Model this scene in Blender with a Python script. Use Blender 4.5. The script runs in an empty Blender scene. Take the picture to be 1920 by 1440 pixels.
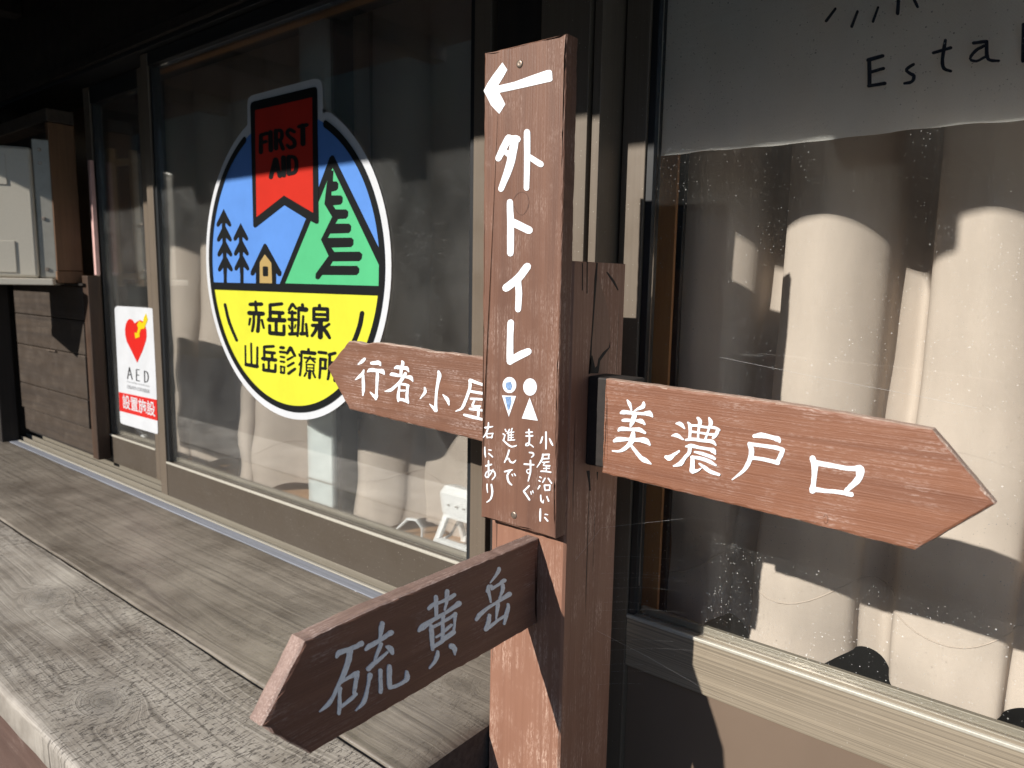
import bpy, bmesh, math, random
from mathutils import Vector, Matrix
from mathutils.geometry import tessellate_polygon
random.seed(7)
R = math.radians
H = 0.9725                      # camera height above the yard; local heights below are measured from it
scene = bpy.context.scene

# ------------------------------------------------------------------ camera
cam = bpy.data.cameras.new('camera')
camo = bpy.data.objects.new('camera', cam)
scene.collection.objects.link(camo)
scene.camera = camo
yaw, pitch, roll = R(-38.954), R(-7.877), R(1.0097)
fwd = Vector((math.sin(yaw)*math.cos(pitch), math.cos(yaw)*math.cos(pitch), math.sin(pitch)))
r0 = fwd.cross(Vector((0, 0, 1))).normalized()
u0 = r0.cross(fwd)
rt = r0*math.cos(roll) + u0*math.sin(roll)
up = -r0*math.sin(roll) + u0*math.cos(roll)
mm = Matrix((rt, up, -fwd)).transposed().to_4x4()
mm.translation = Vector((0, 0, H))
camo.matrix_world = mm
cam.sensor_width = 36
cam.lens = 36*1365.8/1920
cam.clip_start = 0.02
cam.clip_end = 2000
cam.dof.use_dof = True
cam.dof.focus_distance = 0.80
cam.dof.aperture_fstop = 8.5

# ------------------------------------------------------------------ sky, sun, exposure
SUN = Vector((0.25, 1.0, -0.578)).normalized()      # the way the light travels
elev = math.asin(-SUN.z)
w = bpy.data.worlds.new('World')
scene.world = w
w.use_nodes = True
wn = w.node_tree
bg = wn.nodes['Background']
sky = wn.nodes.new('ShaderNodeTexSky')
sky.sky_type = 'NISHITA'
sky.sun_disc = False
sky.sun_elevation = elev
sky.sun_rotation = math.atan2(-SUN.x, -SUN.y)
sky.altitude = 2200
wn.links.new(sky.outputs[0], bg.inputs[0])
bg.inputs[1].default_value = 0.15
sl = bpy.data.lights.new('sun', 'SUN')
sl.energy = 5.0
sl.angle = R(0.53)
sl.color = (1.0, 0.95, 0.87)
so = bpy.data.objects.new('sun', sl)
scene.collection.objects.link(so)
so.rotation_euler = SUN.to_track_quat('-Z', 'Y').to_euler()
so.location = (-2, -6, 6)
scene.view_settings.view_transform = 'Standard'
scene.view_settings.look = 'None'
scene.view_settings.exposure = 0.5
scene.view_settings.gamma = 1.0
scene.cycles.max_bounces = 8
scene.cycles.diffuse_bounces = 4
scene.cycles.transparent_max_bounces = 24
scene.cycles.use_denoising = True

# ------------------------------------------------------------------ materials
class T:
    def __init__(s, name):
        s.m = bpy.data.materials.new(name)
        s.m.use_nodes = True
        s.t = s.m.node_tree
        s.b = s.t.nodes['Principled BSDF']
        s.out = s.t.nodes['Material Output']
    def n(s, typ, ins=None, **kw):
        nd = s.t.nodes.new('ShaderNode' + typ)
        for k, v in kw.items():
            setattr(nd, k, v)
        for k, v in (ins or {}).items():
            s.put(nd.inputs[k], v)
        return nd
    def put(s, sock, v):
        if isinstance(v, bpy.types.NodeSocket):
            s.t.links.new(v, sock)
        elif isinstance(v, bpy.types.Node):
            s.t.links.new(v.outputs[0], sock)
        else:
            if isinstance(v, tuple) and len(v) == 3 and sock.type == 'RGBA':
                v = (*v, 1)
            sock.default_value = v
    def coord(s, scale=(1, 1, 1), loc=(0, 0, 0)):
        c = s.n('TexCoord')
        return s.n('Mapping', {'Vector': c.outputs['Object'], 'Scale': scale, 'Location': loc}).outputs[0]
    def noise(s, vec, scale=1.0, detail=4.0, rough=0.55, dist=0.0):
        return s.n('TexNoise', {'Vector': vec, 'Scale': scale, 'Detail': detail, 'Roughness': rough, 'Distortion': dist}).outputs['Fac']
    def ramp(s, fac, a, b, lo=0.0, hi=1.0):
        return s.n('MapRange', {'Value': fac, 'From Min': a, 'From Max': b, 'To Min': lo, 'To Max': hi}).outputs[0]
    def math(s, op, a, b=0.0):
        return s.n('Math', {0: a, 1: b}, operation=op).outputs[0]
    def mix(s, f, a, b):
        nd = s.n('Mix', data_type='RGBA')
        s.put(nd.inputs[0], f); s.put(nd.inputs[6], a); s.put(nd.inputs[7], b)
        return nd.outputs[2]
    def bump(s, h, dist=0.001, strength=0.6):
        s.put(s.b.inputs['Normal'], s.n('Bump', {'Height': h, 'Distance': dist, 'Strength': strength}))
    def set(s, color=None, rough=None, metal=None, spec=None):
        if color is not None: s.put(s.b.inputs['Base Color'], color)
        if rough is not None: s.put(s.b.inputs['Roughness'], rough)
        if metal is not None: s.put(s.b.inputs['Metallic'], metal)
        if spec is not None: s.put(s.b.inputs['Specular IOR Level'], spec)

def along(axis, a, c):
    v = [c, c, c]
    v['xyz'.index(axis)] = a
    return tuple(v)

def painted_wood(name, axis, base, dark, pale, wear=0.5, rough=0.55, grain=260.0, cracks=0.0, off=(0, 0, 0)):
    """brown stained timber: lengthwise grain, rubbed pale ridges, stains"""
    t = T(name)
    g1 = t.noise(t.coord(along(axis, 5, grain), off), 1.7, 3, 0.6, 0.15)
    g2 = t.noise(t.coord(along(axis, 2.2, 55), off), 1, 4, 0.6, 0.6)
    blot = t.noise(t.coord((1, 1, 1), off), 22, 5, 0.6)
    fine = t.noise(t.coord(along(axis, 180, 700), off), 1, 2, 0.7)
    col = t.mix(t.ramp(g2, 0.30, 0.62), dark, base)
    col = t.mix(t.math('MULTIPLY', t.ramp(g1, 0.5, 0.75), 0.35), col, dark)
    wm = t.math('MULTIPLY', t.ramp(blot, 0.62 - 0.3*wear, 0.92 - 0.3*wear), t.ramp(g1, 0.56, 0.40))
    wm = t.math('MULTIPLY', wm, t.ramp(fine, 0.42, 0.62))
    col = t.mix(t.math('MULTIPLY', wm, 0.85), col, pale)
    big = t.noise(t.coord(along(axis, 3, 9), off), 1, 3, 0.5)
    col = t.mix(t.math('MULTIPLY', t.ramp(big, 0.42, 0.7), 0.35), col, dark)
    hgt = t.math('ADD', t.math('MULTIPLY', g1, -0.8), t.math('MULTIPLY', fine, 0.25))
    if cracks:
        ck = t.noise(t.coord(along(axis, 2.4, 130), off), 1, 2, 0.5, 0.25)
        cm = t.ramp(ck, 0.66, 0.70)
        cm = t.math('MULTIPLY', cm, t.ramp(t.noise(t.coord(along(axis, 6, 14), off), 1, 2), 0.5, 0.6))
        col = t.mix(t.math('MULTIPLY', cm, cracks), col, (0.012, 0.008, 0.007))
        hgt = t.math('SUBTRACT', hgt, t.math('MULTIPLY', cm, 1.5))
    t.set(col, t.ramp(blot, 0.3, 0.8, rough - 0.08, rough + 0.18), spec=0.35)
    t.bump(hgt, 0.0009, 0.75)
    return t.m

def plain(name, col, rough=0.5, metal=0.0, var=0.12, scale=30.0, spec=0.5, bump=0.0):
    t = T(name)
    n = t.noise(t.coord(), scale, 4, 0.6)
    c2 = tuple(x*(1 - 2*var) for x in col)
    t.set(t.mix(t.ramp(n, 0.3, 0.7), c2, col), rough, metal, spec)
    if bump:
        t.bump(t.noise(t.coord(), scale*12, 3), 0.0005, bump)
    return t.m

def brushed(name, col, axis='x', rough=0.38, metal=0.55, streak=0.3, scale=900.0):
    t = T(name)
    n = t.noise(t.coord(along(axis, 1.2, scale)), 1, 3, 0.7)
    n2 = t.noise(t.coord(), 14, 4, 0.6)
    sp = t.ramp(t.noise(t.coord(), 420, 1, 0.5), 0.74, 0.78)
    c = t.mix(t.math('MULTIPLY', t.ramp(n, 0.35, 0.65), streak), col, tuple(x*0.35 for x in col))
    c = t.mix(t.math('MULTIPLY', t.ramp(n2, 0.5, 0.75), 0.25), c, tuple(min(1, x*0.7) for x in col))
    c = t.mix(t.math('MULTIPLY', sp, 0.5), c, (0.5, 0.47, 0.42))
    t.set(c, t.ramp(n2, 0.3, 0.7, rough - 0.06, rough + 0.14), metal)
    t.bump(n, 0.0002, 0.4)
    return t.m

def bench_wood(name, fresh, off=(0, 0, 0), knots=()):
    """weathered grey plank, grain along x, rings bending round knots"""
    t = T(name)
    c = t.n('TexCoord').outputs['Object']
    sep = t.n('SeparateXYZ', {0: c})
    x, y = sep.outputs[0], sep.outputs[1]
    wob = t.noise(t.coord((1.1, 6, 1), off), 1, 2, 0.5)
    wob2 = t.noise(t.coord((9, 30, 1), off), 1, 3, 0.6)
    g = t.math('ADD', t.math('ADD', y, t.math('MULTIPLY', wob, 0.10)), t.math('MULTIPLY', wob2, 0.006))
    kmask = None
    for (kx, ky, kr) in knots:
        dx = t.math('MULTIPLY', t.math('SUBTRACT', x, kx), 0.6)
        dy = t.math('SUBTRACT', y, ky)
        d2 = t.math('ADD', t.math('MULTIPLY', dx, dx), t.math('MULTIPLY', dy, dy))
        d = t.math('ADD', t.math('SQRT', d2), t.math('MULTIPLY', wob2, 0.006))
        e = t.math('POWER', 2.718, t.math('MULTIPLY', d2, -1.0/(2*(kr*0.95)**2)))
        g = t.math('ADD', t.math('MULTIPLY', g, t.math('SUBTRACT', 1.0, e)), t.math('MULTIPLY', e, d))
        km = t.ramp(d, kr*1.5, kr*0.3)
        kmask = km if kmask is None else t.math('MAXIMUM', kmask, km)
    gv = t.n('CombineXYZ', {0: t.math('MULTIPLY', x, 0.012), 1: g, 2: 0.0}).outputs[0]
    ring = t.n('TexNoise', {'Vector': gv, 'Scale': 120.0, 'Detail': 3.0, 'Roughness': 0.65}).outputs['Fac']
    line = t.n('TexNoise', {'Vector': gv, 'Scale': 300.0, 'Detail': 2.0, 'Roughness': 0.6}).outputs['Fac']
    fib = t.noise(t.coord((20, 600, 1), off), 1, 3, 0.7)
    chk = t.noise(t.coord((430, 110, 1), off), 1, 2, 0.6, 0.5)
    sheet = t.noise(t.coord((5, 9, 1), off), 1, 4, 0.6)
    blot = t.noise(t.coord((1, 1, 1), off), 7, 6, 0.65)
    light, mid, dk = (0.40, 0.365, 0.32), (0.165, 0.140, 0.116), (0.045, 0.036, 0.030)
    if fresh > 0.5:
        light, mid, dk = (0.235, 0.205, 0.170), (0.105, 0.088, 0.071), (0.042, 0.034, 0.028)
    col = t.mix(t.ramp(blot, 0.32, 0.68), mid, light)
    col = t.mix(t.math('MULTIPLY', t.ramp(ring, 0.48, 0.66), 0.50), col, dk)
    col = t.mix(t.math('MULTIPLY', t.ramp(line, 0.57, 0.63), 0.55), col, light)
    col = t.mix(t.math('MULTIPLY', t.ramp(fib, 0.52, 0.7), 0.25), col, dk)
    cm = t.math('MULTIPLY', t.ramp(chk, 0.55, 0.64), t.ramp(sheet, 0.36, 0.56))
    col = t.mix(t.math('MULTIPLY', cm, 0.70 - 0.62*fresh), col, dk)
    if kmask is not None:
        col = t.mix(t.math('MULTIPLY', kmask, 0.55), col, (0.10, 0.088, 0.076))
    t.set(col, t.ramp(blot, 0.25, 0.75, 0.42 - 0.16*fresh, 0.62 - 0.22*fresh), spec=0.55)
    h = t.math('ADD', t.math('MULTIPLY', ring, -0.6), t.math('ADD', t.math('MULTIPLY', line, 0.35), t.math('MULTIPLY', cm, -0.8*(1 - 0.8*fresh))))
    t.bump(h, 0.0017, 0.8)
    return t.m

def fabric(name, col, weave=2200.0, trans=0.25, wrinkle=0.0):
    t = T(name)
    c = t.coord()
    s = t.n('SeparateXYZ', {0: c})
    wv = t.math('MULTIPLY', t.math('SINE', t.math('MULTIPLY', s.outputs[0], weave)), t.math('SINE', t.math('MULTIPLY', s.outputs[2], weave)))
    n = t.noise(t.coord((30, 30, 8)), 1, 4, 0.6)
    t.set(t.mix(t.ramp(n, 0.3, 0.7), tuple(x*0.9 for x in col), col), 0.85, spec=0.15)
    h = t.math('MULTIPLY', wv, 0.2 if wrinkle != 0.5 else 0.03)
    if wrinkle:
        wr = t.noise(t.coord((55, 40, 22) if wrinkle > 1 else (30, 24, 7)), 1, 5, 0.65, 0.8)
        wr2 = t.noise(t.coord((14, 14, 60)), 1, 4, 0.6, 0.6)
        h = t.math('ADD', h, t.math('MULTIPLY', t.math('ADD', wr, wr2), wrinkle))
    t.bump(h, 0.0012 if wrinkle else 0.0004, 0.6)
    tr = t.n('BsdfTranslucent', {'Color': (*col, 1)})
    mx = t.n('MixShader', {0: trans, 1: t.b.outputs[0], 2: tr.outputs[0]})
    t.t.links.new(mx.outputs[0], t.out.inputs[0])
    return t.m

def glass(name, haze=0.02, specks=1.0, seed=0.0):
    """window glass with the dust and splash marks that lie on it"""
    t = T(name)
    t.t.nodes.remove(t.b)
    fr = t.n('Fresnel', {'IOR': 1.5})
    tp = t.n('BsdfTransparent', {'Color': (0.985, 0.99, 0.985, 1)})
    gl = t.n('BsdfGlossy', {'Color': (1, 1, 1, 1), 'Roughness': 0.01})
    a = t.n('MixShader', {0: t.math('MULTIPLY', fr.outputs[0], 0.55), 1: tp.outputs[0], 2: gl.outputs[0]})
    c = t.coord((1, 1, 1), (seed, 0, 0))
    v1 = t.n('TexVoronoi', {'Vector': c, 'Scale': 330.0, 'Randomness': 1.0})
    s1 = t.ramp(v1.outputs['Distance'], 0.22, 0.12)
    s1 = t.math('MULTIPLY', s1, t.ramp(t.n('SeparateColor', {0: v1.outputs['Color']}).outputs[0], 0.80, 0.95))
    v2 = t.n('TexVoronoi', {'Vector': c, 'Scale': 90.0, 'Randomness': 1.0})
    s2 = t.ramp(v2.outputs['Distance'], 0.10, 0.05)
    s2 = t.math('MULTIPLY', s2, t.ramp(t.n('SeparateColor', {0: v2.outputs['Color']}).outputs[1], 0.86, 0.97))
    smear = t.ramp(t.noise(c, 7, 5, 0.6, 0.5), 0.35, 0.8)
    streak = t.ramp(t.noise(t.coord((60, 1, 6), (seed, 0, 0)), 1, 4, 0.6), 0.55, 0.8)
    patch = t.ramp(t.noise(c, 5, 3, 0.6), 0.38, 0.7)
    sp = t.math('MULTIPLY', t.math('ADD', s1, s2), t.math('MULTIPLY', t.math('ADD', patch, 0.15), 0.5*specks))
    hz = t.math('MULTIPLY', t.math('ADD', t.math('ADD', smear, 0.35), t.math('MULTIPLY', streak, 0.3)), haze)
    f = t.math('MINIMUM', t.math('ADD', sp, hz), 0.8)
    df = t.n('BsdfDiffuse', {'Color': (0.72, 0.72, 0.70, 1)})
    mx = t.n('MixShader', {0: f, 1: a.outputs[0], 2: df.outputs[0]})
    t.t.links.new(mx.outputs[0], t.out.inputs[0])
    return t.m

M = {}
PALE = (0.46, 0.34, 0.29)
M['board_v'] = painted_wood('board_brown_upright', 'z', (0.165, 0.081, 0.053), (0.115, 0.056, 0.038), PALE, 0.55, grain=300)
M['board_r'] = painted_wood('board_brown_weathered', 'x', (0.215, 0.092, 0.052), (0.162, 0.067, 0.039), (0.48, 0.36, 0.31), 0.62, grain=330, off=(3, 1, 2))
M['board_l'] = painted_wood('board_brown_left', 'x', (0.178, 0.084, 0.052), (0.130, 0.061, 0.039), (0.50, 0.38, 0.34), 0.7, grain=330, off=(7, 1, 5))
M['board_f'] = painted_wood('board_brown_front', 'y', (0.175, 0.085, 0.057), (0.120, 0.057, 0.039), (0.36, 0.27, 0.24), 0.5, grain=330, off=(1, 4, 2))
M['post'] = painted_wood('post_brown', 'z', (0.245, 0.124, 0.083), (0.205, 0.100, 0.066), (0.66, 0.48, 0.38), 0.6, grain=180, cracks=0.9, off=(2, 2, 0))
M['edge_worn'] = painted_wood('worn_board_edge', 'y', (0.27, 0.185, 0.155), (0.16, 0.10, 0.082), (0.50, 0.39, 0.35), 1.0, 0.6, grain=420, off=(1, 4, 2))
M['edge_worn_x'] = painted_wood('worn_board_edge_x', 'x', (0.40, 0.28, 0.22), (0.25, 0.15, 0.11), (0.66, 0.55, 0.48), 1.2, 0.6, grain=420, off=(1, 4, 2))
M['cleat'] = plain('dark_cleat', (0.018, 0.012, 0.010), 0.7, var=0.3, scale=120)
M['gouge'] = painted_wood('weathered_gouge', 'z', (0.23, 0.125, 0.088), (0.15, 0.08, 0.055), (0.36, 0.25, 0.19), 0.5, grain=300)
M['crack'] = plain('dark_split', (0.010, 0.007, 0.006), 0.8, var=0.2)
M['knot'] = plain('knot_brown', (0.12, 0.05, 0.03), 0.6, var=0.3, scale=200)
t = T('white_sign_paint')
n_ = t.noise(t.coord(), 260, 4, 0.65)
pc_ = t.mix(t.ramp(n_, 0.52, 0.74), (0.76, 0.78, 0.81), (0.48, 0.52, 0.60))
n2_ = t.noise(t.coord(), 900, 3, 0.7)
pc_ = t.mix(t.math('MULTIPLY', t.ramp(n2_, 0.64, 0.72), 0.6), pc_, (0.2, 0.12, 0.09))
t.set(pc_, 0.5, spec=0.4)
t.bump(t.noise(t.coord(), 500, 3), 0.0004, 0.5)
M['white_paint'] = t.m
M['blue_wear'] = plain('pale_blue_undercoat', (0.22, 0.36, 0.62), 0.6, var=0.3, scale=400)
M['screw'] = plain('rusty_screw', (0.34, 0.27, 0.22), 0.4, 0.7, var=0.3, scale=300)
M['bronze'] = brushed('bronze_aluminium', (0.080, 0.064, 0.049), 'x', 0.42, 0.2, 0.12)
M['bronze_v'] = brushed('bronze_aluminium_upright', (0.130, 0.102, 0.076), 'z', 0.45, 0.12, 0.2, 500)
M['bronze_r'] = brushed('brushed_bronze_rail', (0.36, 0.300, 0.225), 'x', 0.38, 0.25, 0.75, 520)
M['panel_brown'] = plain('brown_door_panel', (0.150, 0.108, 0.079), 0.45, var=0.05, scale=6, bump=0.15)
M['gasket_and_shade'] = plain('black_gasket_and_shade', (0.010, 0.011, 0.013), 0.45, var=0.1)
M['bead'] = plain('pale_rail_bead', (0.44, 0.415, 0.355), 0.4, 0.1, var=0.1, scale=200)
M['glass_l'] = glass('glass_left_door', 0.018, 0.8, 1.0)
M['glass_r'] = glass('glass_right_door', 0.008, 1.4, 5.0)
M['glass_a'] = glass('glass_far_door', 0.020, 0.6, 9.0)
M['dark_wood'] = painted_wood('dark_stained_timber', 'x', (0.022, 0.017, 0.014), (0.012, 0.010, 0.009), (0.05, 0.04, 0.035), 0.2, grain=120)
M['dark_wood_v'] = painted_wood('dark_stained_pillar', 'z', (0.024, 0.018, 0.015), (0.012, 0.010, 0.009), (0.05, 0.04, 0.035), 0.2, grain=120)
M['frame_orange'] = painted_wood('warm_inner_frame', 'z', (0.33, 0.165, 0.065), (0.24, 0.11, 0.045), (0.40, 0.24, 0.12), 0.1, grain=150)
M['frame_orange_x'] = painted_wood('warm_inner_lintel', 'x', (0.42, 0.23, 0.10), (0.30, 0.15, 0.06), (0.45, 0.28, 0.15), 0.1, grain=150)
M['curtain'] = fabric('beige_curtain', (0.64, 0.55, 0.475), 5200, 0.30, 0.5)
M['linen'] = fabric('off_white_linen', (0.88, 0.87, 0.83), 1800, 0.45, 3.2)
M['ink'] = plain('dark_blue_ink', (0.010, 0.013, 0.03), 0.8, var=0.1)
M['pillar_grey'] = plain('pale_grey_pillar_paint', (0.60, 0.655, 0.65), 0.55, var=0.08, scale=25, bump=0.2)
M['sill_metal'] = brushed('sill_metal', (0.27, 0.285, 0.33), 'x', 0.5, 0.2, 0.45, 160)
M['sill_cream'] = brushed('sill_cream_metal', (0.36, 0.335, 0.285), 'x', 0.55, 0.05, 0.3, 200)
M['track'] = brushed('track_metal', (0.22, 0.195, 0.155), 'x', 0.45, 0.2, 0.3, 300)
M['floor_wood'] = painted_wood('inner_floor_wood', 'x', (0.42, 0.26, 0.14), (0.30, 0.17, 0.09), (0.5, 0.34, 0.2), 0.2, grain=120)
M['bench_a'] = bench_wood('bench_plank_front', 0.0, (0, 0, 0), [(-0.93, 0.345, 0.016), (-1.32, 0.41, 0.014), (-2.2, 0.36, 0.015)])
M['bench_b'] = bench_wood('bench_plank_rear', 0.8, (5, 3, 0), [(-0.62, 0.665, 0.006), (-0.84, 0.56, 0.006), (-2.4, 0.60, 0.015)])
M['end_grain_shade'] = plain('shaded_end_grain', (0.055, 0.045, 0.04), 0.8, var=0.3, scale=150, bump=0.4)  # shade on the plank ends is put into this dark colour
M['fascia'] = painted_wood('bench_fascia_brown', 'x', (0.115, 0.072, 0.058), (0.085, 0.052, 0.042), (0.35, 0.27, 0.23), 0.35, grain=70)
M['box_wood'] = painted_wood('brown_box_timber', 'z', (0.15, 0.078, 0.038), (0.09, 0.046, 0.024), (0.22, 0.13, 0.07), 0.2, grain=60)
M['dark_brown'] = painted_wood('dark_brown_trim', 'z', (0.055, 0.030, 0.018), (0.03, 0.018, 0.012), (0.12, 0.08, 0.05), 0.3, grain=80)
M['shutter_wood'] = painted_wood('grey_shutter_boards', 'x', (0.055, 0.040, 0.029), (0.032, 0.024, 0.019), (0.13, 0.10, 0.075), 0.4, grain=70)
M['cabinet'] = plain('cream_metal_cabinet', (0.47, 0.435, 0.37), 0.42, 0.0, var=0.04, scale=300, bump=0.1)
M['cabinet_dark'] = plain('cabinet_shade_metal', (0.30, 0.285, 0.25), 0.45, 0.2, var=0.1)
M['white_plastic'] = plain('white_plastic', (0.80, 0.82, 0.83), 0.4, var=0.04, scale=80)
M['light_wood'] = plain('light_rack_wood', (0.80, 0.58, 0.34), 0.6, var=0.1, scale=60)
M['pink'] = plain('pink_strip', (0.58, 0.36, 0.33), 0.6, var=0.1)
M['inner_dark'] = plain('inner_wall', (0.20, 0.145, 0.10), 0.8, var=0.2, scale=4)
M['entry_dark'] = plain('entry_concrete', (0.05, 0.048, 0.05), 0.8, var=0.2, scale=9)
M['maroon'] = plain('maroon_coat', (0.12, 0.02, 0.02), 0.8, var=0.25, scale=40)
M['grey_cloth'] = plain('grey_apron', (0.14, 0.12, 0.13), 0.85, var=0.25, scale=40)
M['gravel'] = plain('yard_gravel', (0.062, 0.055, 0.047), 0.9, var=0.3, scale=70, bump=0.6)
M['forest'] = plain('unseen_forest_slope', (0.022, 0.030, 0.014), 0.95, var=0.45, scale=1.4)
M['roof'] = plain('roof_sheet', (0.07, 0.05, 0.045), 0.6, var=0.2, scale=10)
for k, c in dict(s_white=(0.74, 0.76, 0.80), s_black=(0.010, 0.011, 0.012), s_blue=(0.125, 0.310, 0.80), s_green=(0.105, 0.56, 0.255),
                 s_yellow=(0.78, 0.78, 0.055), s_red=(0.64, 0.030, 0.016), s_tan=(0.50, 0.35, 0.135), a_red=(0.72, 0.022, 0.016), a_yellow=(0.80, 0.62, 0.01), a_grey=(0.35, 0.36, 0.38)).items():
    c = tuple(x*0.72 for x in c)
    M[k] = plain('print_' + k, c, 0.42, var=0.05, scale=18, spec=0.25)
    M[k].node_tree.nodes['Principled BSDF'].inputs['Coat Weight'].default_value = 0.35
    M[k].node_tree.nodes['Principled BSDF'].inputs['Coat Roughness'].default_value = 0.08
t = T('spider_silk')
t.set((0.55, 0.55, 0.55), 0.4)
M['silk'] = t.m

# ------------------------------------------------------------------ builders
def link(name, me, mat, parent=None):
    if mat is not None:
        me.materials.clear(); me.materials.append(M[mat] if isinstance(mat, str) else mat)
    o = bpy.data.objects.new(name, me)
    scene.collection.objects.link(o)
    if parent is not None:
        o.parent = parent
        o.matrix_parent_inverse = Matrix.Translation(-world_loc(parent))
    return o
def world_loc(o):
    l = Vector(o.location)
    if o.parent is not None:          # parts keep their origin at the world origin
        return Vector((0, 0, 0)) if o.type == 'MESH' else l
    return l
def thing(name, label, cat, loc, group=None):
    o = bpy.data.objects.new(name, None)
    scene.collection.objects.link(o)
    o.location = (loc[0], loc[1], loc[2] + H)
    o.empty_display_size = 0.05
    o['label'] = label; o['category'] = cat
    if group: o['group'] = group
    return o
def tag(o, label, cat, group=None):
    o['label'] = label; o['category'] = cat
    if group: o['group'] = group
    return o
def finish(bm, smooth=False):
    me = bpy.data.meshes.new('m')
    bmesh.ops.recalc_face_normals(bm, faces=bm.faces)
    bm.to_mesh(me); bm.free()
    if smooth:
        for p in me.polygons: p.use_smooth = True
    return me
def bbox(bm, x0, x1, y0, y1, z0, z1, bev=0.0, seg=2):
    vs = [bm.verts.new((x, y, z + H)) for z in (z0, z1) for x, y in ((x0, y0), (x1, y0), (x1, y1), (x0, y1))]
    fs = [(0, 3, 2, 1), (4, 5, 6, 7), (0, 1, 5, 4), (1, 2, 6, 5), (2, 3, 7, 6), (3, 0, 4, 7)]
    faces = [bm.faces.new([vs[i] for i in f]) for f in fs]
    if bev:
        ed = list({e for f in faces for e in f.edges})
        bmesh.ops.bevel(bm, geom=ed, offset=bev, segments=seg, affect='EDGES', profile=0.5)
def box(name, x0, x1, y0, y1, z0, z1, mat, parent=None, bev=0.001, seg=2):
    bm = bmesh.new(); bbox(bm, x0, x1, y0, y1, z0, z1, bev, seg)
    return link(name, finish(bm), mat, parent)
def obb(bm, a, b, wdt, hgt, upv=Vector((0, 0, 1))):
    """bar from a to b with a rectangular section"""
    a, b = Vector(a), Vector(b); d = (b - a).normalized()
    s = d.cross(upv)
    if s.length < 1e-4: s = d.cross(Vector((0, 1, 0)))
    s.normalize(); n = s.cross(d)
    vs = []
    for p in (a, b):
        for i, j in ((-1, -1), (1, -1), (1, 1), (-1, 1)):
            q = p + s*(i*wdt/2) + n*(j*hgt/2); vs.append(bm.verts.new((q.x, q.y, q.z + H)))
    for f in ((0, 3, 2, 1), (4, 5, 6, 7), (0, 1, 5, 4), (1, 2, 6, 5), (2, 3, 7, 6), (3, 0, 4, 7)):
        bm.faces.new([vs[i] for i in f])
def tube(bm, pts, r, n=6):
    rings = []
    P = [Vector(p) for p in pts]
    for i, p in enumerate(P):
        d = (P[min(i+1, len(P)-1)] - P[max(i-1, 0)]).normalized()
        s = d.cross(Vector((0.13, 0.21, 1))).normalized(); q = s.cross(d)
        rings.append([bm.verts.new((p + s*(r*math.cos(2*math.pi*k/n)) + q*(r*math.sin(2*math.pi*k/n))) + Vector((0, 0, H))) for k in range(n)])
    for a, b in zip(rings, rings[1:]):
        for k in range(n):
            bm.faces.new((a[k], a[(k+1) % n], b[(k+1) % n], b[k]))
    bm.faces.new(rings[0]); bm.faces.new(rings[-1][::-1])
def prism(bm, sec, z0, z1):
    lo = [bm.verts.new((x, y, z0 + H)) for x, y in sec]; hi = [bm.verts.new((x, y, z1 + H)) for x, y in sec]
    n = len(sec)
    for i in range(n): bm.faces.new((lo[i], lo[(i+1) % n], hi[(i+1) % n], hi[i]))
    bm.faces.new(lo[::-1]); bm.faces.new(hi)
def parse(s): return [tuple(int(v)/20000.0 for v in p.split(',')) for p in s.split()]
def place(u, v, depth, ax):
    return (u, depth, v + H) if ax == 'Y' else (depth, u, v + H)
def area(p): return 0.5*sum(p[i-1][0]*p[i][1] - p[i][0]*p[i-1][1] for i in range(len(p)))
def flats(bm, polys, depth, ax, toward, thick, step=0.00004):
    """closed flat shapes of real thickness lying on a face; toward = side the viewer is on"""
    for k, p in enumerate(polys):
        if abs(area(p)) < 1e-9: continue
        d0, d1 = depth, depth + toward*(thick + k*step)
        top = [bm.verts.new(place(u, v, d1, ax)) for u, v in p]; bot = [bm.verts.new(place(u, v, d0, ax)) for u, v in p]
        n = len(p)
        for tri in tessellate_polygon([[Vector((u, v, 0)) for u, v in p]]):
            bm.faces.new([top[i] for i in tri])
        for i in range(n): bm.faces.new((top[i], top[(i+1) % n], bot[(i+1) % n], bot[i]))
def plan(name, key, depth, ax, toward, thick, mat, parent, step=0.00004):
    bm = bmesh.new()
    flats(bm, [parse(s) for s in PLAN[key]], depth, ax, toward, thick, step)
    return link(name, finish(bm), mat, parent)
def polys(name, ps, depth, ax, toward, thick, mat, parent, step=0.00004):
    bm = bmesh.new(); flats(bm, ps, depth, ax, toward, thick, step)
    return link(name, finish(bm), mat, parent)
def glyphs(name, txt, x0, x1, z0, z1, depth, mat, parent, fat=0.0, thick=0.0004):
    """type set from the built-in font, fitted to a rectangle on a wall-parallel face"""
    cu = bpy.data.curves.new('type', 'FONT'); cu.body = txt; cu.size = 1.0; cu.offset = fat; cu.resolution_u = 3
    to = bpy.data.objects.new('type', cu); scene.collection.objects.link(to)
    bpy.context.view_layer.update()
    me = bpy.data.meshes.new_from_object(to.evaluated_get(bpy.context.evaluated_depsgraph_get()))
    bpy.data.objects.remove(to); bpy.data.curves.remove(cu)
    if not me.vertices: return None
    xs = [v.co.x for v in me.vertices]; ys = [v.co.y for v in me.vertices]
    ax, bx, ay, by = min(xs), max(xs), min(ys), max(ys)
    for v in me.vertices:
        u = x0 + (v.co.x - ax)/(bx - ax)*(x1 - x0); q = z0 + (v.co.y - ay)/(by - ay)*(z1 - z0)
        v.co = (u, depth - thick, q + H)
    return link(name, me, mat, parent)

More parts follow.
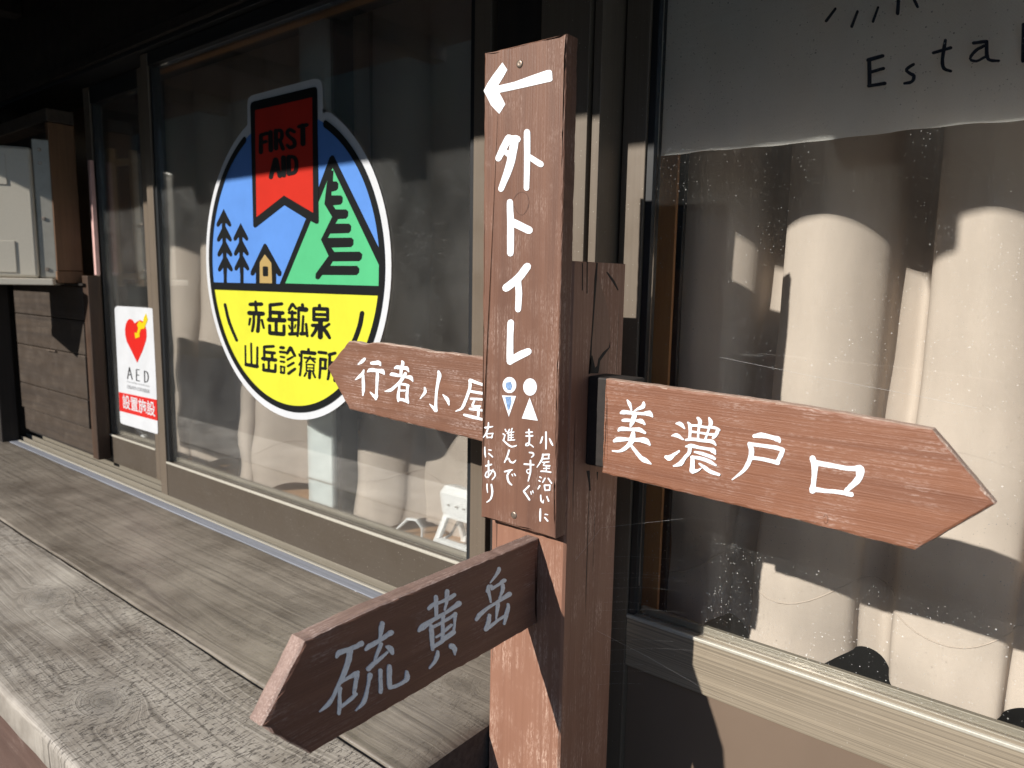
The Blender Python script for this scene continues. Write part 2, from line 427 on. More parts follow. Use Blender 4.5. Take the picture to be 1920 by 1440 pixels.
def board(pts, depth0, depth1, ax, bev=0.0022, wob=0.0005, stepl=0.007, chips=(), face=None, edge=None):
    """plank cut to an outline, with eased and slightly chewed edges; depth0 is the lettered face"""
    out = []
    n = len(pts)
    for i in range(n):
        a, b = Vector(pts[i]), Vector(pts[(i+1) % n]); L = (b - a).length; k = max(2, int(L/stepl))
        for j in range(k):
            p = a.lerp(b, j/k)
            nr = Vector(((b - a).y, -(b - a).x)).normalized()
            dd = random.gauss(0, wob)
            if j == 0: dd = 0
            p = p - nr*abs(dd)*0.8 + nr*dd*0.3
            for (cx, cz, cr, cd) in chips:
                q = math.hypot(p.x - cx, p.y - cz)
                if q < cr: p = p - nr*cd*(1 - q/cr)
            out.append(p)
    ctr = sum((Vector(p) for p in pts), Vector((0, 0)))/n
    sgn = 1 if area([tuple(p) for p in out]) > 0 else -1
    m = len(out)
    nrm = []
    for i in range(m):
        e = (out[(i+1) % m] - out[i-1]).normalized(); nrm.append(Vector((e.y, -e.x))*sgn)
    bm = bmesh.new(); rings = []
    s = 1 if depth1 > depth0 else -1
    T_ = abs(depth1 - depth0)
    for off, dep in ((bev*1.05, 0.0), (bev*0.35, bev*0.3), (0, bev), (0, T_ - bev), (bev*0.35, T_ - bev*0.3), (bev*1.05, T_)):
        rings.append([bm.verts.new(place(*(out[i] - nrm[i]*off*(1 + random.uniform(-0.45, 0.45))), depth0 + s*dep, ax)) for i in range(m)])
    for a, b in zip(rings, rings[1:]):
        for i in range(m): bm.faces.new((a[i], a[(i+1) % m], b[(i+1) % m], b[i]))
    f0 = bm.faces.new(rings[0]); f1 = bm.faces.new(rings[-1][::-1])
    bmesh.ops.triangulate(bm, faces=[f0, f1])
    me = finish(bm)
    if edge:
        me.materials.append(M[face]); me.materials.append(M[edge])
        for p in me.polygons:
            c = p.normal.y if ax == 'Y' else p.normal.x
            if abs(c) < 0.75: p.material_index = 1
    return me

# outlines of painted and printed shapes, in units of 0.05 mm on the face they lie on
PLAN = {
 'sulfur': ['6948,-6110 6969,-6095 6981,-6083 7005,-6089 7054,-6088 7129,-6092 7200,-6095 7259,-6099 7314,-6108 7362,-6110 7400,-6106 7436,-6111 7469,-6114 7495,-6090 7488,-6048 7450,-6010 7408,-6006 7376,-6005 7353,-6015 7323,-6023 7279,-6018 7228,-6013 7174,-6016 7101,-6003 7020,-5990 6948,-5983 6910,-6011 6902,-6045 6898,-6072 6899,-6090 6913,-6108 6933,-6115', '7128,-6053 7126,-6101 7124,-6147 7108,-6193 7092,-6257 7059,-6321 7025,-6388 6989,-6457 6944,-6523 6904,-6588 6862,-6639 6833,-6694 6798,-6733 6767,-6759 6736,-6773 6709,-6796 6665,-6817 6616,-6844 6564,-6868 6560,-6873 6562,-6882 6570,-6890 6580,-6893 6645,-6892 6710,-6887 6767,-6875 6806,-6853 6833,-6825 6861,-6791 6895,-6748 6926,-6694 6967,-6642 7016,-6586 7069,-6525 7122,-6465 7161,-6396 7194,-6327 7229,-6268 7236,-6207 7246,-6159 7261,-6116 7244,-6068 7201,-6031 7153,-6025', '7015,-6596 7062,-6585 7114,-6586 7162,-6582 7219,-6587 7278,-6595 7332,-6607 7361,-6596 7369,-6574 7382,-6566 7391,-6549 7382,-6525 7358,-6507 7335,-6505 7316,-6506 7295,-6496 7273,-6494 7236,-6502 7186,-6512 7133,-6519 7081,-6519 7031,-6522 6980,-6523 6965,-6535 6967,-6557 6987,-6580', '7289,-6539 7277,-6591 7270,-6647 7259,-6699 7249,-6753 7240,-6807 7232,-6862 7239,-6887 7261,-6908 7286,-6914 7302,-6903 7313,-6850 7334,-6802 7339,-6746 7352,-6693 7371,-6645 7385,-6593 7374,-6557 7342,-6526 7305,-6518', '6932,-6636 6938,-6677 6933,-6713 6938,-6759 6937,-6808 6928,-6857 6930,-6911 6925,-6964 6922,-7020 6913,-7073 6922,-7099 6945,-7121 6970,-7126 6981,-7111 6992,-7058 7006,-7007 7008,-6950 7005,-6892 7001,-6837 7000,-6788 7008,-6750 7012,-6715 7023,-6682 7011,-6650 6982,-6625 6952,-6620', '7023,-7025 7079,-7013 7137,-7003 7195,-6993 7249,-6982 7290,-6957 7336,-6940 7345,-6925 7336,-6901 7314,-6883 7291,-6879 7243,-6894 7195,-6908 7146,-6919 7096,-6937 7041,-6950 6986,-6964 6975,-6976 6980,-6997 6999,-7016', '7845,-5843 7839,-5868 7822,-5888 7816,-5919 7815,-5963 7816,-6013 7816,-6057 7812,-6090 7800,-6114 7796,-6144 7800,-6162 7817,-6178 7837,-6183 7852,-6176 7863,-6151 7873,-6124 7879,-6090 7899,-6055 7916,-6013 7927,-5974 7937,-5945 7934,-5916 7948,-5894 7936,-5857 7901,-5827 7861,-5820', '7542,-6228 7575,-6226 7604,-6223 7638,-6215 7695,-6215 7761,-6204 7829,-6191 7903,-6184 7977,-6177 8033,-6162 8077,-6165 8107,-6167 8133,-6160 8156,-6140 8149,-6103 8115,-6070 8073,-6061 8041,-6057 8018,-6067 7982,-6080 7922,-6088 7856,-6108 7787,-6119 7713,-6114 7645,-6122 7578,-6118 7541,-6137 7521,-6158 7501,-6177 7494,-6191 7502,-6210 7521,-6225', '7818,-6197 7802,-6232 7786,-6267 7768,-6302 7747,-6341 7728,-6383 7709,-6416 7700,-6442 7695,-6462 7685,-6478 7686,-6491 7697,-6504 7712,-6510 7723,-6506 7733,-6490 7748,-6478 7766,-6459 7786,-6426 7812,-6388 7840,-6354 7865,-6324 7881,-6289 7902,-6257 7900,-6231 7879,-6205 7849,-6194', '7611,-6620 7641,-6596 7680,-6585 7714,-6562 7768,-6554 7822,-6536 7879,-6521 7926,-6498 7977,-6482 8021,-6457 8028,-6447 8022,-6432 8007,-6419 7988,-6414 7937,-6430 7883,-6440 7831,-6453 7773,-6464 7715,-6477 7656,-6483 7613,-6499 7576,-6515 7537,-6527 7524,-6552 7538,-6587 7573,-6614', '7978,-6358 8001,-6383 8010,-6405 8005,-6409 8027,-6425 8052,-6463 8083,-6506 8102,-6529 8128,-6540 8148,-6534 8156,-6514 8153,-6473 8150,-6429 8118,-6378 8069,-6337 8032,-6316 8000,-6312 7974,-6305 7958,-6314 7961,-6335', '7557,-6664 7553,-6693 7553,-6724 7549,-6759 7546,-6803 7536,-6847 7521,-6897 7500,-6958 7472,-7022 7440,-7068 7424,-7096 7408,-7115 7382,-7132 7352,-7153 7318,-7171 7285,-7192 7282,-7198 7285,-7206 7293,-7212 7300,-7213 7344,-7208 7389,-7202 7430,-7193 7465,-7185 7497,-7169 7528,-7137 7552,-7077 7571,-7004 7581,-6934 7599,-6885 7610,-6840 7618,-6801 7641,-6778 7653,-6754 7667,-6731 7658,-6693 7624,-6659 7583,-6647', '7794,-6687 7796,-6741 7802,-6797 7797,-6847 7799,-6897 7805,-6946 7806,-6988 7805,-7025 7803,-7059 7797,-7092 7808,-7121 7835,-7145 7865,-7151 7881,-7135 7887,-7102 7893,-7068 7887,-7024 7887,-6979 7884,-6931 7880,-6881 7881,-6831 7883,-6778 7887,-6727 7873,-6696 7843,-6672 7813,-6670', '7999,-6697 7988,-6759 7990,-6826 7988,-6887 7992,-6947 7992,-7000 7991,-7044 8002,-7077 8002,-7095 8008,-7112 8027,-7143 8059,-7162 8086,-7161 8097,-7139 8096,-7123 8095,-7110 8099,-7088 8099,-7047 8095,-6992 8092,-6933 8101,-6874 8102,-6808 8094,-6737 8079,-6705 8046,-6680 8014,-6678', '8062,-7162 8121,-7175 8182,-7191 8240,-7195 8300,-7198 8361,-7203 8409,-7195 8456,-7199 8495,-7189 8523,-7159 8530,-7112 8509,-7058 8495,-7010 8481,-6985 8454,-6968 8431,-6968 8425,-6987 8414,-7026 8413,-7064 8407,-7085 8408,-7102 8393,-7113 8363,-7124 8317,-7126 8265,-7128 8212,-7126 8156,-7113 8099,-7100 8040,-7083 8013,-7090 8008,-7116 8029,-7147'],
 'yellow': ['9048,-6024 9088,-6017 9115,-6003 9144,-5992 9199,-5993 9273,-6003 9345,-6003 9417,-6009 9487,-6013 9558,-6020 9623,-6018 9678,-6005 9733,-5992 9753,-5975 9745,-5946 9714,-5920 9677,-5912 9619,-5919 9562,-5926 9504,-5929 9444,-5933 9381,-5936 9319,-5942 9246,-5928 9167,-5911 9098,-5911 9046,-5923 9010,-5939 8982,-5958 8973,-5981 8988,-6010 9022,-6030', '9145,-5803 9149,-5843 9148,-5882 9145,-5922 9150,-5967 9153,-6013 9160,-6060 9162,-6104 9167,-6150 9167,-6193 9185,-6226 9221,-6249 9256,-6249 9267,-6226 9260,-6179 9261,-6135 9260,-6091 9258,-6045 9259,-6001 9255,-5958 9258,-5919 9261,-5882 9252,-5840 9235,-5807 9200,-5784 9164,-5783', '9445,-5789 9434,-5823 9441,-5862 9435,-5898 9441,-5943 9444,-5989 9441,-6032 9431,-6072 9415,-6110 9408,-6153 9411,-6168 9426,-6182 9445,-6187 9459,-6181 9481,-6146 9496,-6106 9521,-6070 9534,-6027 9539,-5982 9546,-5942 9557,-5906 9557,-5868 9561,-5832 9544,-5797 9505,-5770 9464,-5767', '8792,-6360 8827,-6354 8870,-6362 8913,-6356 8976,-6334 9063,-6319 9148,-6294 9248,-6290 9349,-6278 9448,-6268 9542,-6260 9634,-6254 9710,-6242 9775,-6240 9828,-6238 9879,-6235 9907,-6204 9891,-6157 9838,-6117 9778,-6106 9737,-6121 9701,-6143 9645,-6151 9574,-6168 9492,-6185 9402,-6197 9300,-6197 9198,-6207 9094,-6210 8994,-6214 8895,-6215 8817,-6224 8774,-6248 8751,-6273 8735,-6299 8726,-6317 8739,-6342 8766,-6360', '9026,-6339 9026,-6380 9020,-6420 9033,-6474 9034,-6538 9040,-6611 9054,-6679 9055,-6729 9066,-6774 9072,-6818 9088,-6846 9118,-6867 9147,-6868 9158,-6849 9155,-6806 9167,-6768 9158,-6715 9157,-6651 9156,-6578 9152,-6513 9142,-6461 9138,-6418 9134,-6375 9115,-6341 9077,-6316 9041,-6316', '9125,-6426 9189,-6426 9251,-6422 9319,-6421 9394,-6417 9475,-6414 9557,-6413 9627,-6401 9698,-6392 9764,-6379 9780,-6362 9772,-6335 9742,-6312 9705,-6301 9645,-6323 9579,-6334 9510,-6341 9435,-6346 9358,-6353 9282,-6355 9214,-6358 9149,-6356 9089,-6364 9073,-6374 9076,-6394 9096,-6414', '9659,-6327 9671,-6390 9673,-6449 9678,-6510 9674,-6567 9656,-6618 9645,-6673 9654,-6697 9679,-6717 9707,-6722 9720,-6708 9726,-6651 9738,-6595 9741,-6536 9754,-6482 9765,-6426 9779,-6372 9760,-6335 9719,-6307 9678,-6304', '9333,-6236 9337,-6284 9337,-6332 9340,-6386 9336,-6451 9337,-6522 9336,-6586 9334,-6633 9332,-6675 9326,-6714 9339,-6744 9370,-6767 9403,-6771 9422,-6756 9427,-6715 9423,-6671 9436,-6625 9432,-6558 9430,-6486 9423,-6418 9429,-6368 9437,-6324 9446,-6281 9429,-6245 9391,-6217 9350,-6214', '9218,-6648 9261,-6645 9308,-6647 9354,-6637 9410,-6625 9471,-6612 9527,-6601 9568,-6584 9609,-6573 9648,-6560 9659,-6547 9651,-6527 9629,-6511 9601,-6502 9559,-6511 9515,-6519 9469,-6531 9419,-6551 9364,-6569 9316,-6585 9275,-6595 9231,-6595 9189,-6598 9177,-6606 9179,-6623 9196,-6639', '9159,-6830 9213,-6823 9271,-6821 9332,-6816 9394,-6809 9443,-6789 9507,-6787 9572,-6778 9646,-6769 9719,-6757 9744,-6737 9735,-6700 9696,-6665 9648,-6650 9572,-6658 9499,-6671 9422,-6674 9361,-6690 9320,-6720 9272,-6734 9216,-6735 9164,-6743 9108,-6746 9087,-6761 9093,-6790 9122,-6818', '9212,-6910 9203,-6936 9191,-6958 9182,-6983 9161,-7009 9151,-7046 9126,-7075 9092,-7099 9052,-7126 9014,-7154 9009,-7164 9016,-7178 9031,-7188 9047,-7190 9097,-7174 9149,-7158 9196,-7138 9232,-7109 9266,-7082 9286,-7048 9292,-7012 9290,-6978 9286,-6945 9276,-6921 9252,-6902 9226,-6897', '9564,-6991 9603,-7016 9629,-7036 9645,-7048 9656,-7077 9678,-7126 9698,-7177 9704,-7189 9717,-7197 9729,-7199 9736,-7193 9750,-7154 9777,-7118 9777,-7065 9735,-7008 9708,-6962 9670,-6935 9613,-6903 9563,-6903 9547,-6937'],
 'peak': ['10976,-5804 10972,-5819 10968,-5829 10963,-5844 10939,-5863 10918,-5898 10886,-5932 10840,-5963 10790,-5999 10743,-6038 10740,-6046 10747,-6057 10761,-6064 10775,-6065 10836,-6037 10897,-6010 10954,-5984 10998,-5956 11045,-5936 11068,-5907 11088,-5884 11089,-5862 11084,-5844 11070,-5815 11036,-5792 10999,-5788', '10663,-6078 10650,-6093 10640,-6114 10641,-6147 10650,-6186 10664,-6229 10682,-6276 10707,-6334 10730,-6399 10752,-6464 10767,-6482 10789,-6493 10808,-6491 10810,-6476 10803,-6414 10790,-6351 10775,-6294 10767,-6247 10758,-6208 10751,-6179 10759,-6164 10751,-6143 10759,-6125 10751,-6098 10721,-6073 10685,-6066', '10678,-6220 10702,-6193 10727,-6169 10741,-6155 10753,-6158 10773,-6163 10804,-6166 10834,-6160 10840,-6137 10818,-6108 10781,-6091 10751,-6089 10709,-6078 10669,-6091 10644,-6119 10630,-6153 10618,-6186 10621,-6203 10639,-6220 10663,-6227', '10834,-6228 10864,-6228 10888,-6224 10917,-6217 10965,-6210 11026,-6207 11081,-6201 11128,-6196 11171,-6197 11193,-6189 11209,-6185 11232,-6194 11248,-6186 11276,-6173 11274,-6144 11243,-6115 11197,-6096 11173,-6091 11150,-6094 11119,-6099 11085,-6106 11061,-6122 11030,-6135 10977,-6138 10921,-6147 10866,-6148 10829,-6154 10809,-6166 10781,-6168 10768,-6185 10778,-6209 10807,-6228', '11103,-6208 11095,-6239 11099,-6270 11098,-6298 11088,-6332 11072,-6372 11064,-6411 11048,-6432 11039,-6450 11023,-6464 11024,-6483 11043,-6501 11068,-6510 11087,-6505 11101,-6489 11113,-6472 11130,-6451 11155,-6422 11199,-6394 11215,-6352 11233,-6316 11220,-6275 11218,-6242 11196,-6208 11154,-6184 11115,-6184', '10383,-6723 10418,-6707 10446,-6690 10480,-6671 10539,-6653 10609,-6629 10685,-6608 10769,-6594 10863,-6585 10958,-6579 11046,-6571 11137,-6570 11218,-6565 11293,-6564 11362,-6561 11432,-6561 11466,-6538 11455,-6494 11404,-6453 11341,-6437 11277,-6446 11218,-6461 11148,-6471 11071,-6482 10992,-6498 10907,-6510 10813,-6515 10715,-6519 10623,-6530 10535,-6542 10454,-6559 10382,-6573 10347,-6606 10325,-6636 10301,-6659 10298,-6683 10319,-6711 10354,-6727', '10972,-6522 10955,-6551 10945,-6582 10939,-6620 10935,-6670 10932,-6725 10932,-6778 10932,-6823 10932,-6864 10934,-6906 10940,-6919 10955,-6929 10971,-6932 10979,-6925 10988,-6888 10999,-6852 11012,-6814 11028,-6768 11048,-6720 11061,-6673 11071,-6635 11063,-6595 11054,-6555 11043,-6532 11018,-6515 10990,-6511', '10687,-6718 10681,-6747 10663,-6769 10668,-6803 10658,-6834 10638,-6862 10628,-6894 10610,-6920 10591,-6944 10575,-6972 10578,-7005 10610,-7039 10656,-7056 10687,-7046 10715,-7025 10728,-6994 10756,-6970 10762,-6930 10782,-6899 10795,-6865 10788,-6826 10790,-6794 10799,-6766 10784,-6732 10745,-6703 10703,-6697', '10687,-7055 10737,-7037 10799,-7035 10858,-7021 10927,-7009 10994,-6989 11063,-6975 11138,-6974 11209,-6969 11283,-6966 11301,-6955 11295,-6932 11270,-6911 11237,-6899 11162,-6901 11090,-6907 11017,-6914 10939,-6921 10867,-6935 10795,-6942 10733,-6949 10676,-6957 10615,-6961 10596,-6979 10605,-7010 10640,-7038', '11294,-6694 11293,-6717 11296,-6738 11288,-6764 11262,-6805 11235,-6860 11217,-6919 11208,-6977 11201,-7033 11186,-7085 11192,-7106 11215,-7125 11242,-7132 11260,-7124 11288,-7078 11317,-7033 11343,-6985 11361,-6927 11391,-6872 11403,-6818 11402,-6777 11393,-6747 11384,-6721 11367,-6696 11337,-6679 11309,-6679'],
 'beauty': ['-7350,-2312 -7337,-2340 -7329,-2368 -7316,-2394 -7294,-2425 -7270,-2464 -7250,-2504 -7240,-2512 -7227,-2512 -7217,-2504 -7214,-2491 -7220,-2445 -7231,-2400 -7241,-2357 -7268,-2329 -7296,-2311 -7324,-2294 -7334,-2290 -7345,-2293 -7351,-2302', '-6989,-2310 -6999,-2336 -7005,-2355 -7011,-2358 -7023,-2374 -7054,-2399 -7091,-2421 -7119,-2445 -7145,-2470 -7172,-2492 -7177,-2498 -7176,-2506 -7170,-2510 -7161,-2509 -7128,-2496 -7094,-2483 -7059,-2471 -7018,-2457 -6972,-2440 -6930,-2407 -6920,-2360 -6925,-2328 -6940,-2305 -6948,-2291 -6965,-2286 -6981,-2294', '-7456,-2604 -7435,-2604 -7424,-2603 -7402,-2603 -7349,-2592 -7278,-2588 -7202,-2582 -7122,-2574 -7038,-2569 -6964,-2565 -6905,-2558 -6861,-2567 -6842,-2559 -6831,-2564 -6799,-2569 -6761,-2578 -6751,-2581 -6741,-2577 -6736,-2568 -6740,-2559 -6748,-2523 -6768,-2488 -6810,-2452 -6869,-2464 -6916,-2480 -6966,-2504 -7036,-2511 -7119,-2514 -7198,-2513 -7273,-2512 -7345,-2511 -7406,-2512 -7448,-2522 -7470,-2542 -7483,-2557 -7498,-2575 -7496,-2595 -7479,-2607', '-7416,-2759 -7386,-2756 -7357,-2753 -7324,-2749 -7278,-2743 -7224,-2733 -7171,-2733 -7147,-2722 -7136,-2700 -7145,-2680 -7168,-2675 -7221,-2676 -7276,-2677 -7325,-2681 -7364,-2686 -7395,-2690 -7424,-2702 -7445,-2716 -7451,-2737 -7439,-2754', '-7110,-2716 -7070,-2722 -7033,-2729 -7012,-2737 -6992,-2737 -6960,-2744 -6930,-2758 -6914,-2761 -6900,-2754 -6894,-2740 -6901,-2728 -6919,-2702 -6939,-2672 -6976,-2647 -7025,-2643 -7070,-2657 -7110,-2671 -7128,-2680 -7136,-2697 -7128,-2712', '-7210,-2559 -7212,-2591 -7216,-2622 -7224,-2652 -7238,-2686 -7248,-2726 -7255,-2763 -7257,-2790 -7256,-2813 -7253,-2837 -7252,-2846 -7245,-2851 -7235,-2850 -7228,-2843 -7207,-2825 -7193,-2805 -7172,-2782 -7152,-2749 -7133,-2709 -7122,-2667 -7107,-2631 -7105,-2597 -7092,-2565 -7105,-2527 -7143,-2509 -7186,-2523', '-7488,-2965 -7463,-2955 -7455,-2955 -7443,-2952 -7385,-2944 -7301,-2928 -7220,-2923 -7153,-2913 -7096,-2912 -7053,-2911 -7012,-2917 -6963,-2923 -6914,-2937 -6893,-2936 -6878,-2923 -6876,-2905 -6887,-2891 -6930,-2866 -6975,-2838 -7034,-2819 -7099,-2832 -7160,-2842 -7220,-2856 -7296,-2860 -7381,-2858 -7454,-2864 -7505,-2888 -7524,-2919 -7529,-2940 -7534,-2958 -7524,-2973 -7505,-2975', '-7578,-3207 -7548,-3200 -7530,-3194 -7502,-3190 -7447,-3175 -7373,-3157 -7294,-3135 -7214,-3129 -7132,-3126 -7057,-3119 -6994,-3115 -6946,-3125 -6916,-3126 -6888,-3132 -6840,-3138 -6795,-3155 -6779,-3158 -6764,-3150 -6758,-3136 -6765,-3123 -6787,-3081 -6815,-3036 -6873,-3013 -6938,-3010 -6997,-3025 -7057,-3039 -7131,-3056 -7214,-3065 -7295,-3071 -7374,-3074 -7453,-3080 -7521,-3090 -7570,-3112 -7596,-3138 -7618,-3156 -7634,-3180 -7629,-3205 -7605,-3218', '-7213,-2961 -7224,-2989 -7228,-3014 -7240,-3041 -7252,-3076 -7252,-3115 -7268,-3149 -7293,-3186 -7324,-3230 -7364,-3266 -7403,-3300 -7441,-3335 -7484,-3357 -7529,-3373 -7581,-3378 -7636,-3385 -7646,-3389 -7651,-3398 -7648,-3407 -7639,-3412 -7585,-3413 -7529,-3414 -7472,-3404 -7413,-3386 -7356,-3359 -7305,-3325 -7260,-3281 -7212,-3237 -7171,-3189 -7139,-3139 -7125,-3090 -7113,-3048 -7116,-3012 -7117,-2982 -7121,-2955 -7135,-2926 -7167,-2916 -7201,-2930', '-7214,-3248 -7183,-3280 -7156,-3315 -7120,-3346 -7085,-3388 -7040,-3428 -7002,-3467 -6965,-3492 -6935,-3509 -6902,-3518 -6852,-3522 -6795,-3529 -6737,-3531 -6729,-3531 -6723,-3526 -6722,-3519 -6727,-3513 -6766,-3478 -6809,-3448 -6851,-3424 -6885,-3410 -6913,-3407 -6942,-3397 -6978,-3367 -7023,-3331 -7064,-3295 -7102,-3266 -7137,-3238 -7171,-3210 -7191,-3204 -7211,-3213 -7221,-3231'],
 'dense': ['-6240,-2649 -6209,-2655 -6185,-2663 -6170,-2670 -6144,-2680 -6106,-2699 -6065,-2718 -6056,-2720 -6046,-2716 -6042,-2707 -6046,-2699 -6067,-2660 -6090,-2618 -6131,-2595 -6176,-2588 -6212,-2605 -6242,-2620 -6251,-2626 -6255,-2636 -6251,-2645', '-6323,-2896 -6286,-2895 -6254,-2897 -6229,-2904 -6189,-2908 -6138,-2925 -6082,-2937 -6070,-2936 -6061,-2929 -6059,-2918 -6066,-2911 -6111,-2880 -6155,-2842 -6207,-2821 -6260,-2832 -6296,-2857 -6327,-2882 -6331,-2886 -6332,-2892 -6329,-2896', '-6166,-3152 -6199,-3180 -6235,-3203 -6274,-3226 -6309,-3257 -6350,-3275 -6367,-3286 -6365,-3286 -6381,-3292 -6407,-3293 -6436,-3298 -6455,-3319 -6455,-3345 -6435,-3362 -6413,-3372 -6383,-3393 -6328,-3387 -6284,-3352 -6255,-3309 -6229,-3272 -6196,-3246 -6168,-3213 -6136,-3185 -6128,-3168 -6133,-3152 -6149,-3145', '-6010,-2589 -5996,-2610 -5989,-2632 -5984,-2649 -5982,-2676 -5974,-2712 -5970,-2751 -5970,-2791 -5969,-2832 -5973,-2874 -5963,-2893 -5941,-2899 -5920,-2888 -5912,-2867 -5914,-2826 -5911,-2785 -5911,-2745 -5910,-2705 -5908,-2664 -5911,-2622 -5935,-2594 -5962,-2579 -5987,-2568 -5996,-2565 -6006,-2569 -6011,-2578', '-5819,-2485 -5802,-2506 -5793,-2527 -5788,-2537 -5789,-2556 -5790,-2590 -5794,-2628 -5791,-2667 -5794,-2705 -5793,-2744 -5795,-2784 -5794,-2825 -5796,-2866 -5789,-2879 -5775,-2884 -5760,-2877 -5751,-2862 -5751,-2822 -5752,-2781 -5749,-2741 -5744,-2703 -5740,-2666 -5733,-2631 -5722,-2596 -5711,-2557 -5711,-2515 -5733,-2481 -5758,-2461 -5783,-2449 -5801,-2444 -5819,-2452 -5827,-2470', '-5590,-2442 -5583,-2477 -5578,-2510 -5572,-2531 -5574,-2553 -5577,-2586 -5585,-2624 -5593,-2663 -5604,-2702 -5615,-2740 -5622,-2777 -5634,-2812 -5648,-2846 -5645,-2864 -5631,-2873 -5613,-2870 -5603,-2855 -5593,-2820 -5582,-2785 -5573,-2748 -5562,-2710 -5548,-2671 -5535,-2634 -5521,-2599 -5500,-2562 -5493,-2518 -5506,-2476 -5536,-2449 -5562,-2426 -5572,-2420 -5583,-2421 -5591,-2431', '-5929,-2650 -5883,-2648 -5838,-2641 -5795,-2637 -5754,-2640 -5710,-2646 -5658,-2647 -5593,-2643 -5525,-2633 -5469,-2632 -5432,-2635 -5402,-2646 -5370,-2658 -5353,-2657 -5341,-2645 -5340,-2629 -5351,-2618 -5383,-2604 -5416,-2590 -5463,-2580 -5525,-2584 -5594,-2595 -5655,-2601 -5702,-2599 -5746,-2595 -5791,-2593 -5839,-2596 -5885,-2604 -5931,-2609 -5945,-2617 -5951,-2632 -5944,-2645', '-5422,-2628 -5427,-2657 -5437,-2683 -5443,-2706 -5456,-2729 -5475,-2757 -5494,-2786 -5499,-2805 -5490,-2821 -5472,-2825 -5451,-2817 -5426,-2792 -5401,-2764 -5382,-2731 -5365,-2697 -5358,-2666 -5354,-2637 -5360,-2612 -5382,-2599 -5408,-2606', '-5925,-2766 -5867,-2765 -5809,-2764 -5749,-2762 -5683,-2765 -5615,-2771 -5555,-2769 -5509,-2768 -5473,-2759 -5438,-2752 -5424,-2743 -5419,-2728 -5427,-2715 -5442,-2706 -5477,-2717 -5511,-2719 -5552,-2727 -5610,-2727 -5678,-2724 -5745,-2726 -5805,-2727 -5863,-2725 -5922,-2726 -5936,-2733 -5943,-2746 -5939,-2759', '-6014,-2943 -5971,-2937 -5930,-2928 -5886,-2922 -5828,-2916 -5761,-2918 -5692,-2917 -5619,-2914 -5548,-2906 -5498,-2912 -5472,-2918 -5448,-2929 -5419,-2943 -5410,-2946 -5401,-2942 -5397,-2933 -5399,-2923 -5414,-2895 -5436,-2866 -5479,-2840 -5545,-2838 -5618,-2855 -5688,-2858 -5754,-2857 -5822,-2855 -5886,-2860 -5939,-2873 -5982,-2890 -6023,-2904 -6037,-2915 -6040,-2931 -6030,-2943', '-6001,-3069 -5969,-3064 -5942,-3058 -5910,-3057 -5861,-3056 -5800,-3057 -5735,-3059 -5666,-3057 -5597,-3058 -5541,-3061 -5507,-3069 -5492,-3082 -5486,-3091 -5468,-3090 -5446,-3100 -5420,-3112 -5411,-3116 -5402,-3114 -5396,-3106 -5396,-3095 -5401,-3068 -5402,-3033 -5426,-3007 -5457,-2990 -5492,-2998 -5532,-2999 -5590,-3002 -5660,-3001 -5727,-3003 -5788,-2994 -5850,-2986 -5907,-2983 -5953,-2997 -5983,-3018 -6012,-3032 -6024,-3043 -6025,-3057 -6016,-3067', '-5967,-3068 -5964,-3103 -5966,-3135 -5974,-3161 -5994,-3188 -6023,-3221 -6053,-3264 -6084,-3309 -6117,-3348 -6140,-3376 -6168,-3400 -6207,-3433 -6252,-3464 -6260,-3472 -6261,-3483 -6254,-3490 -6243,-3491 -6191,-3481 -6136,-3467 -6076,-3444 -6037,-3392 -6016,-3340 -5992,-3299 -5968,-3262 -5935,-3225 -5906,-3183 -5890,-3138 -5889,-3099 -5884,-3064 -5896,-3037 -5924,-3027 -5953,-3040', '-5826,-3148 -5779,-3153 -5734,-3162 -5683,-3169 -5618,-3179 -5547,-3191 -5492,-3204 -5461,-3208 -5444,-3212 -5423,-3216 -5407,-3216 -5395,-3205 -5393,-3190 -5401,-3177 -5416,-3163 -5436,-3152 -5469,-3137 -5529,-3129 -5601,-3117 -5668,-3106 -5723,-3105 -5772,-3109 -5820,-3109 -5835,-3115 -5844,-3129 -5840,-3143', '-5878,-3264 -5835,-3262 -5792,-3265 -5744,-3266 -5683,-3271 -5617,-3280 -5556,-3292 -5502,-3304 -5450,-3319 -5395,-3330 -5381,-3329 -5371,-3319 -5370,-3306 -5379,-3297 -5427,-3272 -5474,-3241 -5532,-3224 -5598,-3209 -5669,-3202 -5733,-3199 -5786,-3201 -5831,-3207 -5875,-3206 -5897,-3217 -5908,-3239 -5900,-3260', '-5895,-3248 -5900,-3290 -5899,-3331 -5901,-3372 -5898,-3416 -5907,-3463 -5910,-3503 -5900,-3534 -5876,-3546 -5870,-3551 -5836,-3558 -5804,-3541 -5791,-3508 -5808,-3483 -5811,-3475 -5797,-3475 -5801,-3477 -5806,-3448 -5807,-3405 -5811,-3360 -5811,-3319 -5818,-3279 -5815,-3238 -5829,-3213 -5857,-3205 -5885,-3220', '-5833,-3550 -5801,-3536 -5767,-3521 -5734,-3500 -5707,-3475 -5684,-3451 -5664,-3426 -5660,-3419 -5662,-3412 -5668,-3409 -5676,-3411 -5704,-3429 -5729,-3446 -5755,-3458 -5784,-3463 -5816,-3472 -5851,-3474 -5878,-3497 -5884,-3530 -5865,-3554', '-5726,-3351 -5696,-3375 -5665,-3398 -5632,-3420 -5598,-3442 -5558,-3466 -5507,-3486 -5447,-3499 -5381,-3502 -5317,-3505 -5298,-3499 -5287,-3483 -5290,-3466 -5305,-3459 -5366,-3444 -5427,-3432 -5478,-3417 -5520,-3403 -5554,-3379 -5594,-3361 -5635,-3349 -5672,-3336 -5710,-3324 -5722,-3324 -5731,-3331 -5733,-3343'],
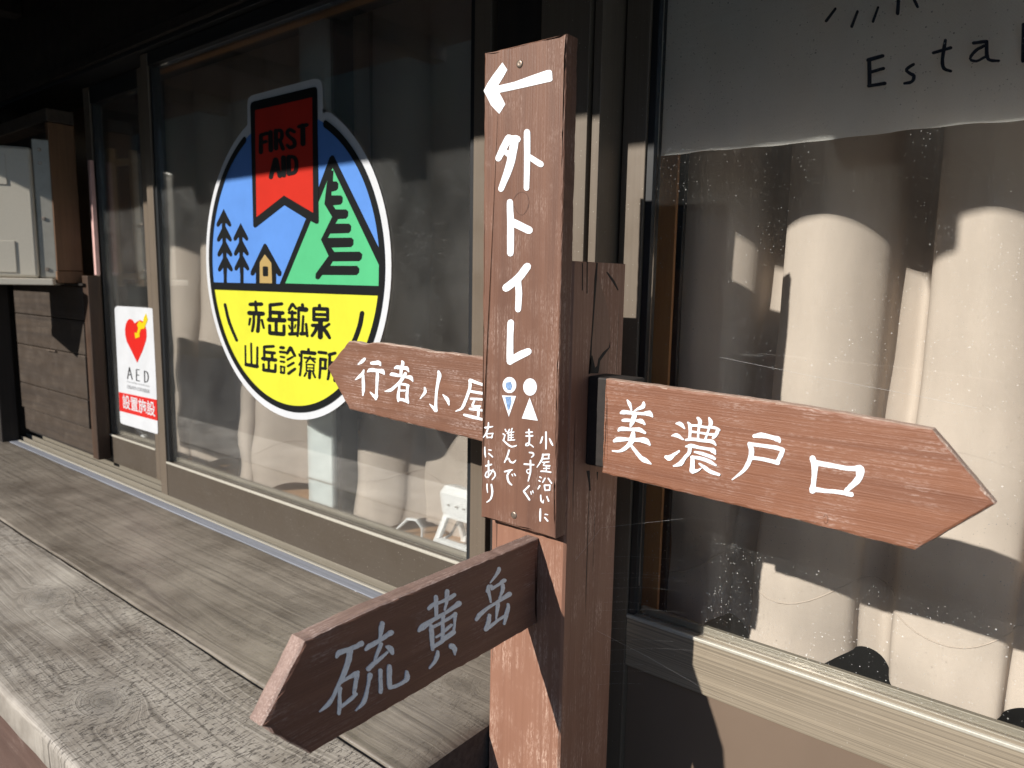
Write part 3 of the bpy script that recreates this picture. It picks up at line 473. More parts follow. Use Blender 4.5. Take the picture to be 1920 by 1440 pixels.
 'door': ['-4698,-2689 -4658,-2680 -4620,-2679 -4580,-2673 -4521,-2669 -4451,-2665 -4391,-2674 -4346,-2678 -4315,-2694 -4295,-2697 -4285,-2693 -4273,-2697 -4255,-2708 -4247,-2715 -4236,-2713 -4228,-2705 -4226,-2692 -4221,-2669 -4226,-2642 -4245,-2606 -4284,-2594 -4329,-2598 -4377,-2595 -4440,-2585 -4512,-2577 -4580,-2572 -4634,-2589 -4674,-2610 -4713,-2626 -4731,-2643 -4735,-2666 -4722,-2684', '-4816,-2830 -4797,-2875 -4783,-2918 -4779,-2957 -4778,-3003 -4788,-3058 -4800,-3118 -4825,-3175 -4846,-3235 -4876,-3300 -4932,-3367 -4999,-3445 -5067,-3524 -5070,-3532 -5068,-3539 -5061,-3542 -5053,-3539 -4973,-3472 -4894,-3404 -4826,-3335 -4778,-3267 -4744,-3201 -4724,-3135 -4696,-3072 -4685,-3005 -4683,-2939 -4694,-2879 -4720,-2833 -4747,-2793 -4769,-2776 -4797,-2779 -4816,-2802', '-4769,-2848 -4694,-2845 -4619,-2843 -4541,-2838 -4455,-2841 -4366,-2840 -4295,-2845 -4252,-2850 -4222,-2856 -4191,-2870 -4162,-2865 -4143,-2841 -4144,-2811 -4165,-2793 -4197,-2783 -4233,-2779 -4284,-2767 -4360,-2769 -4450,-2773 -4538,-2778 -4615,-2777 -4690,-2779 -4765,-2778 -4791,-2790 -4803,-2816 -4794,-2842', '-4214,-2834 -4227,-2881 -4245,-2926 -4256,-2967 -4270,-3001 -4287,-3030 -4296,-3065 -4298,-3088 -4285,-3104 -4263,-3104 -4245,-3090 -4229,-3058 -4204,-3029 -4191,-2990 -4167,-2948 -4157,-2900 -4144,-2854 -4146,-2827 -4166,-2810 -4192,-2814', '-4696,-3092 -4632,-3086 -4568,-3085 -4500,-3087 -4421,-3092 -4335,-3100 -4251,-3113 -4223,-3102 -4207,-3076 -4213,-3048 -4237,-3032 -4323,-3029 -4410,-3023 -4491,-3018 -4563,-3019 -4628,-3020 -4692,-3025 -4714,-3036 -4725,-3059 -4717,-3080'],
 'mouth': ['-3712,-2914 -3693,-2958 -3678,-3000 -3671,-3047 -3663,-3114 -3656,-3195 -3658,-3273 -3657,-3339 -3670,-3401 -3676,-3464 -3662,-3501 -3627,-3515 -3591,-3497 -3576,-3458 -3576,-3397 -3578,-3334 -3576,-3267 -3573,-3188 -3569,-3102 -3562,-3021 -3575,-2956 -3603,-2911 -3621,-2867 -3647,-2843 -3683,-2846 -3708,-2874', '-3631,-3014 -3517,-3008 -3406,-3010 -3303,-3004 -3209,-3010 -3122,-3012 -3045,-3005 -2985,-2998 -2938,-2991 -2893,-2986 -2863,-2958 -2856,-2917 -2877,-2885 -2913,-2880 -2956,-2895 -2995,-2914 -3046,-2926 -3116,-2933 -3202,-2930 -3296,-2929 -3399,-2922 -3510,-2920 -3622,-2913 -3657,-2930 -3673,-2965 -3663,-3001', '-2954,-2959 -2958,-3004 -2954,-3038 -2947,-3071 -2975,-3123 -3014,-3192 -3056,-3244 -3073,-3279 -3086,-3298 -3105,-3315 -3116,-3344 -3106,-3372 -3082,-3382 -3057,-3368 -3037,-3352 -3020,-3331 -2993,-3300 -2947,-3249 -2890,-3186 -2854,-3111 -2836,-3044 -2829,-2990 -2831,-2946 -2851,-2903 -2892,-2889 -2933,-2911', '-3643,-3479 -3578,-3474 -3512,-3464 -3440,-3461 -3355,-3449 -3265,-3438 -3184,-3436 -3118,-3433 -3057,-3440 -2996,-3441 -2973,-3431 -2961,-3407 -2966,-3382 -2985,-3362 -3047,-3364 -3109,-3360 -3180,-3362 -3265,-3369 -3355,-3382 -3438,-3387 -3507,-3385 -3570,-3386 -3633,-3378 -3666,-3394 -3682,-3428 -3672,-3462'],
 'go': ['-15774,-2294 -15711,-2271 -15644,-2250 -15584,-2224 -15538,-2193 -15501,-2162 -15470,-2131 -15455,-2102 -15472,-2078 -15512,-2071 -15551,-2085 -15593,-2112 -15637,-2135 -15668,-2167 -15711,-2198 -15758,-2232 -15803,-2270 -15812,-2282 -15808,-2294 -15792,-2299', '-15894,-2725 -15831,-2701 -15770,-2676 -15705,-2651 -15650,-2615 -15599,-2575 -15549,-2536 -15525,-2494 -15523,-2457 -15516,-2424 -15519,-2408 -15537,-2399 -15562,-2403 -15579,-2416 -15600,-2447 -15631,-2474 -15657,-2498 -15689,-2528 -15741,-2559 -15786,-2595 -15831,-2629 -15872,-2668 -15919,-2705 -15926,-2715 -15923,-2724 -15910,-2728', '-15628,-2580 -15636,-2634 -15632,-2687 -15638,-2746 -15633,-2812 -15636,-2883 -15631,-2949 -15635,-3008 -15627,-3064 -15627,-3122 -15620,-3135 -15601,-3140 -15580,-3133 -15568,-3120 -15549,-3061 -15516,-3001 -15507,-2938 -15502,-2868 -15502,-2796 -15510,-2732 -15514,-2675 -15521,-2623 -15521,-2570 -15537,-2549 -15572,-2542 -15608,-2555', '-15226,-2238 -15181,-2242 -15136,-2237 -15086,-2233 -15026,-2229 -14976,-2224 -14964,-2226 -14950,-2214 -14922,-2228 -14874,-2243 -14860,-2250 -14842,-2247 -14831,-2237 -14828,-2223 -14833,-2191 -14834,-2146 -14895,-2115 -14976,-2103 -15044,-2125 -15098,-2135 -15143,-2143 -15187,-2153 -15231,-2163 -15269,-2180 -15284,-2207 -15266,-2231', '-15368,-2460 -15317,-2451 -15285,-2441 -15254,-2437 -15190,-2436 -15100,-2430 -15011,-2426 -14933,-2425 -14869,-2434 -14842,-2448 -14821,-2443 -14778,-2450 -14727,-2464 -14713,-2470 -14696,-2467 -14685,-2456 -14686,-2445 -14685,-2406 -14699,-2364 -14749,-2320 -14839,-2322 -14920,-2333 -14996,-2336 -15082,-2335 -15178,-2332 -15271,-2338 -15343,-2366 -15377,-2403 -15404,-2431 -15415,-2446 -15410,-2460 -15390,-2466', '-15045,-2436 -15041,-2484 -15046,-2532 -15054,-2585 -15058,-2647 -15060,-2717 -15062,-2787 -15061,-2858 -15073,-2930 -15074,-2990 -15091,-3032 -15107,-3063 -15121,-3092 -15112,-3121 -15109,-3147 -15094,-3173 -15086,-3189 -15063,-3195 -15038,-3188 -15019,-3171 -15001,-3144 -14982,-3117 -14966,-3087 -14962,-3058 -14974,-3027 -14972,-2983 -14973,-2923 -14963,-2851 -14955,-2780 -14946,-2711 -14935,-2641 -14923,-2576 -14917,-2520 -14923,-2472 -14928,-2425 -14946,-2402 -14982,-2396 -15019,-2409', '-15300,-3005 -15275,-3034 -15242,-3060 -15211,-3088 -15179,-3117 -15136,-3138 -15101,-3166 -15058,-3171 -15017,-3155 -15000,-3125 -15017,-3100 -15058,-3077 -15106,-3061 -15143,-3038 -15187,-3022 -15229,-3003 -15271,-2985 -15284,-2983 -15297,-2987 -15303,-2996'],
 'person_char': ['-14050,-2062 -14044,-2084 -14049,-2099 -14049,-2109 -14060,-2140 -14082,-2189 -14103,-2246 -14107,-2304 -14110,-2361 -14111,-2418 -14095,-2442 -14059,-2450 -14022,-2437 -14007,-2411 -14006,-2355 -13990,-2299 -13984,-2250 -13968,-2203 -13937,-2155 -13928,-2107 -13934,-2066 -13964,-2046 -13992,-2035 -14011,-2027 -14035,-2031 -14050,-2045', '-14276,-2277 -14241,-2269 -14210,-2269 -14184,-2275 -14143,-2269 -14084,-2266 -14020,-2269 -13955,-2264 -13903,-2262 -13878,-2265 -13857,-2269 -13827,-2289 -13783,-2310 -13769,-2315 -13752,-2313 -13741,-2303 -13745,-2292 -13752,-2255 -13762,-2211 -13808,-2171 -13887,-2171 -13953,-2180 -14008,-2188 -14060,-2179 -14120,-2173 -14183,-2172 -14240,-2182 -14276,-2204 -14303,-2226 -14324,-2242 -14326,-2261 -14307,-2274', '-14440,-2466 -14420,-2465 -14417,-2477 -14395,-2474 -14318,-2473 -14213,-2477 -14109,-2473 -14017,-2474 -13930,-2477 -13853,-2479 -13792,-2486 -13752,-2490 -13744,-2500 -13717,-2502 -13672,-2519 -13629,-2543 -13617,-2548 -13603,-2546 -13593,-2538 -13592,-2527 -13599,-2486 -13608,-2441 -13648,-2399 -13720,-2391 -13780,-2400 -13840,-2412 -13915,-2411 -14001,-2407 -14088,-2397 -14188,-2393 -14291,-2379 -14377,-2378 -14434,-2381 -14465,-2403 -14475,-2418 -14494,-2436 -14493,-2456 -14471,-2467', '-13941,-2346 -13964,-2384 -13999,-2417 -14026,-2455 -14068,-2497 -14106,-2545 -14156,-2592 -14218,-2640 -14286,-2691 -14356,-2734 -14408,-2772 -14454,-2800 -14500,-2821 -14554,-2841 -14617,-2871 -14685,-2897 -14697,-2904 -14700,-2914 -14693,-2921 -14679,-2921 -14605,-2918 -14529,-2912 -14451,-2896 -14386,-2863 -14331,-2829 -14278,-2788 -14214,-2740 -14138,-2689 -14072,-2637 -14013,-2588 -13963,-2539 -13925,-2491 -13887,-2450 -13864,-2410 -13835,-2374 -13834,-2343 -13862,-2322 -13905,-2324', '-14159,-2675 -14157,-2711 -14161,-2748 -14170,-2793 -14192,-2856 -14214,-2929 -14220,-2995 -14221,-3046 -14207,-3086 -14192,-3124 -14181,-3137 -14158,-3140 -14137,-3130 -14122,-3113 -14116,-3071 -14118,-3033 -14105,-2988 -14105,-2926 -14095,-2854 -14087,-2791 -14083,-2744 -14081,-2707 -14074,-2671 -14085,-2652 -14112,-2645 -14141,-2655', '-14105,-2679 -14032,-2682 -13959,-2681 -13899,-2685 -13856,-2689 -13817,-2690 -13776,-2691 -13749,-2686 -13731,-2671 -13732,-2653 -13749,-2638 -13786,-2629 -13828,-2624 -13878,-2613 -13946,-2616 -14021,-2621 -14095,-2620 -14128,-2631 -14145,-2653 -14136,-2674', '-13843,-2668 -13854,-2712 -13865,-2758 -13866,-2810 -13878,-2875 -13882,-2947 -13884,-3013 -13865,-3060 -13837,-3094 -13814,-3126 -13794,-3138 -13767,-3136 -13746,-3120 -13749,-3102 -13754,-3064 -13770,-3032 -13768,-2992 -13777,-2936 -13770,-2867 -13766,-2805 -13766,-2756 -13749,-2713 -13735,-2670 -13747,-2642 -13782,-2631 -13823,-2641', '-14087,-2850 -14026,-2845 -13964,-2836 -13904,-2831 -13880,-2820 -13870,-2803 -13880,-2788 -13903,-2782 -13964,-2789 -14026,-2795 -14087,-2800 -14113,-2811 -14124,-2830 -14114,-2847', '-14127,-3090 -14066,-3096 -14004,-3095 -13950,-3101 -13901,-3108 -13850,-3116 -13795,-3119 -13767,-3116 -13747,-3101 -13746,-3082 -13760,-3065 -13809,-3052 -13860,-3040 -13916,-3027 -13978,-3018 -14043,-3020 -14107,-3023 -14141,-3032 -14160,-3054 -14154,-3075'],
 'small_char': ['-12732,-2203 -12731,-2240 -12724,-2269 -12734,-2313 -12750,-2391 -12768,-2494 -12790,-2608 -12807,-2731 -12821,-2861 -12826,-2976 -12835,-3065 -12828,-3136 -12818,-3205 -12799,-3227 -12763,-3231 -12729,-3214 -12716,-3187 -12731,-3119 -12733,-3050 -12735,-2968 -12728,-2856 -12716,-2728 -12690,-2608 -12661,-2499 -12621,-2396 -12587,-2308 -12602,-2246 -12636,-2211 -12661,-2181 -12678,-2169 -12704,-2169 -12723,-2182', '-13013,-3062 -12983,-3090 -12956,-3120 -12924,-3146 -12889,-3171 -12860,-3202 -12822,-3227 -12786,-3234 -12750,-3221 -12733,-3194 -12741,-3167 -12786,-3147 -12816,-3116 -12860,-3094 -12903,-3075 -12951,-3063 -12994,-3047 -13004,-3045 -13013,-3049 -13017,-3056', '-13212,-2662 -13211,-2700 -13206,-2729 -13213,-2757 -13248,-2808 -13301,-2878 -13355,-2951 -13358,-2960 -13352,-2967 -13340,-2968 -13328,-2963 -13250,-2901 -13169,-2839 -13109,-2776 -13108,-2717 -13127,-2677 -13152,-2646 -13166,-2635 -13187,-2635 -13204,-2646', '-12548,-2775 -12505,-2818 -12471,-2866 -12433,-2898 -12403,-2928 -12378,-2966 -12342,-3003 -12332,-3010 -12316,-3010 -12304,-3001 -12299,-2989 -12306,-2943 -12303,-2890 -12327,-2838 -12385,-2802 -12457,-2778 -12523,-2754 -12537,-2752 -12550,-2757 -12555,-2767'],
 'house_char': ['-11657,-2351 -11599,-2358 -11541,-2367 -11479,-2383 -11404,-2391 -11324,-2400 -11249,-2414 -11180,-2417 -11116,-2422 -11051,-2421 -11022,-2412 -11006,-2392 -11012,-2370 -11035,-2353 -11099,-2351 -11163,-2352 -11228,-2347 -11301,-2337 -11377,-2324 -11448,-2311 -11506,-2299 -11560,-2285 -11617,-2277 -11652,-2281 -11677,-2301 -11677,-2327', '-11099,-2389 -11106,-2446 -11124,-2505 -11130,-2563 -11123,-2581 -11102,-2590 -11076,-2583 -11055,-2565 -11045,-2508 -11027,-2450 -11015,-2393 -11024,-2370 -11050,-2360 -11081,-2368', '-11638,-2607 -11531,-2614 -11423,-2617 -11325,-2620 -11243,-2621 -11171,-2620 -11099,-2615 -11072,-2604 -11059,-2584 -11067,-2564 -11091,-2552 -11162,-2551 -11233,-2556 -11312,-2553 -11409,-2556 -11517,-2552 -11624,-2547 -11655,-2556 -11672,-2578 -11666,-2600', '-11687,-2329 -11676,-2381 -11678,-2433 -11679,-2491 -11708,-2571 -11748,-2664 -11789,-2757 -11836,-2848 -11877,-2937 -11921,-3004 -11969,-3047 -12033,-3076 -12100,-3113 -12109,-3120 -12109,-3129 -12101,-3134 -12088,-3135 -12014,-3111 -11935,-3087 -11852,-3039 -11790,-2958 -11744,-2864 -11698,-2772 -11656,-2678 -11611,-2583 -11587,-2495 -11574,-2424 -11585,-2368 -11587,-2315 -11605,-2293 -11638,-2287 -11670,-2302', '-11602,-2783 -11515,-2779 -11429,-2775 -11348,-2771 -11271,-2763 -11198,-2763 -11125,-2765 -11098,-2755 -11085,-2735 -11092,-2716 -11116,-2707 -11190,-2711 -11263,-2708 -11342,-2713 -11425,-2716 -11513,-2728 -11599,-2734 -11622,-2744 -11632,-2761 -11624,-2777', '-11515,-2792 -11546,-2843 -11578,-2899 -11566,-2957 -11487,-2969 -11396,-2954 -11310,-2939 -11283,-2924 -11274,-2901 -11288,-2882 -11317,-2880 -11402,-2897 -11484,-2908 -11516,-2913 -11508,-2904 -11486,-2857 -11460,-2805 -11460,-2789 -11474,-2779 -11495,-2781', '-11630,-3038 -11543,-3037 -11456,-3032 -11373,-3029 -11296,-3026 -11222,-3023 -11149,-3025 -11120,-3014 -11106,-2993 -11114,-2972 -11140,-2967 -11213,-2967 -11287,-2970 -11365,-2974 -11448,-2975 -11535,-2978 -11622,-2981 -11650,-2991 -11663,-3012 -11655,-3031', '-11376,-2914 -11385,-2993 -11391,-3074 -11393,-3153 -11381,-3173 -11354,-3179 -11326,-3167 -11316,-3145 -11307,-3066 -11312,-2986 -11303,-2908 -11315,-2889 -11341,-2883 -11367,-2893', '-11822,-3203 -11756,-3213 -11689,-3221 -11608,-3231 -11498,-3238 -11371,-3238 -11259,-3243 -11172,-3239 -11100,-3228 -11030,-3224 -11002,-3211 -10990,-3188 -11001,-3167 -11029,-3159 -11099,-3169 -11167,-3181 -11247,-3182 -11352,-3172 -11473,-3159 -11583,-3154 -11666,-3152 -11735,-3151 -11805,-3150 -11830,-3157 -11845,-3173 -11841,-3191'],
 'arrow': ['-10600,3991 -10489,4131 -10360,4254 -10224,4366 -10098,4472 -10033,4395 -9963,4308 -10073,4175 -10208,4035 -9765,4045 -9331,4099 -8954,4139 -8871,4129 -8833,4091 -8816,3933 -8852,3914 -8947,3912 -9542,3897 -10168,3888 -10083,3768 -10003,3640 -10079,3556 -10160,3471 -10278,3571 -10397,3682 -10493,3832'],
 'outside': ['-9979,3006 -10033,2939 -10082,2869 -10133,2803 -10170,2734 -10209,2671 -10246,2606 -10245,2560 -10203,2523 -10143,2515 -10097,2541 -10051,2601 -10001,2658 -9957,2720 -9910,2785 -9856,2851 -9807,2919 -9805,2973 -9851,3019 -9922,3032', '-9922,2879 -9839,2870 -9755,2854 -9674,2839 -9607,2854 -9579,2900 -9605,2953 -9670,2985 -9751,2994 -9836,3004 -9918,3008 -9976,2995 -10001,2956 -9979,2910', '-9836,2950 -9852,2861 -9876,2774 -9894,2686 -9917,2605 -9931,2525 -9965,2428 -10015,2292 -10085,2133 -10157,1972 -10151,1928 -10109,1896 -10052,1894 -10012,1922 -9920,2075 -9829,2227 -9762,2363 -9720,2469 -9699,2554 -9681,2636 -9658,2724 -9642,2813 -9627,2901 -9649,2960 -9715,2998 -9790,2993', '-10104,2713 -10040,2669 -9977,2621 -9913,2578 -9858,2563 -9811,2579 -9797,2617 -9822,2658 -9887,2700 -9956,2742 -10021,2785 -10071,2798 -10115,2784 -10128,2749', '-9496,3033 -9496,2924 -9491,2816 -9483,2666 -9479,2448 -9476,2187 -9475,1925 -9452,1887 -9404,1867 -9356,1879 -9336,1914 -9330,2174 -9325,2432 -9326,2650 -9330,2800 -9333,2909 -9339,3017 -9366,3061 -9422,3084 -9476,3072', '-9392,2494 -9291,2434 -9188,2372 -9088,2315 -9031,2304 -8987,2325 -8979,2366 -9008,2407 -9111,2461 -9215,2521 -9318,2578 -9370,2588 -9411,2569 -9420,2532'],
 'to': ['-9918,1675 -9915,1515 -9906,1356 -9898,1188 -9896,1005 -9892,813 -9888,620 -9860,574 -9800,554 -9741,572 -9716,617 -9711,808 -9711,1000 -9719,1183 -9726,1352 -9744,1511 -9756,1670 -9785,1713 -9842,1732 -9896,1716', '-9800,1180 -9650,1127 -9501,1066 -9357,1011 -9282,1009 -9229,1045 -9227,1102 -9276,1147 -9419,1203 -9566,1266 -9712,1323 -9791,1326 -9847,1289 -9849,1231'],
 'i': ['-9422,394 -9501,317 -9571,237 -9650,167 -9744,99 -9854,30 -9971,-39 -10007,-94 -9985,-153 -9916,-182 -9839,-165 -9722,-97 -9608,-24 -9497,53 -9409,139 -9334,224 -9262,304 -9249,360 -9288,407 -9358,421', '-9664,97 -9657,-11 -9646,-118 -9640,-223 -9641,-328 -9642,-436 -9646,-545 -9623,-586 -9571,-604 -9518,-588 -9489,-547 -9479,-439 -9474,-330 -9466,-219 -9477,-109 -9494,-1 -9505,106 -9535,145 -9590,160 -9641,140'],
 're': ['-9846,-824 -9853,-963 -9853,-1103 -9857,-1244 -9859,-1385 -9858,-1526 -9853,-1666 -9822,-1713 -9758,-1728 -9696,-1702 -9670,-1651 -9673,-1511 -9678,-1373 -9682,-1235 -9683,-1098 -9675,-960 -9670,-822 -9696,-776 -9754,-758 -9814,-778', '-9711,-1704 -9634,-1664 -9559,-1626 -9483,-1589 -9403,-1551 -9317,-1511 -9232,-1466 -9190,-1423 -9193,-1371 -9241,-1339 -9308,-1342 -9399,-1377 -9494,-1410 -9582,-1455 -9664,-1502 -9739,-1547 -9808,-1596 -9842,-1642 -9830,-1690 -9777,-1714'],
 'icon_man': ['-9579,-2144 -9584,-2189 -9602,-2233 -9630,-2271 -9668,-2303 -9713,-2325 -9762,-2336 -9811,-2336 -9857,-2323 -9897,-2300 -9928,-2267 -9947,-2227 -9955,-2182 -9949,-2137 -9931,-2093 -9902,-2054 -9863,-2023 -9818,-2001 -9769,-1990 -9721,-1992 -9675,-2005 -9636,-2028 -9606,-2061 -9586,-2100', '-9967,-2411 -9579,-2381 -9767,-2852'],
 'icon_woman': ['-9030,-2130 -9034,-2178 -9051,-2223 -9078,-2264 -9114,-2296 -9157,-2319 -9203,-2331 -9250,-2330 -9294,-2316 -9332,-2291 -9362,-2256 -9381,-2214 -9389,-2167 -9384,-2119 -9367,-2074 -9339,-2033 -9302,-2000 -9259,-1978 -9213,-1967 -9166,-1969 -9123,-1983 -9085,-2008 -9056,-2043 -9037,-2084', '-9212,-2374 -8984,-2835 -9410,-2844'],
 'icon_wear': ['-9850,-2115 -9728,-2086 -9682,-2176 -9724,-2276 -9824,-2269 -9871,-2196', '-9877,-2432 -9710,-2404 -9697,-2524 -9748,-2683 -9798,-2711 -9840,-2563'],
 'note_w1': ['-8787,-3050 -8784,-3145 -8780,-3237 -8777,-3323 -8771,-3406 -8766,-3414 -8755,-3416 -8744,-3411 -8739,-3401 -8736,-3317 -8736,-3231 -8740,-3138 -8746,-3044 -8753,-3033 -8766,-3031 -8780,-3038', '-8873,-3162 -8892,-3221 -8908,-3269 -8914,-3287 -8917,-3299 -8919,-3306 -8915,-3312 -8908,-3313 -8900,-3309 -8882,-3299 -8865,-3275 -8849,-3224 -8836,-3165 -8839,-3154 -8850,-3148 -8864,-3152', '-8685,-3181 -8665,-3224 -8645,-3264 -8619,-3288 -8594,-3308 -8585,-3312 -8576,-3309 -8570,-3302 -8571,-3293 -8585,-3267 -8601,-3238 -8626,-3204 -8656,-3166 -8665,-3161 -8677,-3163 -8685,-3171'],
 'note_w2': ['-8830,-3556 -8777,-3546 -8723,-3534 -8670,-3524 -8657,-3516 -8652,-3503 -8659,-3493 -8673,-3491 -8726,-3500 -8780,-3511 -8833,-3523 -8847,-3531 -8851,-3543 -8845,-3553', '-8692,-3515 -8693,-3540 -8695,-3566 -8697,-3592 -8692,-3600 -8681,-3603 -8671,-3598 -8665,-3588 -8663,-3563 -8662,-3537 -8660,-3512 -8665,-3504 -8675,-3501 -8686,-3506', '-8817,-3638 -8768,-3627 -8717,-3617 -8668,-3606 -8658,-3600 -8654,-3591 -8659,-3583 -8670,-3580 -8719,-3589 -8770,-3598 -8819,-3608 -8831,-3615 -8835,-3626 -8829,-3635', '-8852,-3532 -8858,-3585 -8874,-3643 -8923,-3729 -8985,-3827 -8986,-3835 -8981,-3840 -8973,-3840 -8965,-3835 -8892,-3740 -8830,-3651 -8813,-3584 -8812,-3528 -8818,-3517 -8831,-3513 -8845,-3519', '-8837,-3714 -8781,-3701 -8722,-3689 -8666,-3676 -8656,-3670 -8652,-3660 -8658,-3652 -8668,-3651 -8725,-3664 -8783,-3678 -8840,-3691 -8849,-3697 -8852,-3705 -8847,-3712', '-8768,-3682 -8812,-3725 -8823,-3773 -8743,-3773 -8642,-3760 -8629,-3753 -8624,-3742 -8629,-3732 -8641,-3729 -8740,-3743 -8804,-3749 -8788,-3736 -8749,-3695 -8745,-3686 -8749,-3679 -8758,-3678', '-8799,-3841 -8750,-3831 -8700,-3820 -8651,-3810 -8642,-3805 -8639,-3796 -8643,-3790 -8652,-3788 -8701,-3797 -8752,-3807 -8801,-3818 -8810,-3823 -8813,-3832 -8809,-3839', '-8742,-3761 -8742,-3799 -8743,-3838 -8744,-3876 -8739,-3883 -8730,-3885 -8720,-3880 -8716,-3872 -8716,-3834 -8715,-3795 -8714,-3757 -8719,-3750 -8728,-3748 -8738,-3753', '-8868,-3914 -8805,-3903 -8743,-3896 -8681,-3892 -8618,-3892 -8605,-3886 -8597,-3876 -8600,-3865 -8612,-3861 -8675,-3862 -8739,-3864 -8804,-3873 -8868,-3883 -8881,-3890 -8886,-3901 -8881,-3911'],
 'note_w3': ['-8907,-4042 -8894,-4045 -8879,-4049 -8866,-4052 -8856,-4051 -8848,-4044 -8847,-4036 -8853,-4030 -8865,-4025 -8878,-4020 -8891,-4016 -8904,-4017 -8913,-4025 -8914,-4035', '-8929,-4123 -8917,-4126 -8904,-4130 -8893,-4134 -8882,-4133 -8873,-4127 -8871,-4118 -8878,-4112 -8889,-4107 -8900,-4102 -8912,-4097 -8924,-4098 -8933,-4105 -8935,-4115', '-8926,-4300 -8909,-4276 -8892,-4250 -8875,-4226 -8874,-4212 -8884,-4204 -8900,-4205 -8912,-4216 -8925,-4241 -8939,-4268 -8951,-4294 -8952,-4303 -8945,-4308 -8935,-4307', '-8776,-4027 -8794,-4059 -8814,-4093 -8833,-4125 -8834,-4135 -8827,-4142 -8815,-4141 -8805,-4134 -8784,-4102 -8764,-4069 -8744,-4037 -8743,-4025 -8751,-4018 -8764,-4019', '-8692,-4027 -8663,-4056 -8633,-4087 -8605,-4117 -8592,-4120 -8579,-4115 -8572,-4104 -8575,-4094 -8605,-4065 -8636,-4036 -8667,-4007 -8677,-4004 -8688,-4008 -8694,-4018', '-8789,-4193 -8784,-4224 -8776,-4255 -8770,-4285 -8762,-4293 -8749,-4293 -8738,-4286 -8734,-4274 -8740,-4244 -8747,-4212 -8752,-4182 -8761,-4173 -8774,-4173 -8786,-4181', '-8771,-4199 -8724,-4190 -8675,-4181 -8629,-4171 -8617,-4164 -8612,-4153 -8617,-4144 -8630,-4142 -8676,-4150 -8725,-4159 -8772,-4168 -8784,-4176 -8789,-4187 -8784,-4197', '-8641,-4158 -8643,-4191 -8645,-4225 -8647,-4258 -8642,-4267 -8632,-4269 -8620,-4264 -8615,-4254 -8613,-4221 -8611,-4187 -8609,-4153 -8613,-4145 -8624,-4143 -8635,-4148', '-8739,-4300 -8701,-4291 -8662,-4282 -8625,-4272 -8615,-4265 -8611,-4255 -8617,-4248 -8627,-4245 -8665,-4255 -8704,-4264 -8742,-4274 -8753,-4281 -8756,-4291 -8751,-4299'],
 'note_w4': ['-8881,-4422 -8879,-4484 -8869,-4540 -8840,-4568 -8807,-4581 -8796,-4581 -8786,-4574 -8782,-4564 -8787,-4556 -8811,-4541 -8829,-4521 -8841,-4474 -8848,-4414 -8854,-4406 -8866,-4405 -8877,-4411', '-8781,-4572 -8779,-4551 -8777,-4528 -8776,-4507 -8778,-4502 -8784,-4500 -8791,-4503 -8794,-4509 -8797,-4531 -8801,-4553 -8804,-4574 -8801,-4581 -8794,-4582 -8786,-4579', '-8717,-4422 -8702,-4451 -8686,-4481 -8672,-4510 -8661,-4517 -8645,-4514 -8635,-4503 -8634,-4490 -8652,-4462 -8670,-4434 -8687,-4406 -8696,-4401 -8708,-4403 -8716,-4412'],
 'note_w5': ['-8882,-4722 -8887,-4785 -8890,-4850 -8887,-4918 -8880,-4985 -8873,-4994 -8860,-4996 -8847,-4989 -8841,-4976 -8840,-4907 -8839,-4840 -8841,-4777 -8845,-4715 -8851,-4705 -8863,-4703 -8876,-4710', '-8739,-4821 -8716,-4818 -8692,-4814 -8669,-4812 -8661,-4808 -8656,-4801 -8658,-4795 -8666,-4792 -8688,-4792 -8712,-4793 -8734,-4793 -8746,-4799 -8752,-4809 -8749,-4818', '-8759,-4889 -8731,-4909 -8704,-4930 -8677,-4950 -8664,-4952 -8651,-4945 -8645,-4933 -8650,-4923 -8678,-4905 -8706,-4884 -8735,-4866 -8746,-4864 -8757,-4870 -8762,-4880'],
 'note_w6': ['-9288,-3147 -9234,-3136 -9177,-3125 -9123,-3115 -9109,-3107 -9104,-3094 -9112,-3084 -9127,-3082 -9181,-3093 -9237,-3104 -9292,-3117 -9304,-3124 -9308,-3135 -9302,-3144', '-9287,-3224 -9228,-3214 -9168,-3203 -9110,-3194 -9096,-3185 -9090,-3173 -9097,-3162 -9112,-3159 -9170,-3171 -9231,-3182 -9289,-3193 -9302,-3200 -9306,-3212 -9300,-3221', '-9232,-3057 -9220,-3157 -9213,-3245 -9215,-3302 -9220,-3350 -9215,-3360 -9203,-3364 -9190,-3359 -9182,-3348 -9174,-3299 -9171,-3239 -9181,-3149 -9195,-3050 -9202,-3041 -9215,-3039 -9227,-3046', '-9206,-3327 -9246,-3342 -9285,-3360 -9304,-3391 -9296,-3424 -9257,-3424 -9216,-3412 -9194,-3392 -9181,-3384 -9140,-3399 -9088,-3425 -9080,-3426 -9072,-3421 -9070,-3415 -9073,-3409 -9123,-3378 -9172,-3357 -9211,-3372 -9231,-3389 -9257,-3395 -9270,-3397 -9267,-3393 -9260,-3380 -9235,-3366 -9197,-3352 -9187,-3344 -9186,-3334 -9194,-3327'],
 'note_w7': ['-9189,-3563 -9143,-3560 -9111,-3562 -9096,-3572 -9092,-3586 -9109,-3609 -9142,-3640 -9146,-3647 -9143,-3654 -9135,-3656 -9126,-3652 -9087,-3624 -9056,-3590 -9059,-3553 -9091,-3528 -9139,-3527 -9188,-3535 -9200,-3541 -9205,-3551 -9201,-3560'],
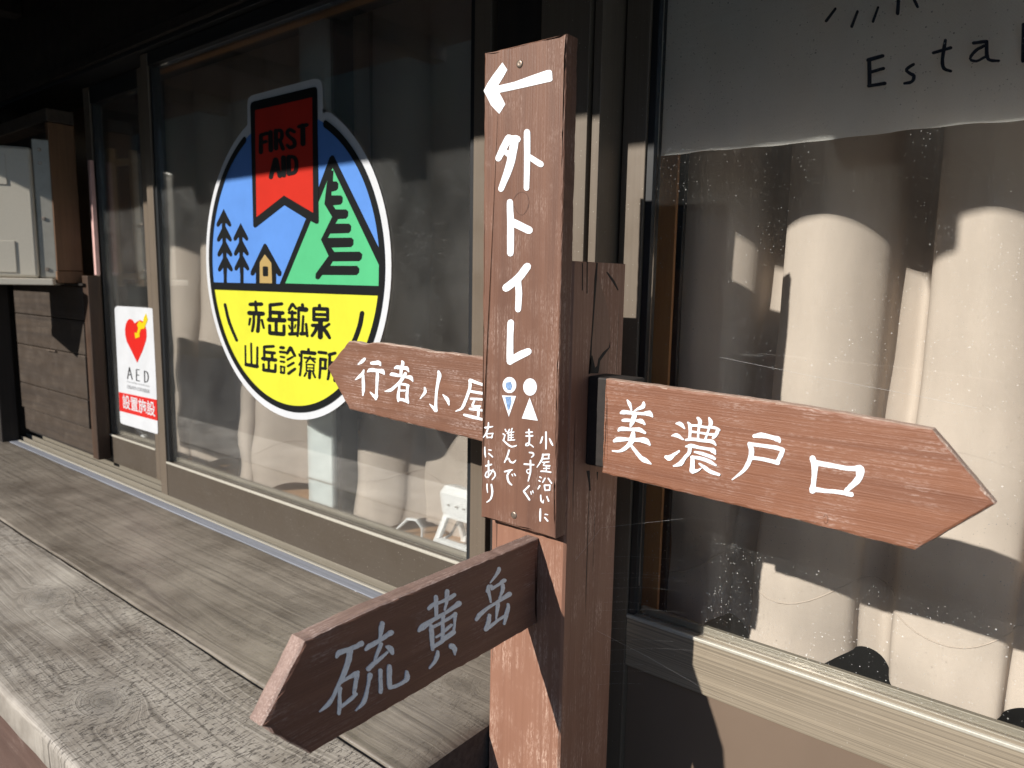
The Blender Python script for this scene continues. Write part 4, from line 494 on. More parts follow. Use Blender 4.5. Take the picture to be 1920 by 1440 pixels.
 'note_w8': ['-9322,-3841 -9248,-3833 -9178,-3825 -9119,-3818 -9064,-3810 -9051,-3803 -9045,-3792 -9050,-3782 -9063,-3780 -9118,-3785 -9176,-3791 -9246,-3798 -9319,-3806 -9334,-3813 -9341,-3826 -9336,-3837', '-9177,-3722 -9172,-3801 -9169,-3875 -9168,-3930 -9175,-3989 -9194,-4076 -9219,-4172 -9217,-4182 -9207,-4186 -9195,-4182 -9188,-4173 -9157,-4077 -9132,-3988 -9124,-3925 -9125,-3867 -9129,-3792 -9135,-3714 -9142,-3703 -9157,-3701 -9171,-3709', '-9163,-3901 -9203,-3908 -9242,-3923 -9262,-3952 -9263,-3982 -9243,-4006 -9211,-4020 -9178,-4007 -9152,-3988 -9147,-3980 -9149,-3972 -9158,-3969 -9169,-3972 -9191,-3988 -9205,-3996 -9222,-3987 -9236,-3971 -9235,-3954 -9226,-3939 -9200,-3931 -9162,-3924 -9152,-3918 -9149,-3910 -9153,-3903'],
 'note_w9': ['-9192,-4266 -9238,-4310 -9284,-4358 -9330,-4403 -9336,-4418 -9329,-4430 -9313,-4432 -9296,-4424 -9252,-4378 -9205,-4331 -9162,-4284 -9157,-4271 -9163,-4261 -9177,-4259', '-9337,-4435 -9284,-4487 -9228,-4540 -9174,-4592 -9160,-4595 -9145,-4590 -9137,-4578 -9140,-4565 -9191,-4512 -9246,-4458 -9298,-4405 -9314,-4400 -9332,-4407 -9341,-4421', '-9140,-4397 -9134,-4415 -9129,-4434 -9124,-4452 -9119,-4457 -9110,-4457 -9103,-4452 -9100,-4444 -9105,-4426 -9108,-4406 -9111,-4387 -9118,-4381 -9128,-4381 -9138,-4388', '-9092,-4369 -9084,-4384 -9077,-4399 -9070,-4413 -9063,-4417 -9055,-4416 -9049,-4410 -9047,-4403 -9053,-4388 -9059,-4372 -9066,-4357 -9073,-4352 -9083,-4354 -9091,-4361'],
 'note_w10': ['-9881,-3154 -9869,-3168 -9857,-3183 -9846,-3198 -9836,-3202 -9825,-3199 -9818,-3191 -9819,-3183 -9829,-3167 -9839,-3152 -9851,-3137 -9861,-3133 -9873,-3135 -9881,-3144', '-9930,-3265 -9911,-3272 -9891,-3279 -9872,-3286 -9859,-3286 -9848,-3278 -9846,-3268 -9854,-3260 -9873,-3254 -9892,-3246 -9912,-3239 -9925,-3240 -9935,-3247 -9937,-3257', '-9882,-3274 -9893,-3311 -9905,-3349 -9916,-3386 -9913,-3396 -9902,-3401 -9889,-3397 -9881,-3388 -9870,-3351 -9859,-3313 -9848,-3276 -9851,-3267 -9861,-3262 -9874,-3265', '-9930,-3402 -9870,-3440 -9811,-3477 -9746,-3505 -9674,-3518 -9602,-3497 -9538,-3466 -9529,-3458 -9528,-3448 -9537,-3441 -9550,-3442 -9613,-3467 -9668,-3481 -9722,-3469 -9782,-3445 -9844,-3413 -9906,-3378 -9919,-3377 -9930,-3383 -9935,-3393', '-9758,-3123 -9778,-3155 -9797,-3188 -9817,-3220 -9818,-3231 -9809,-3238 -9796,-3237 -9785,-3229 -9766,-3197 -9745,-3165 -9724,-3133 -9724,-3122 -9733,-3114 -9746,-3115', '-9782,-3212 -9783,-3264 -9784,-3317 -9785,-3369 -9780,-3378 -9769,-3380 -9757,-3375 -9751,-3365 -9750,-3313 -9748,-3260 -9746,-3208 -9752,-3199 -9764,-3196 -9776,-3201', '-9684,-3097 -9691,-3120 -9698,-3145 -9705,-3169 -9703,-3177 -9694,-3181 -9684,-3179 -9676,-3171 -9668,-3147 -9660,-3123 -9650,-3100 -9653,-3090 -9663,-3085 -9676,-3088', '-9763,-3211 -9714,-3201 -9664,-3190 -9615,-3180 -9606,-3175 -9603,-3166 -9608,-3159 -9618,-3157 -9667,-3168 -9717,-3178 -9766,-3188 -9776,-3194 -9779,-3203 -9774,-3210', '-9762,-3268 -9717,-3260 -9671,-3251 -9627,-3242 -9619,-3238 -9616,-3231 -9620,-3225 -9628,-3223 -9673,-3232 -9719,-3240 -9764,-3249 -9772,-3253 -9775,-3261 -9771,-3267', '-9761,-3321 -9716,-3313 -9670,-3305 -9626,-3297 -9618,-3292 -9615,-3285 -9619,-3280 -9627,-3277 -9672,-3286 -9718,-3294 -9763,-3302 -9771,-3306 -9774,-3313 -9770,-3319', '-9772,-3384 -9711,-3372 -9648,-3359 -9587,-3348 -9577,-3342 -9574,-3333 -9579,-3326 -9589,-3325 -9650,-3337 -9713,-3349 -9774,-3361 -9784,-3366 -9787,-3375 -9782,-3382', '-9696,-3180 -9696,-3237 -9696,-3295 -9697,-3352 -9693,-3359 -9684,-3360 -9676,-3356 -9672,-3349 -9671,-3292 -9672,-3234 -9671,-3177 -9675,-3171 -9683,-3169 -9691,-3173'],
 'note_w11': ['-9768,-3588 -9787,-3655 -9812,-3723 -9846,-3797 -9883,-3875 -9883,-3885 -9875,-3891 -9862,-3889 -9851,-3881 -9808,-3805 -9769,-3729 -9742,-3659 -9719,-3592 -9723,-3577 -9737,-3571 -9755,-3575', '-9840,-3845 -9787,-3805 -9756,-3785 -9752,-3805 -9731,-3846 -9681,-3866 -9620,-3865 -9574,-3829 -9543,-3787 -9540,-3778 -9544,-3771 -9554,-3770 -9564,-3775 -9603,-3809 -9632,-3828 -9663,-3828 -9696,-3818 -9712,-3785 -9748,-3753 -9807,-3784 -9862,-3826 -9868,-3836 -9864,-3846 -9853,-3849'],
 'note_w12': ['-9852,-4102 -9787,-4079 -9728,-4056 -9683,-4037 -9643,-4021 -9633,-4013 -9631,-4003 -9638,-3996 -9650,-3996 -9693,-4005 -9740,-4019 -9800,-4043 -9864,-4070 -9877,-4081 -9879,-4094 -9869,-4102', '-9713,-4028 -9768,-4084 -9808,-4153 -9799,-4236 -9764,-4308 -9715,-4342 -9662,-4359 -9650,-4359 -9639,-4352 -9636,-4342 -9641,-4334 -9683,-4310 -9716,-4279 -9745,-4217 -9755,-4150 -9726,-4100 -9679,-4046 -9675,-4032 -9682,-4021 -9698,-4020', '-9665,-4116 -9656,-4127 -9646,-4138 -9638,-4150 -9630,-4153 -9621,-4151 -9615,-4144 -9615,-4137 -9624,-4125 -9631,-4113 -9639,-4101 -9648,-4097 -9659,-4099 -9666,-4107', '-9601,-4092 -9588,-4104 -9575,-4116 -9562,-4128 -9553,-4131 -9542,-4127 -9537,-4119 -9539,-4111 -9551,-4098 -9564,-4086 -9576,-4074 -9586,-4071 -9597,-4075 -9603,-4083'],
 'note_w13': ['-10439,-3207 -10371,-3192 -10308,-3176 -10260,-3159 -10218,-3144 -10208,-3137 -10207,-3127 -10213,-3121 -10225,-3121 -10268,-3130 -10315,-3142 -10377,-3154 -10444,-3167 -10461,-3177 -10466,-3192 -10457,-3204', '-10363,-3066 -10365,-3118 -10373,-3173 -10400,-3247 -10434,-3318 -10466,-3366 -10500,-3411 -10503,-3418 -10498,-3424 -10489,-3425 -10480,-3420 -10435,-3379 -10391,-3329 -10354,-3253 -10328,-3174 -10322,-3114 -10326,-3061 -10332,-3052 -10344,-3050 -10357,-3055', '-10417,-3317 -10409,-3349 -10399,-3381 -10390,-3413 -10382,-3421 -10369,-3421 -10358,-3413 -10354,-3403 -10364,-3371 -10374,-3338 -10383,-3306 -10391,-3299 -10404,-3299 -10414,-3306', '-10385,-3332 -10325,-3320 -10264,-3308 -10204,-3297 -10193,-3290 -10189,-3280 -10195,-3272 -10207,-3270 -10267,-3282 -10328,-3295 -10388,-3307 -10399,-3314 -10402,-3323 -10397,-3330', '-10229,-3283 -10239,-3318 -10250,-3353 -10260,-3388 -10257,-3398 -10247,-3402 -10234,-3399 -10225,-3390 -10215,-3355 -10204,-3320 -10193,-3285 -10196,-3275 -10207,-3270 -10220,-3274', '-10372,-3413 -10325,-3405 -10276,-3397 -10230,-3391 -10218,-3384 -10213,-3374 -10218,-3366 -10230,-3363 -10277,-3369 -10325,-3377 -10373,-3384 -10385,-3390 -10390,-3401 -10385,-3410'],
 'note_w14': ['-10458,-3633 -10461,-3696 -10460,-3757 -10449,-3808 -10432,-3854 -10426,-3861 -10415,-3861 -10405,-3855 -10401,-3845 -10408,-3797 -10414,-3746 -10420,-3689 -10426,-3628 -10431,-3621 -10442,-3619 -10453,-3624', '-10331,-3685 -10305,-3685 -10278,-3684 -10253,-3683 -10242,-3679 -10236,-3671 -10239,-3663 -10248,-3658 -10274,-3659 -10300,-3660 -10326,-3661 -10337,-3666 -10343,-3674 -10340,-3682', '-10339,-3767 -10300,-3787 -10259,-3807 -10220,-3827 -10208,-3828 -10196,-3822 -10192,-3812 -10198,-3803 -10236,-3783 -10276,-3761 -10315,-3742 -10328,-3741 -10340,-3747 -10345,-3758'],
 'note_w15': ['-10394,-4070 -10343,-4049 -10290,-4029 -10239,-4010 -10225,-3999 -10222,-3985 -10233,-3976 -10251,-3976 -10302,-3994 -10356,-4013 -10408,-4031 -10423,-4044 -10426,-4060 -10414,-4070', '-10349,-3930 -10346,-4027 -10344,-4122 -10341,-4213 -10338,-4304 -10333,-4311 -10323,-4313 -10313,-4308 -10308,-4299 -10300,-4207 -10297,-4114 -10302,-4018 -10308,-3922 -10316,-3913 -10330,-3911 -10344,-3918', '-10205,-4092 -10242,-4156 -10282,-4214 -10333,-4269 -10374,-4301 -10384,-4293 -10405,-4270 -10414,-4266 -10425,-4269 -10432,-4277 -10432,-4287 -10411,-4315 -10366,-4328 -10307,-4286 -10252,-4226 -10212,-4163 -10177,-4098 -10177,-4089 -10184,-4083 -10196,-4085', '-10403,-4282 -10390,-4238 -10371,-4202 -10324,-4170 -10266,-4147 -10214,-4142 -10173,-4153 -10148,-4184 -10143,-4224 -10175,-4270 -10224,-4326 -10228,-4335 -10223,-4343 -10212,-4344 -10201,-4338 -10146,-4282 -10105,-4225 -10110,-4168 -10144,-4126 -10203,-4111 -10270,-4119 -10339,-4146 -10399,-4187 -10424,-4236 -10434,-4283 -10431,-4291 -10421,-4295 -10409,-4291'],
 'note_w16': ['-10381,-4465 -10381,-4511 -10378,-4558 -10369,-4608 -10356,-4657 -10350,-4662 -10341,-4662 -10333,-4657 -10330,-4649 -10337,-4599 -10342,-4550 -10344,-4504 -10344,-4459 -10350,-4451 -10362,-4449 -10374,-4455', '-10259,-4456 -10242,-4534 -10232,-4611 -10241,-4695 -10265,-4772 -10311,-4823 -10370,-4870 -10376,-4880 -10373,-4889 -10363,-4892 -10351,-4888 -10284,-4842 -10223,-4782 -10188,-4693 -10174,-4600 -10188,-4517 -10214,-4441 -10225,-4432 -10241,-4433 -10255,-4442'],
 'cloth_ray': ['-5179,5979 -5237,5909 -5299,5838 -5358,5767 -5361,5746 -5349,5725 -5327,5715 -5307,5721 -5249,5792 -5191,5868 -5135,5939 -5132,5959 -5144,5979 -5164,5988', '-4727,5827 -4758,5733 -4791,5636 -4824,5543 -4821,5518 -4802,5499 -4779,5495 -4767,5511 -4737,5606 -4706,5704 -4676,5798 -4679,5818 -4694,5834 -4713,5837', '-4325,5823 -4350,5735 -4379,5646 -4407,5558 -4403,5536 -4386,5519 -4366,5516 -4355,5530 -4330,5619 -4305,5710 -4281,5799 -4284,5816 -4296,5830 -4313,5832', '-3962,5873 -3955,5789 -3956,5704 -3956,5621 -3943,5592 -3917,5574 -3892,5578 -3887,5603 -3885,5685 -3890,5771 -3892,5854 -3903,5878 -3924,5893 -3945,5890', '-3672,5830 -3643,5772 -3613,5712 -3582,5655 -3565,5638 -3544,5635 -3532,5649 -3538,5670 -3562,5729 -3593,5789 -3621,5847 -3640,5865 -3662,5868 -3675,5854'],
 'cloth_E': ['-4398,4744 -4306,4759 -4211,4772 -4121,4786 -4103,4801 -4102,4826 -4120,4849 -4146,4859 -4238,4850 -4334,4838 -4427,4827 -4449,4809 -4450,4778 -4428,4750', '-4432,4786 -4418,4620 -4402,4449 -4389,4282 -4375,4254 -4349,4240 -4324,4247 -4309,4270 -4320,4436 -4336,4607 -4355,4773 -4368,4801 -4394,4816 -4418,4809', '-4360,4494 -4269,4509 -4176,4523 -4086,4534 -4070,4548 -4069,4571 -4085,4592 -4108,4598 -4198,4588 -4291,4572 -4383,4562 -4400,4548 -4400,4525 -4384,4503', '-4363,4223 -4256,4225 -4147,4226 -4041,4223 -4020,4235 -4015,4261 -4031,4286 -4057,4299 -4161,4293 -4270,4291 -4377,4289 -4394,4279 -4398,4259 -4385,4238'],
 'cloth_s': ['-3556,4582 -3607,4560 -3657,4531 -3692,4494 -3686,4436 -3649,4400 -3617,4368 -3582,4343 -3552,4322 -3546,4319 -3548,4303 -3552,4267 -3568,4244 -3598,4241 -3640,4236 -3687,4232 -3702,4223 -3705,4205 -3694,4187 -3675,4179 -3627,4176 -3575,4173 -3531,4191 -3495,4225 -3481,4275 -3481,4330 -3518,4377 -3558,4399 -3587,4420 -3617,4441 -3634,4462 -3634,4457 -3616,4474 -3572,4503 -3523,4529 -3514,4546 -3519,4569 -3537,4584'],
 'cloth_t': ['-3193,4688 -3092,4701 -2989,4718 -2889,4730 -2874,4743 -2874,4765 -2888,4785 -2910,4795 -3008,4775 -3113,4763 -3214,4747 -3228,4735 -3228,4714 -3214,4695', '-3034,4934 -3049,4812 -3058,4687 -3059,4578 -3056,4496 -3040,4429 -3011,4369 -2961,4329 -2910,4308 -2865,4289 -2845,4290 -2835,4306 -2840,4327 -2857,4341 -2902,4362 -2942,4383 -2963,4408 -2979,4439 -2988,4489 -2998,4562 -2991,4664 -2983,4788 -2979,4914 -2986,4936 -3003,4950 -3022,4949'],
 'cloth_a': ['-2516,4750 -2443,4747 -2367,4742 -2293,4731 -2274,4742 -2270,4766 -2283,4792 -2306,4801 -2380,4810 -2454,4808 -2527,4813 -2544,4804 -2548,4783 -2536,4762', '-2333,4771 -2325,4684 -2318,4595 -2310,4520 -2291,4465 -2265,4420 -2224,4390 -2174,4367 -2117,4362 -2063,4355 -2050,4360 -2046,4374 -2053,4390 -2067,4399 -2121,4410 -2174,4427 -2211,4439 -2226,4459 -2233,4479 -2241,4518 -2253,4585 -2261,4671 -2270,4758 -2281,4782 -2302,4796 -2321,4791', '-2349,4727 -2396,4704 -2449,4686 -2494,4655 -2531,4607 -2565,4556 -2571,4498 -2539,4444 -2487,4417 -2434,4407 -2382,4420 -2331,4446 -2278,4466 -2269,4480 -2273,4500 -2288,4515 -2304,4513 -2355,4491 -2403,4465 -2445,4456 -2483,4468 -2516,4484 -2525,4495 -2516,4521 -2488,4565 -2452,4600 -2417,4630 -2368,4648 -2320,4671 -2310,4686 -2313,4708 -2329,4724'],
 'cloth_b': ['-1765,4975 -1747,4757 -1731,4531 -1714,4312 -1703,4287 -1682,4274 -1663,4280 -1653,4301 -1676,4521 -1691,4745 -1708,4963 -1719,4987 -1740,5001 -1758,4995', '-1676,4520 -1611,4531 -1546,4536 -1508,4534 -1491,4512 -1477,4465 -1470,4419 -1472,4379 -1488,4345 -1509,4324 -1546,4313 -1604,4322 -1665,4331 -1680,4324 -1685,4306 -1676,4286 -1659,4279 -1598,4270 -1534,4255 -1479,4265 -1441,4299 -1421,4350 -1417,4405 -1430,4466 -1449,4533 -1498,4585 -1562,4600 -1629,4585 -1693,4571 -1704,4560 -1704,4542 -1693,4526'],
 'rib_white': ['-26421,5201 -26337,6625 -26257,6821 -26029,6897 -23955,6903 -22122,6904 -21829,6836 -21675,6697 -21641,6507 -21678,4714'],
 'rib_white2': ['-26439,4887 -26399,5576 -26492,5681 -26660,5689 -26899,5568 -27396,4979', '-21702,4433 -21666,5651 -21467,5728 -21235,5667 -20820,5408 -21153,4380'],
 'rib_black': ['-26100,6516 -26015,6633 -25850,6652 -22115,6623 -21987,6600 -21934,6517 -21945,4361 -21960,2044 -22003,1978 -22118,1967 -22761,2195 -24049,2723 -25943,1993 -26062,1970 -26147,2032'],
 'rib_red': ['-25773,6319 -22207,6294 -22270,2361 -24034,3068 -25893,2366'],
 'first_aid_text': ['-25569,5371 -25579,5172 -25598,4966 -25611,4766 -25564,4704 -25461,4671 -25356,4685 -25307,4737 -25298,4937 -25293,5142 -25282,5340 -25325,5398 -25421,5430 -25520,5419', '-25388,5294 -25254,5303 -25117,5314 -24984,5323 -24913,5351 -24903,5401 -24962,5446 -25056,5464 -25189,5455 -25326,5445 -25461,5436 -25533,5408 -25543,5358 -25484,5312', '-25381,5022 -25273,5029 -25160,5034 -25052,5040 -24986,5065 -24974,5110 -25025,5152 -25110,5169 -25218,5163 -25331,5159 -25441,5153 -25511,5128 -25523,5081 -25470,5038', '-24949,5424 -24949,5209 -24951,4988 -24953,4773 -24902,4708 -24793,4674 -24684,4690 -24633,4746 -24633,4960 -24630,5179 -24629,5392 -24680,5457 -24788,5493 -24897,5479', '-24584,5434 -24590,5226 -24596,5010 -24599,4800 -24553,4741 -24454,4709 -24355,4724 -24309,4774 -24303,4983 -24300,5197 -24295,5404 -24341,5464 -24440,5498 -24540,5485', '-24402,5344 -24294,5343 -24206,5342 -24194,5342 -24191,5334 -24175,5291 -24171,5245 -24177,5199 -24199,5154 -24217,5130 -24247,5125 -24326,5127 -24423,5129 -24490,5113 -24512,5073 -24476,5032 -24402,5012 -24305,5007 -24191,5002 -24065,5022 -23983,5080 -23941,5149 -23927,5218 -23931,5289 -23967,5367 -24064,5445 -24215,5478 -24339,5475 -24446,5472 -24515,5450 -24531,5406 -24485,5363', '-24302,5036 -24248,4929 -24188,4820 -24130,4714 -24061,4669 -23964,4658 -23892,4689 -23884,4743 -23953,4847 -24020,4955 -24093,5059 -24152,5097 -24233,5107 -24293,5082', '-23229,5298 -23325,5343 -23434,5394 -23580,5430 -23721,5404 -23806,5348 -23846,5273 -23814,5193 -23742,5127 -23662,5066 -23567,5009 -23477,4962 -23432,4929 -23413,4890 -23404,4847 -23406,4829 -23433,4818 -23506,4805 -23554,4801 -23565,4804 -23610,4832 -23671,4870 -23741,4892 -23812,4883 -23843,4848 -23819,4805 -23768,4763 -23701,4711 -23578,4667 -23436,4664 -23302,4686 -23187,4735 -23149,4817 -23162,4901 -23213,4984 -23311,5055 -23416,5105 -23493,5146 -23554,5191 -23596,5232 -23607,5248 -23596,5264 -23560,5286 -23553,5291 -23529,5285 -23444,5246 -23342,5205 -23263,5192 -23199,5212 -23187,5254', '-22985,5332 -22824,5333 -22659,5337 -22500,5338 -22432,5361 -22417,5407 -22463,5452 -22545,5472 -22705,5471 -22869,5468 -23031,5466 -23100,5444 -23117,5398 -23069,5352', '-22919,5421 -22920,5214 -22929,5001 -22930,4793 -22882,4728 -22779,4694 -22676,4710 -22626,4764 -22625,4971 -22628,5184 -22627,5390 -22673,5452 -22772,5486 -22871,5474', '-24657,4431 -24763,4229 -24867,4017 -24972,3811 -24955,3753 -24876,3713 -24775,3714 -24706,3753 -24598,3957 -24486,4166 -24378,4367 -24396,4427 -24479,4470 -24584,4471', '-24616,4389 -24538,4185 -24460,3975 -24389,3772 -24327,3722 -24228,3705 -24145,3731 -24123,3786 -24190,3988 -24258,4197 -24328,4400 -24393,4454 -24499,4474 -24588,4447', '-24660,3941 -24548,3942 -24433,3945 -24322,3944 -24262,3962 -24245,3999 -24280,4035 -24347,4050 -24458,4050 -24573,4048 -24685,4048 -24746,4030 -24764,3994 -24728,3957', '-24146,4435 -24151,4226 -24151,4010 -24154,3800 -24107,3739 -24004,3708 -23901,3725 -23852,3780 -23845,3988 -23846,4203 -23839,4410 -23887,4473 -23992,4506 -24097,4490', '-23806,4424 -23812,4227 -23815,4023 -23817,3825 -23772,3766 -23675,3737 -23578,3753 -23535,3806 -23530,4002 -23531,4205 -23529,4401 -23573,4458 -23666,4488 -23760,4474', '-23660,4358 -23543,4341 -23441,4325 -23389,4310 -23362,4288 -23334,4248 -23317,4194 -23309,4121 -23319,4038 -23343,3972 -23361,3935 -23384,3916 -23417,3903 -23482,3892 -23584,3885 -23695,3878 -23762,3854 -23778,3810 -23733,3769 -23653,3751 -23540,3756 -23418,3758 -23300,3776 -23208,3813 -23148,3863 -23111,3925 -23085,4007 -23076,4103 -23083,4192 -23109,4269 -23158,4344 -23253,4413 -23389,4453 -23520,4467 -23638,4481 -23715,4472 -23753,4435 -23730,4390'],
 'mt_black': ['-21221,4233 -21149,4250 -21067,4219 -20776,3819 -18797,1114 -18480,690 -18539,-237 -24505,-211 -22740,2160 -21939,3242 -21289,4196'],
 'mt_green': ['-21138,3815 -18769,513 -18797,-166 -24104,-153 -22445,2060'],
 'mt_rock': ['-21079,3727 -21127,3369 -20924,3355 -20827,3274 -20848,3109 -20959,3049 -21208,3025 -21223,2904 -20690,2872 -20594,2793 -20614,2644 -20713,2566 -21137,2561 -21002,2419 -20431,2391 -20314,2312 -20328,2163 -20437,2084 -20872,2085 -21014,1938 -20280,1911 -20169,1834 -20183,1674 -20302,1594 -21330,1606 -21458,1465 -20167,1440 -20051,1363 -20065,1203 -20189,1122 -21258,1122 -21111,976 -19743,965 -19603,880 -19632,731 -19759,648 -21198,648 -21348,500 -19882,491 -19763,397 -19781,263 -19914,178 -21828,172 -21978,40 -22097,3 -22225,55 -22208,216 -21436,841 -21861,1412 -21203,2177 -21625,2630 -21469,3336 -21256,3741'],
 'tree1': ['-28300,2791 -27804,2233 -27750,2140 -27800,2074 -27906,2066 -28185,2227 -28218,1968 -28480,1977 -28477,2238 -28722,2094 -28847,2098 -28905,2173 -28868,2252', '-28302,2196 -27805,1641 -27751,1548 -27801,1481 -27908,1472 -28187,1631 -28220,1370 -28483,1375 -28481,1638 -28726,1489 -28852,1492 -28909,1567 -28872,1647', '-28305,1597 -27807,1046 -27752,953 -27802,885 -27909,874 -28190,1030 -28223,768 -28487,770 -28484,1034 -28730,882 -28856,883 -28914,957 -28876,1039', '-28308,995 -27808,447 -27753,355 -27803,286 -27911,274 -28192,427 -28225,163 -28490,161 -28487,427 -28733,271 -28860,270 -28918,344 -28881,427', '-28445,472 -28212,472 -28259,-226 -28493,-229'],
 'tree2': ['-27064,2186 -26590,1646 -26537,1555 -26584,1490 -26686,1481 -26952,1635 -26982,1381 -27231,1386 -27230,1642 -27462,1498 -27581,1501 -27637,1573 -27601,1652', '-27064,1603 -26587,1066 -26535,975 -26582,909 -26684,899 -26951,1051 -26981,795 -27231,797 -27230,1054 -27462,906 -27582,907 -27637,980 -27602,1059', '-27063,1017 -26585,483 -26533,392 -26580,326 -26682,314 -26950,463 -26980,206 -27231,204 -27230,463 -27462,311 -27583,311 -27638,383 -27603,463', '-27190,507 -26947,507 -26990,-208 -27234,-211'],
 'cabin_black': ['-25389,1350 -25282,1302 -24333,260 -24351,148 -24458,106 -24575,128 -24689,240 -24710,-195 -26095,-195 -26070,273 -26219,139 -26362,115 -26460,169 -26424,291 -25486,1306'],
 'cabin_tan': ['-25410,936 -24979,606 -24969,-164 -25813,-164 -25770,628'],
 'cabin_window': ['-25515,482 -25256,474 -25203,444 -25212,131 -25261,96 -25521,98 -25575,128 -25572,451'],
 'side_lines': ['-28571,-1095 -28491,-1334 -28410,-1575 -28297,-1822 -28132,-2071 -27937,-2319 -27745,-2564 -27686,-2589 -27607,-2584 -27550,-2549 -27544,-2506 -27727,-2259 -27910,-2012 -28065,-1771 -28177,-1535 -28265,-1300 -28353,-1063 -28401,-1030 -28481,-1025 -28549,-1051', '-19772,-1084 -19815,-1231 -19857,-1376 -19919,-1533 -20014,-1720 -20131,-1924 -20264,-2123 -20417,-2313 -20591,-2504 -20768,-2699 -20780,-2759 -20727,-2803 -20636,-2805 -20556,-2766 -20376,-2573 -20195,-2380 -20032,-2181 -19892,-1971 -19771,-1760 -19675,-1565 -19613,-1397 -19576,-1246 -19539,-1100 -19563,-1046 -19636,-1019 -19721,-1035'],
 'kanji_k1': ['-26275,-908 -26270,-991 -26265,-1076 -26261,-1158 -26225,-1194 -26155,-1205 -26087,-1184 -26056,-1144 -26061,-1062 -26066,-977 -26071,-895 -26106,-859 -26176,-848 -26245,-868', '-26564,-1097 -26294,-1086 -26020,-1074 -25756,-1063 -25663,-1034 -25623,-981 -25661,-930 -25753,-909 -26016,-920 -26291,-931 -26560,-941 -26657,-970 -26699,-1025 -26660,-1076', '-26260,-1131 -26258,-1192 -26257,-1254 -26256,-1315 -26220,-1354 -26147,-1366 -26074,-1345 -26041,-1302 -26042,-1241 -26044,-1179 -26045,-1118 -26080,-1080 -26153,-1068 -26226,-1088', '-26669,-1459 -26339,-1455 -26005,-1451 -25685,-1447 -25574,-1418 -25521,-1357 -25556,-1297 -25659,-1270 -25978,-1272 -26312,-1275 -26641,-1277 -26757,-1307 -26813,-1370 -26776,-1431', '-26420,-1452 -26423,-1573 -26433,-1688 -26465,-1796 -26503,-1897 -26535,-1990 -26568,-2082 -26556,-2119 -26502,-2138 -26434,-2128 -26389,-2095 -26336,-2004 -26289,-1908 -26259,-1800 -26239,-1685 -26229,-1565 -26225,-1443 -26255,-1408 -26321,-1396 -26387,-1414', '-26090,-1462 -26108,-1623 -26131,-1779 -26168,-1923 -26210,-2066 -26177,-2119 -26088,-2141 -25989,-2119 -25933,-2066 -25909,-1923 -25886,-1776 -25865,-1617 -25845,-1457 -25879,-1411 -25959,-1394 -26045,-1415', '-26687,-1588 -26710,-1669 -26734,-1752 -26758,-1833 -26744,-1863 -26696,-1878 -26641,-1868 -26606,-1840 -26572,-1759 -26538,-1677 -26504,-1597 -26521,-1560 -26578,-1543 -26645,-1554', '-25852,-1624 -25808,-1726 -25762,-1830 -25718,-1931 -25681,-1955 -25624,-1957 -25576,-1935 -25563,-1902 -25600,-1800 -25639,-1694 -25676,-1592 -25717,-1565 -25782,-1562 -25837,-1586'],
 'kanji_k2': ['-25272,-1017 -25281,-1213 -25291,-1416 -25301,-1613 -25267,-1655 -25191,-1670 -25113,-1648 -25074,-1603 -25065,-1407 -25055,-1205 -25046,-1010 -25080,-968 -25155,-952 -25233,-972', '-25149,-1073 -24887,-1048 -24621,-1022 -24366,-998 -24292,-970 -24265,-923 -24303,-882 -24382,-867 -24638,-887 -24905,-908 -25167,-929 -25251,-959 -25281,-1011 -25239,-1057', '-25183,-1363 -24899,-1361 -24611,-1358 -24334,-1355 -24240,-1329 -24196,-1276 -24226,-1224 -24313,-1200 -24589,-1202 -24877,-1203 -25160,-1205 -25258,-1231 -25305,-1286 -25273,-1339', '-24671,-1329 -24675,-1405 -24678,-1483 -24682,-1559 -24644,-1607 -24559,-1623 -24474,-1599 -24431,-1548 -24428,-1472 -24424,-1395 -24421,-1319 -24459,-1272 -24543,-1255 -24629,-1278', '-25288,-1665 -24936,-1657 -24578,-1648 -24237,-1641 -24130,-1610 -24080,-1549 -24116,-1489 -24216,-1462 -24557,-1469 -24914,-1475 -25266,-1482 -25378,-1513 -25431,-1576 -25394,-1638', '-25342,-1799 -25344,-1902 -25347,-2008 -25349,-2112 -25312,-2153 -25235,-2166 -25158,-2142 -25121,-2096 -25122,-1993 -25123,-1887 -25125,-1785 -25159,-1745 -25233,-1733 -25307,-1754', '-24893,-1620 -24900,-1757 -24906,-1897 -24913,-2034 -24879,-2075 -24804,-2089 -24727,-2067 -24689,-2021 -24683,-1885 -24677,-1746 -24670,-1610 -24704,-1568 -24779,-1554 -24855,-1575', '-24370,-1762 -24377,-1867 -24383,-1976 -24389,-2081 -24356,-2123 -24283,-2136 -24208,-2114 -24171,-2069 -24168,-1964 -24165,-1856 -24162,-1751 -24194,-1712 -24264,-1698 -24335,-1719', '-25228,-2172 -24925,-2170 -24617,-2168 -24323,-2166 -24224,-2139 -24174,-2084 -24202,-2029 -24291,-2003 -24585,-2004 -24892,-2005 -25194,-2006 -25298,-2033 -25350,-2090 -25321,-2146'],
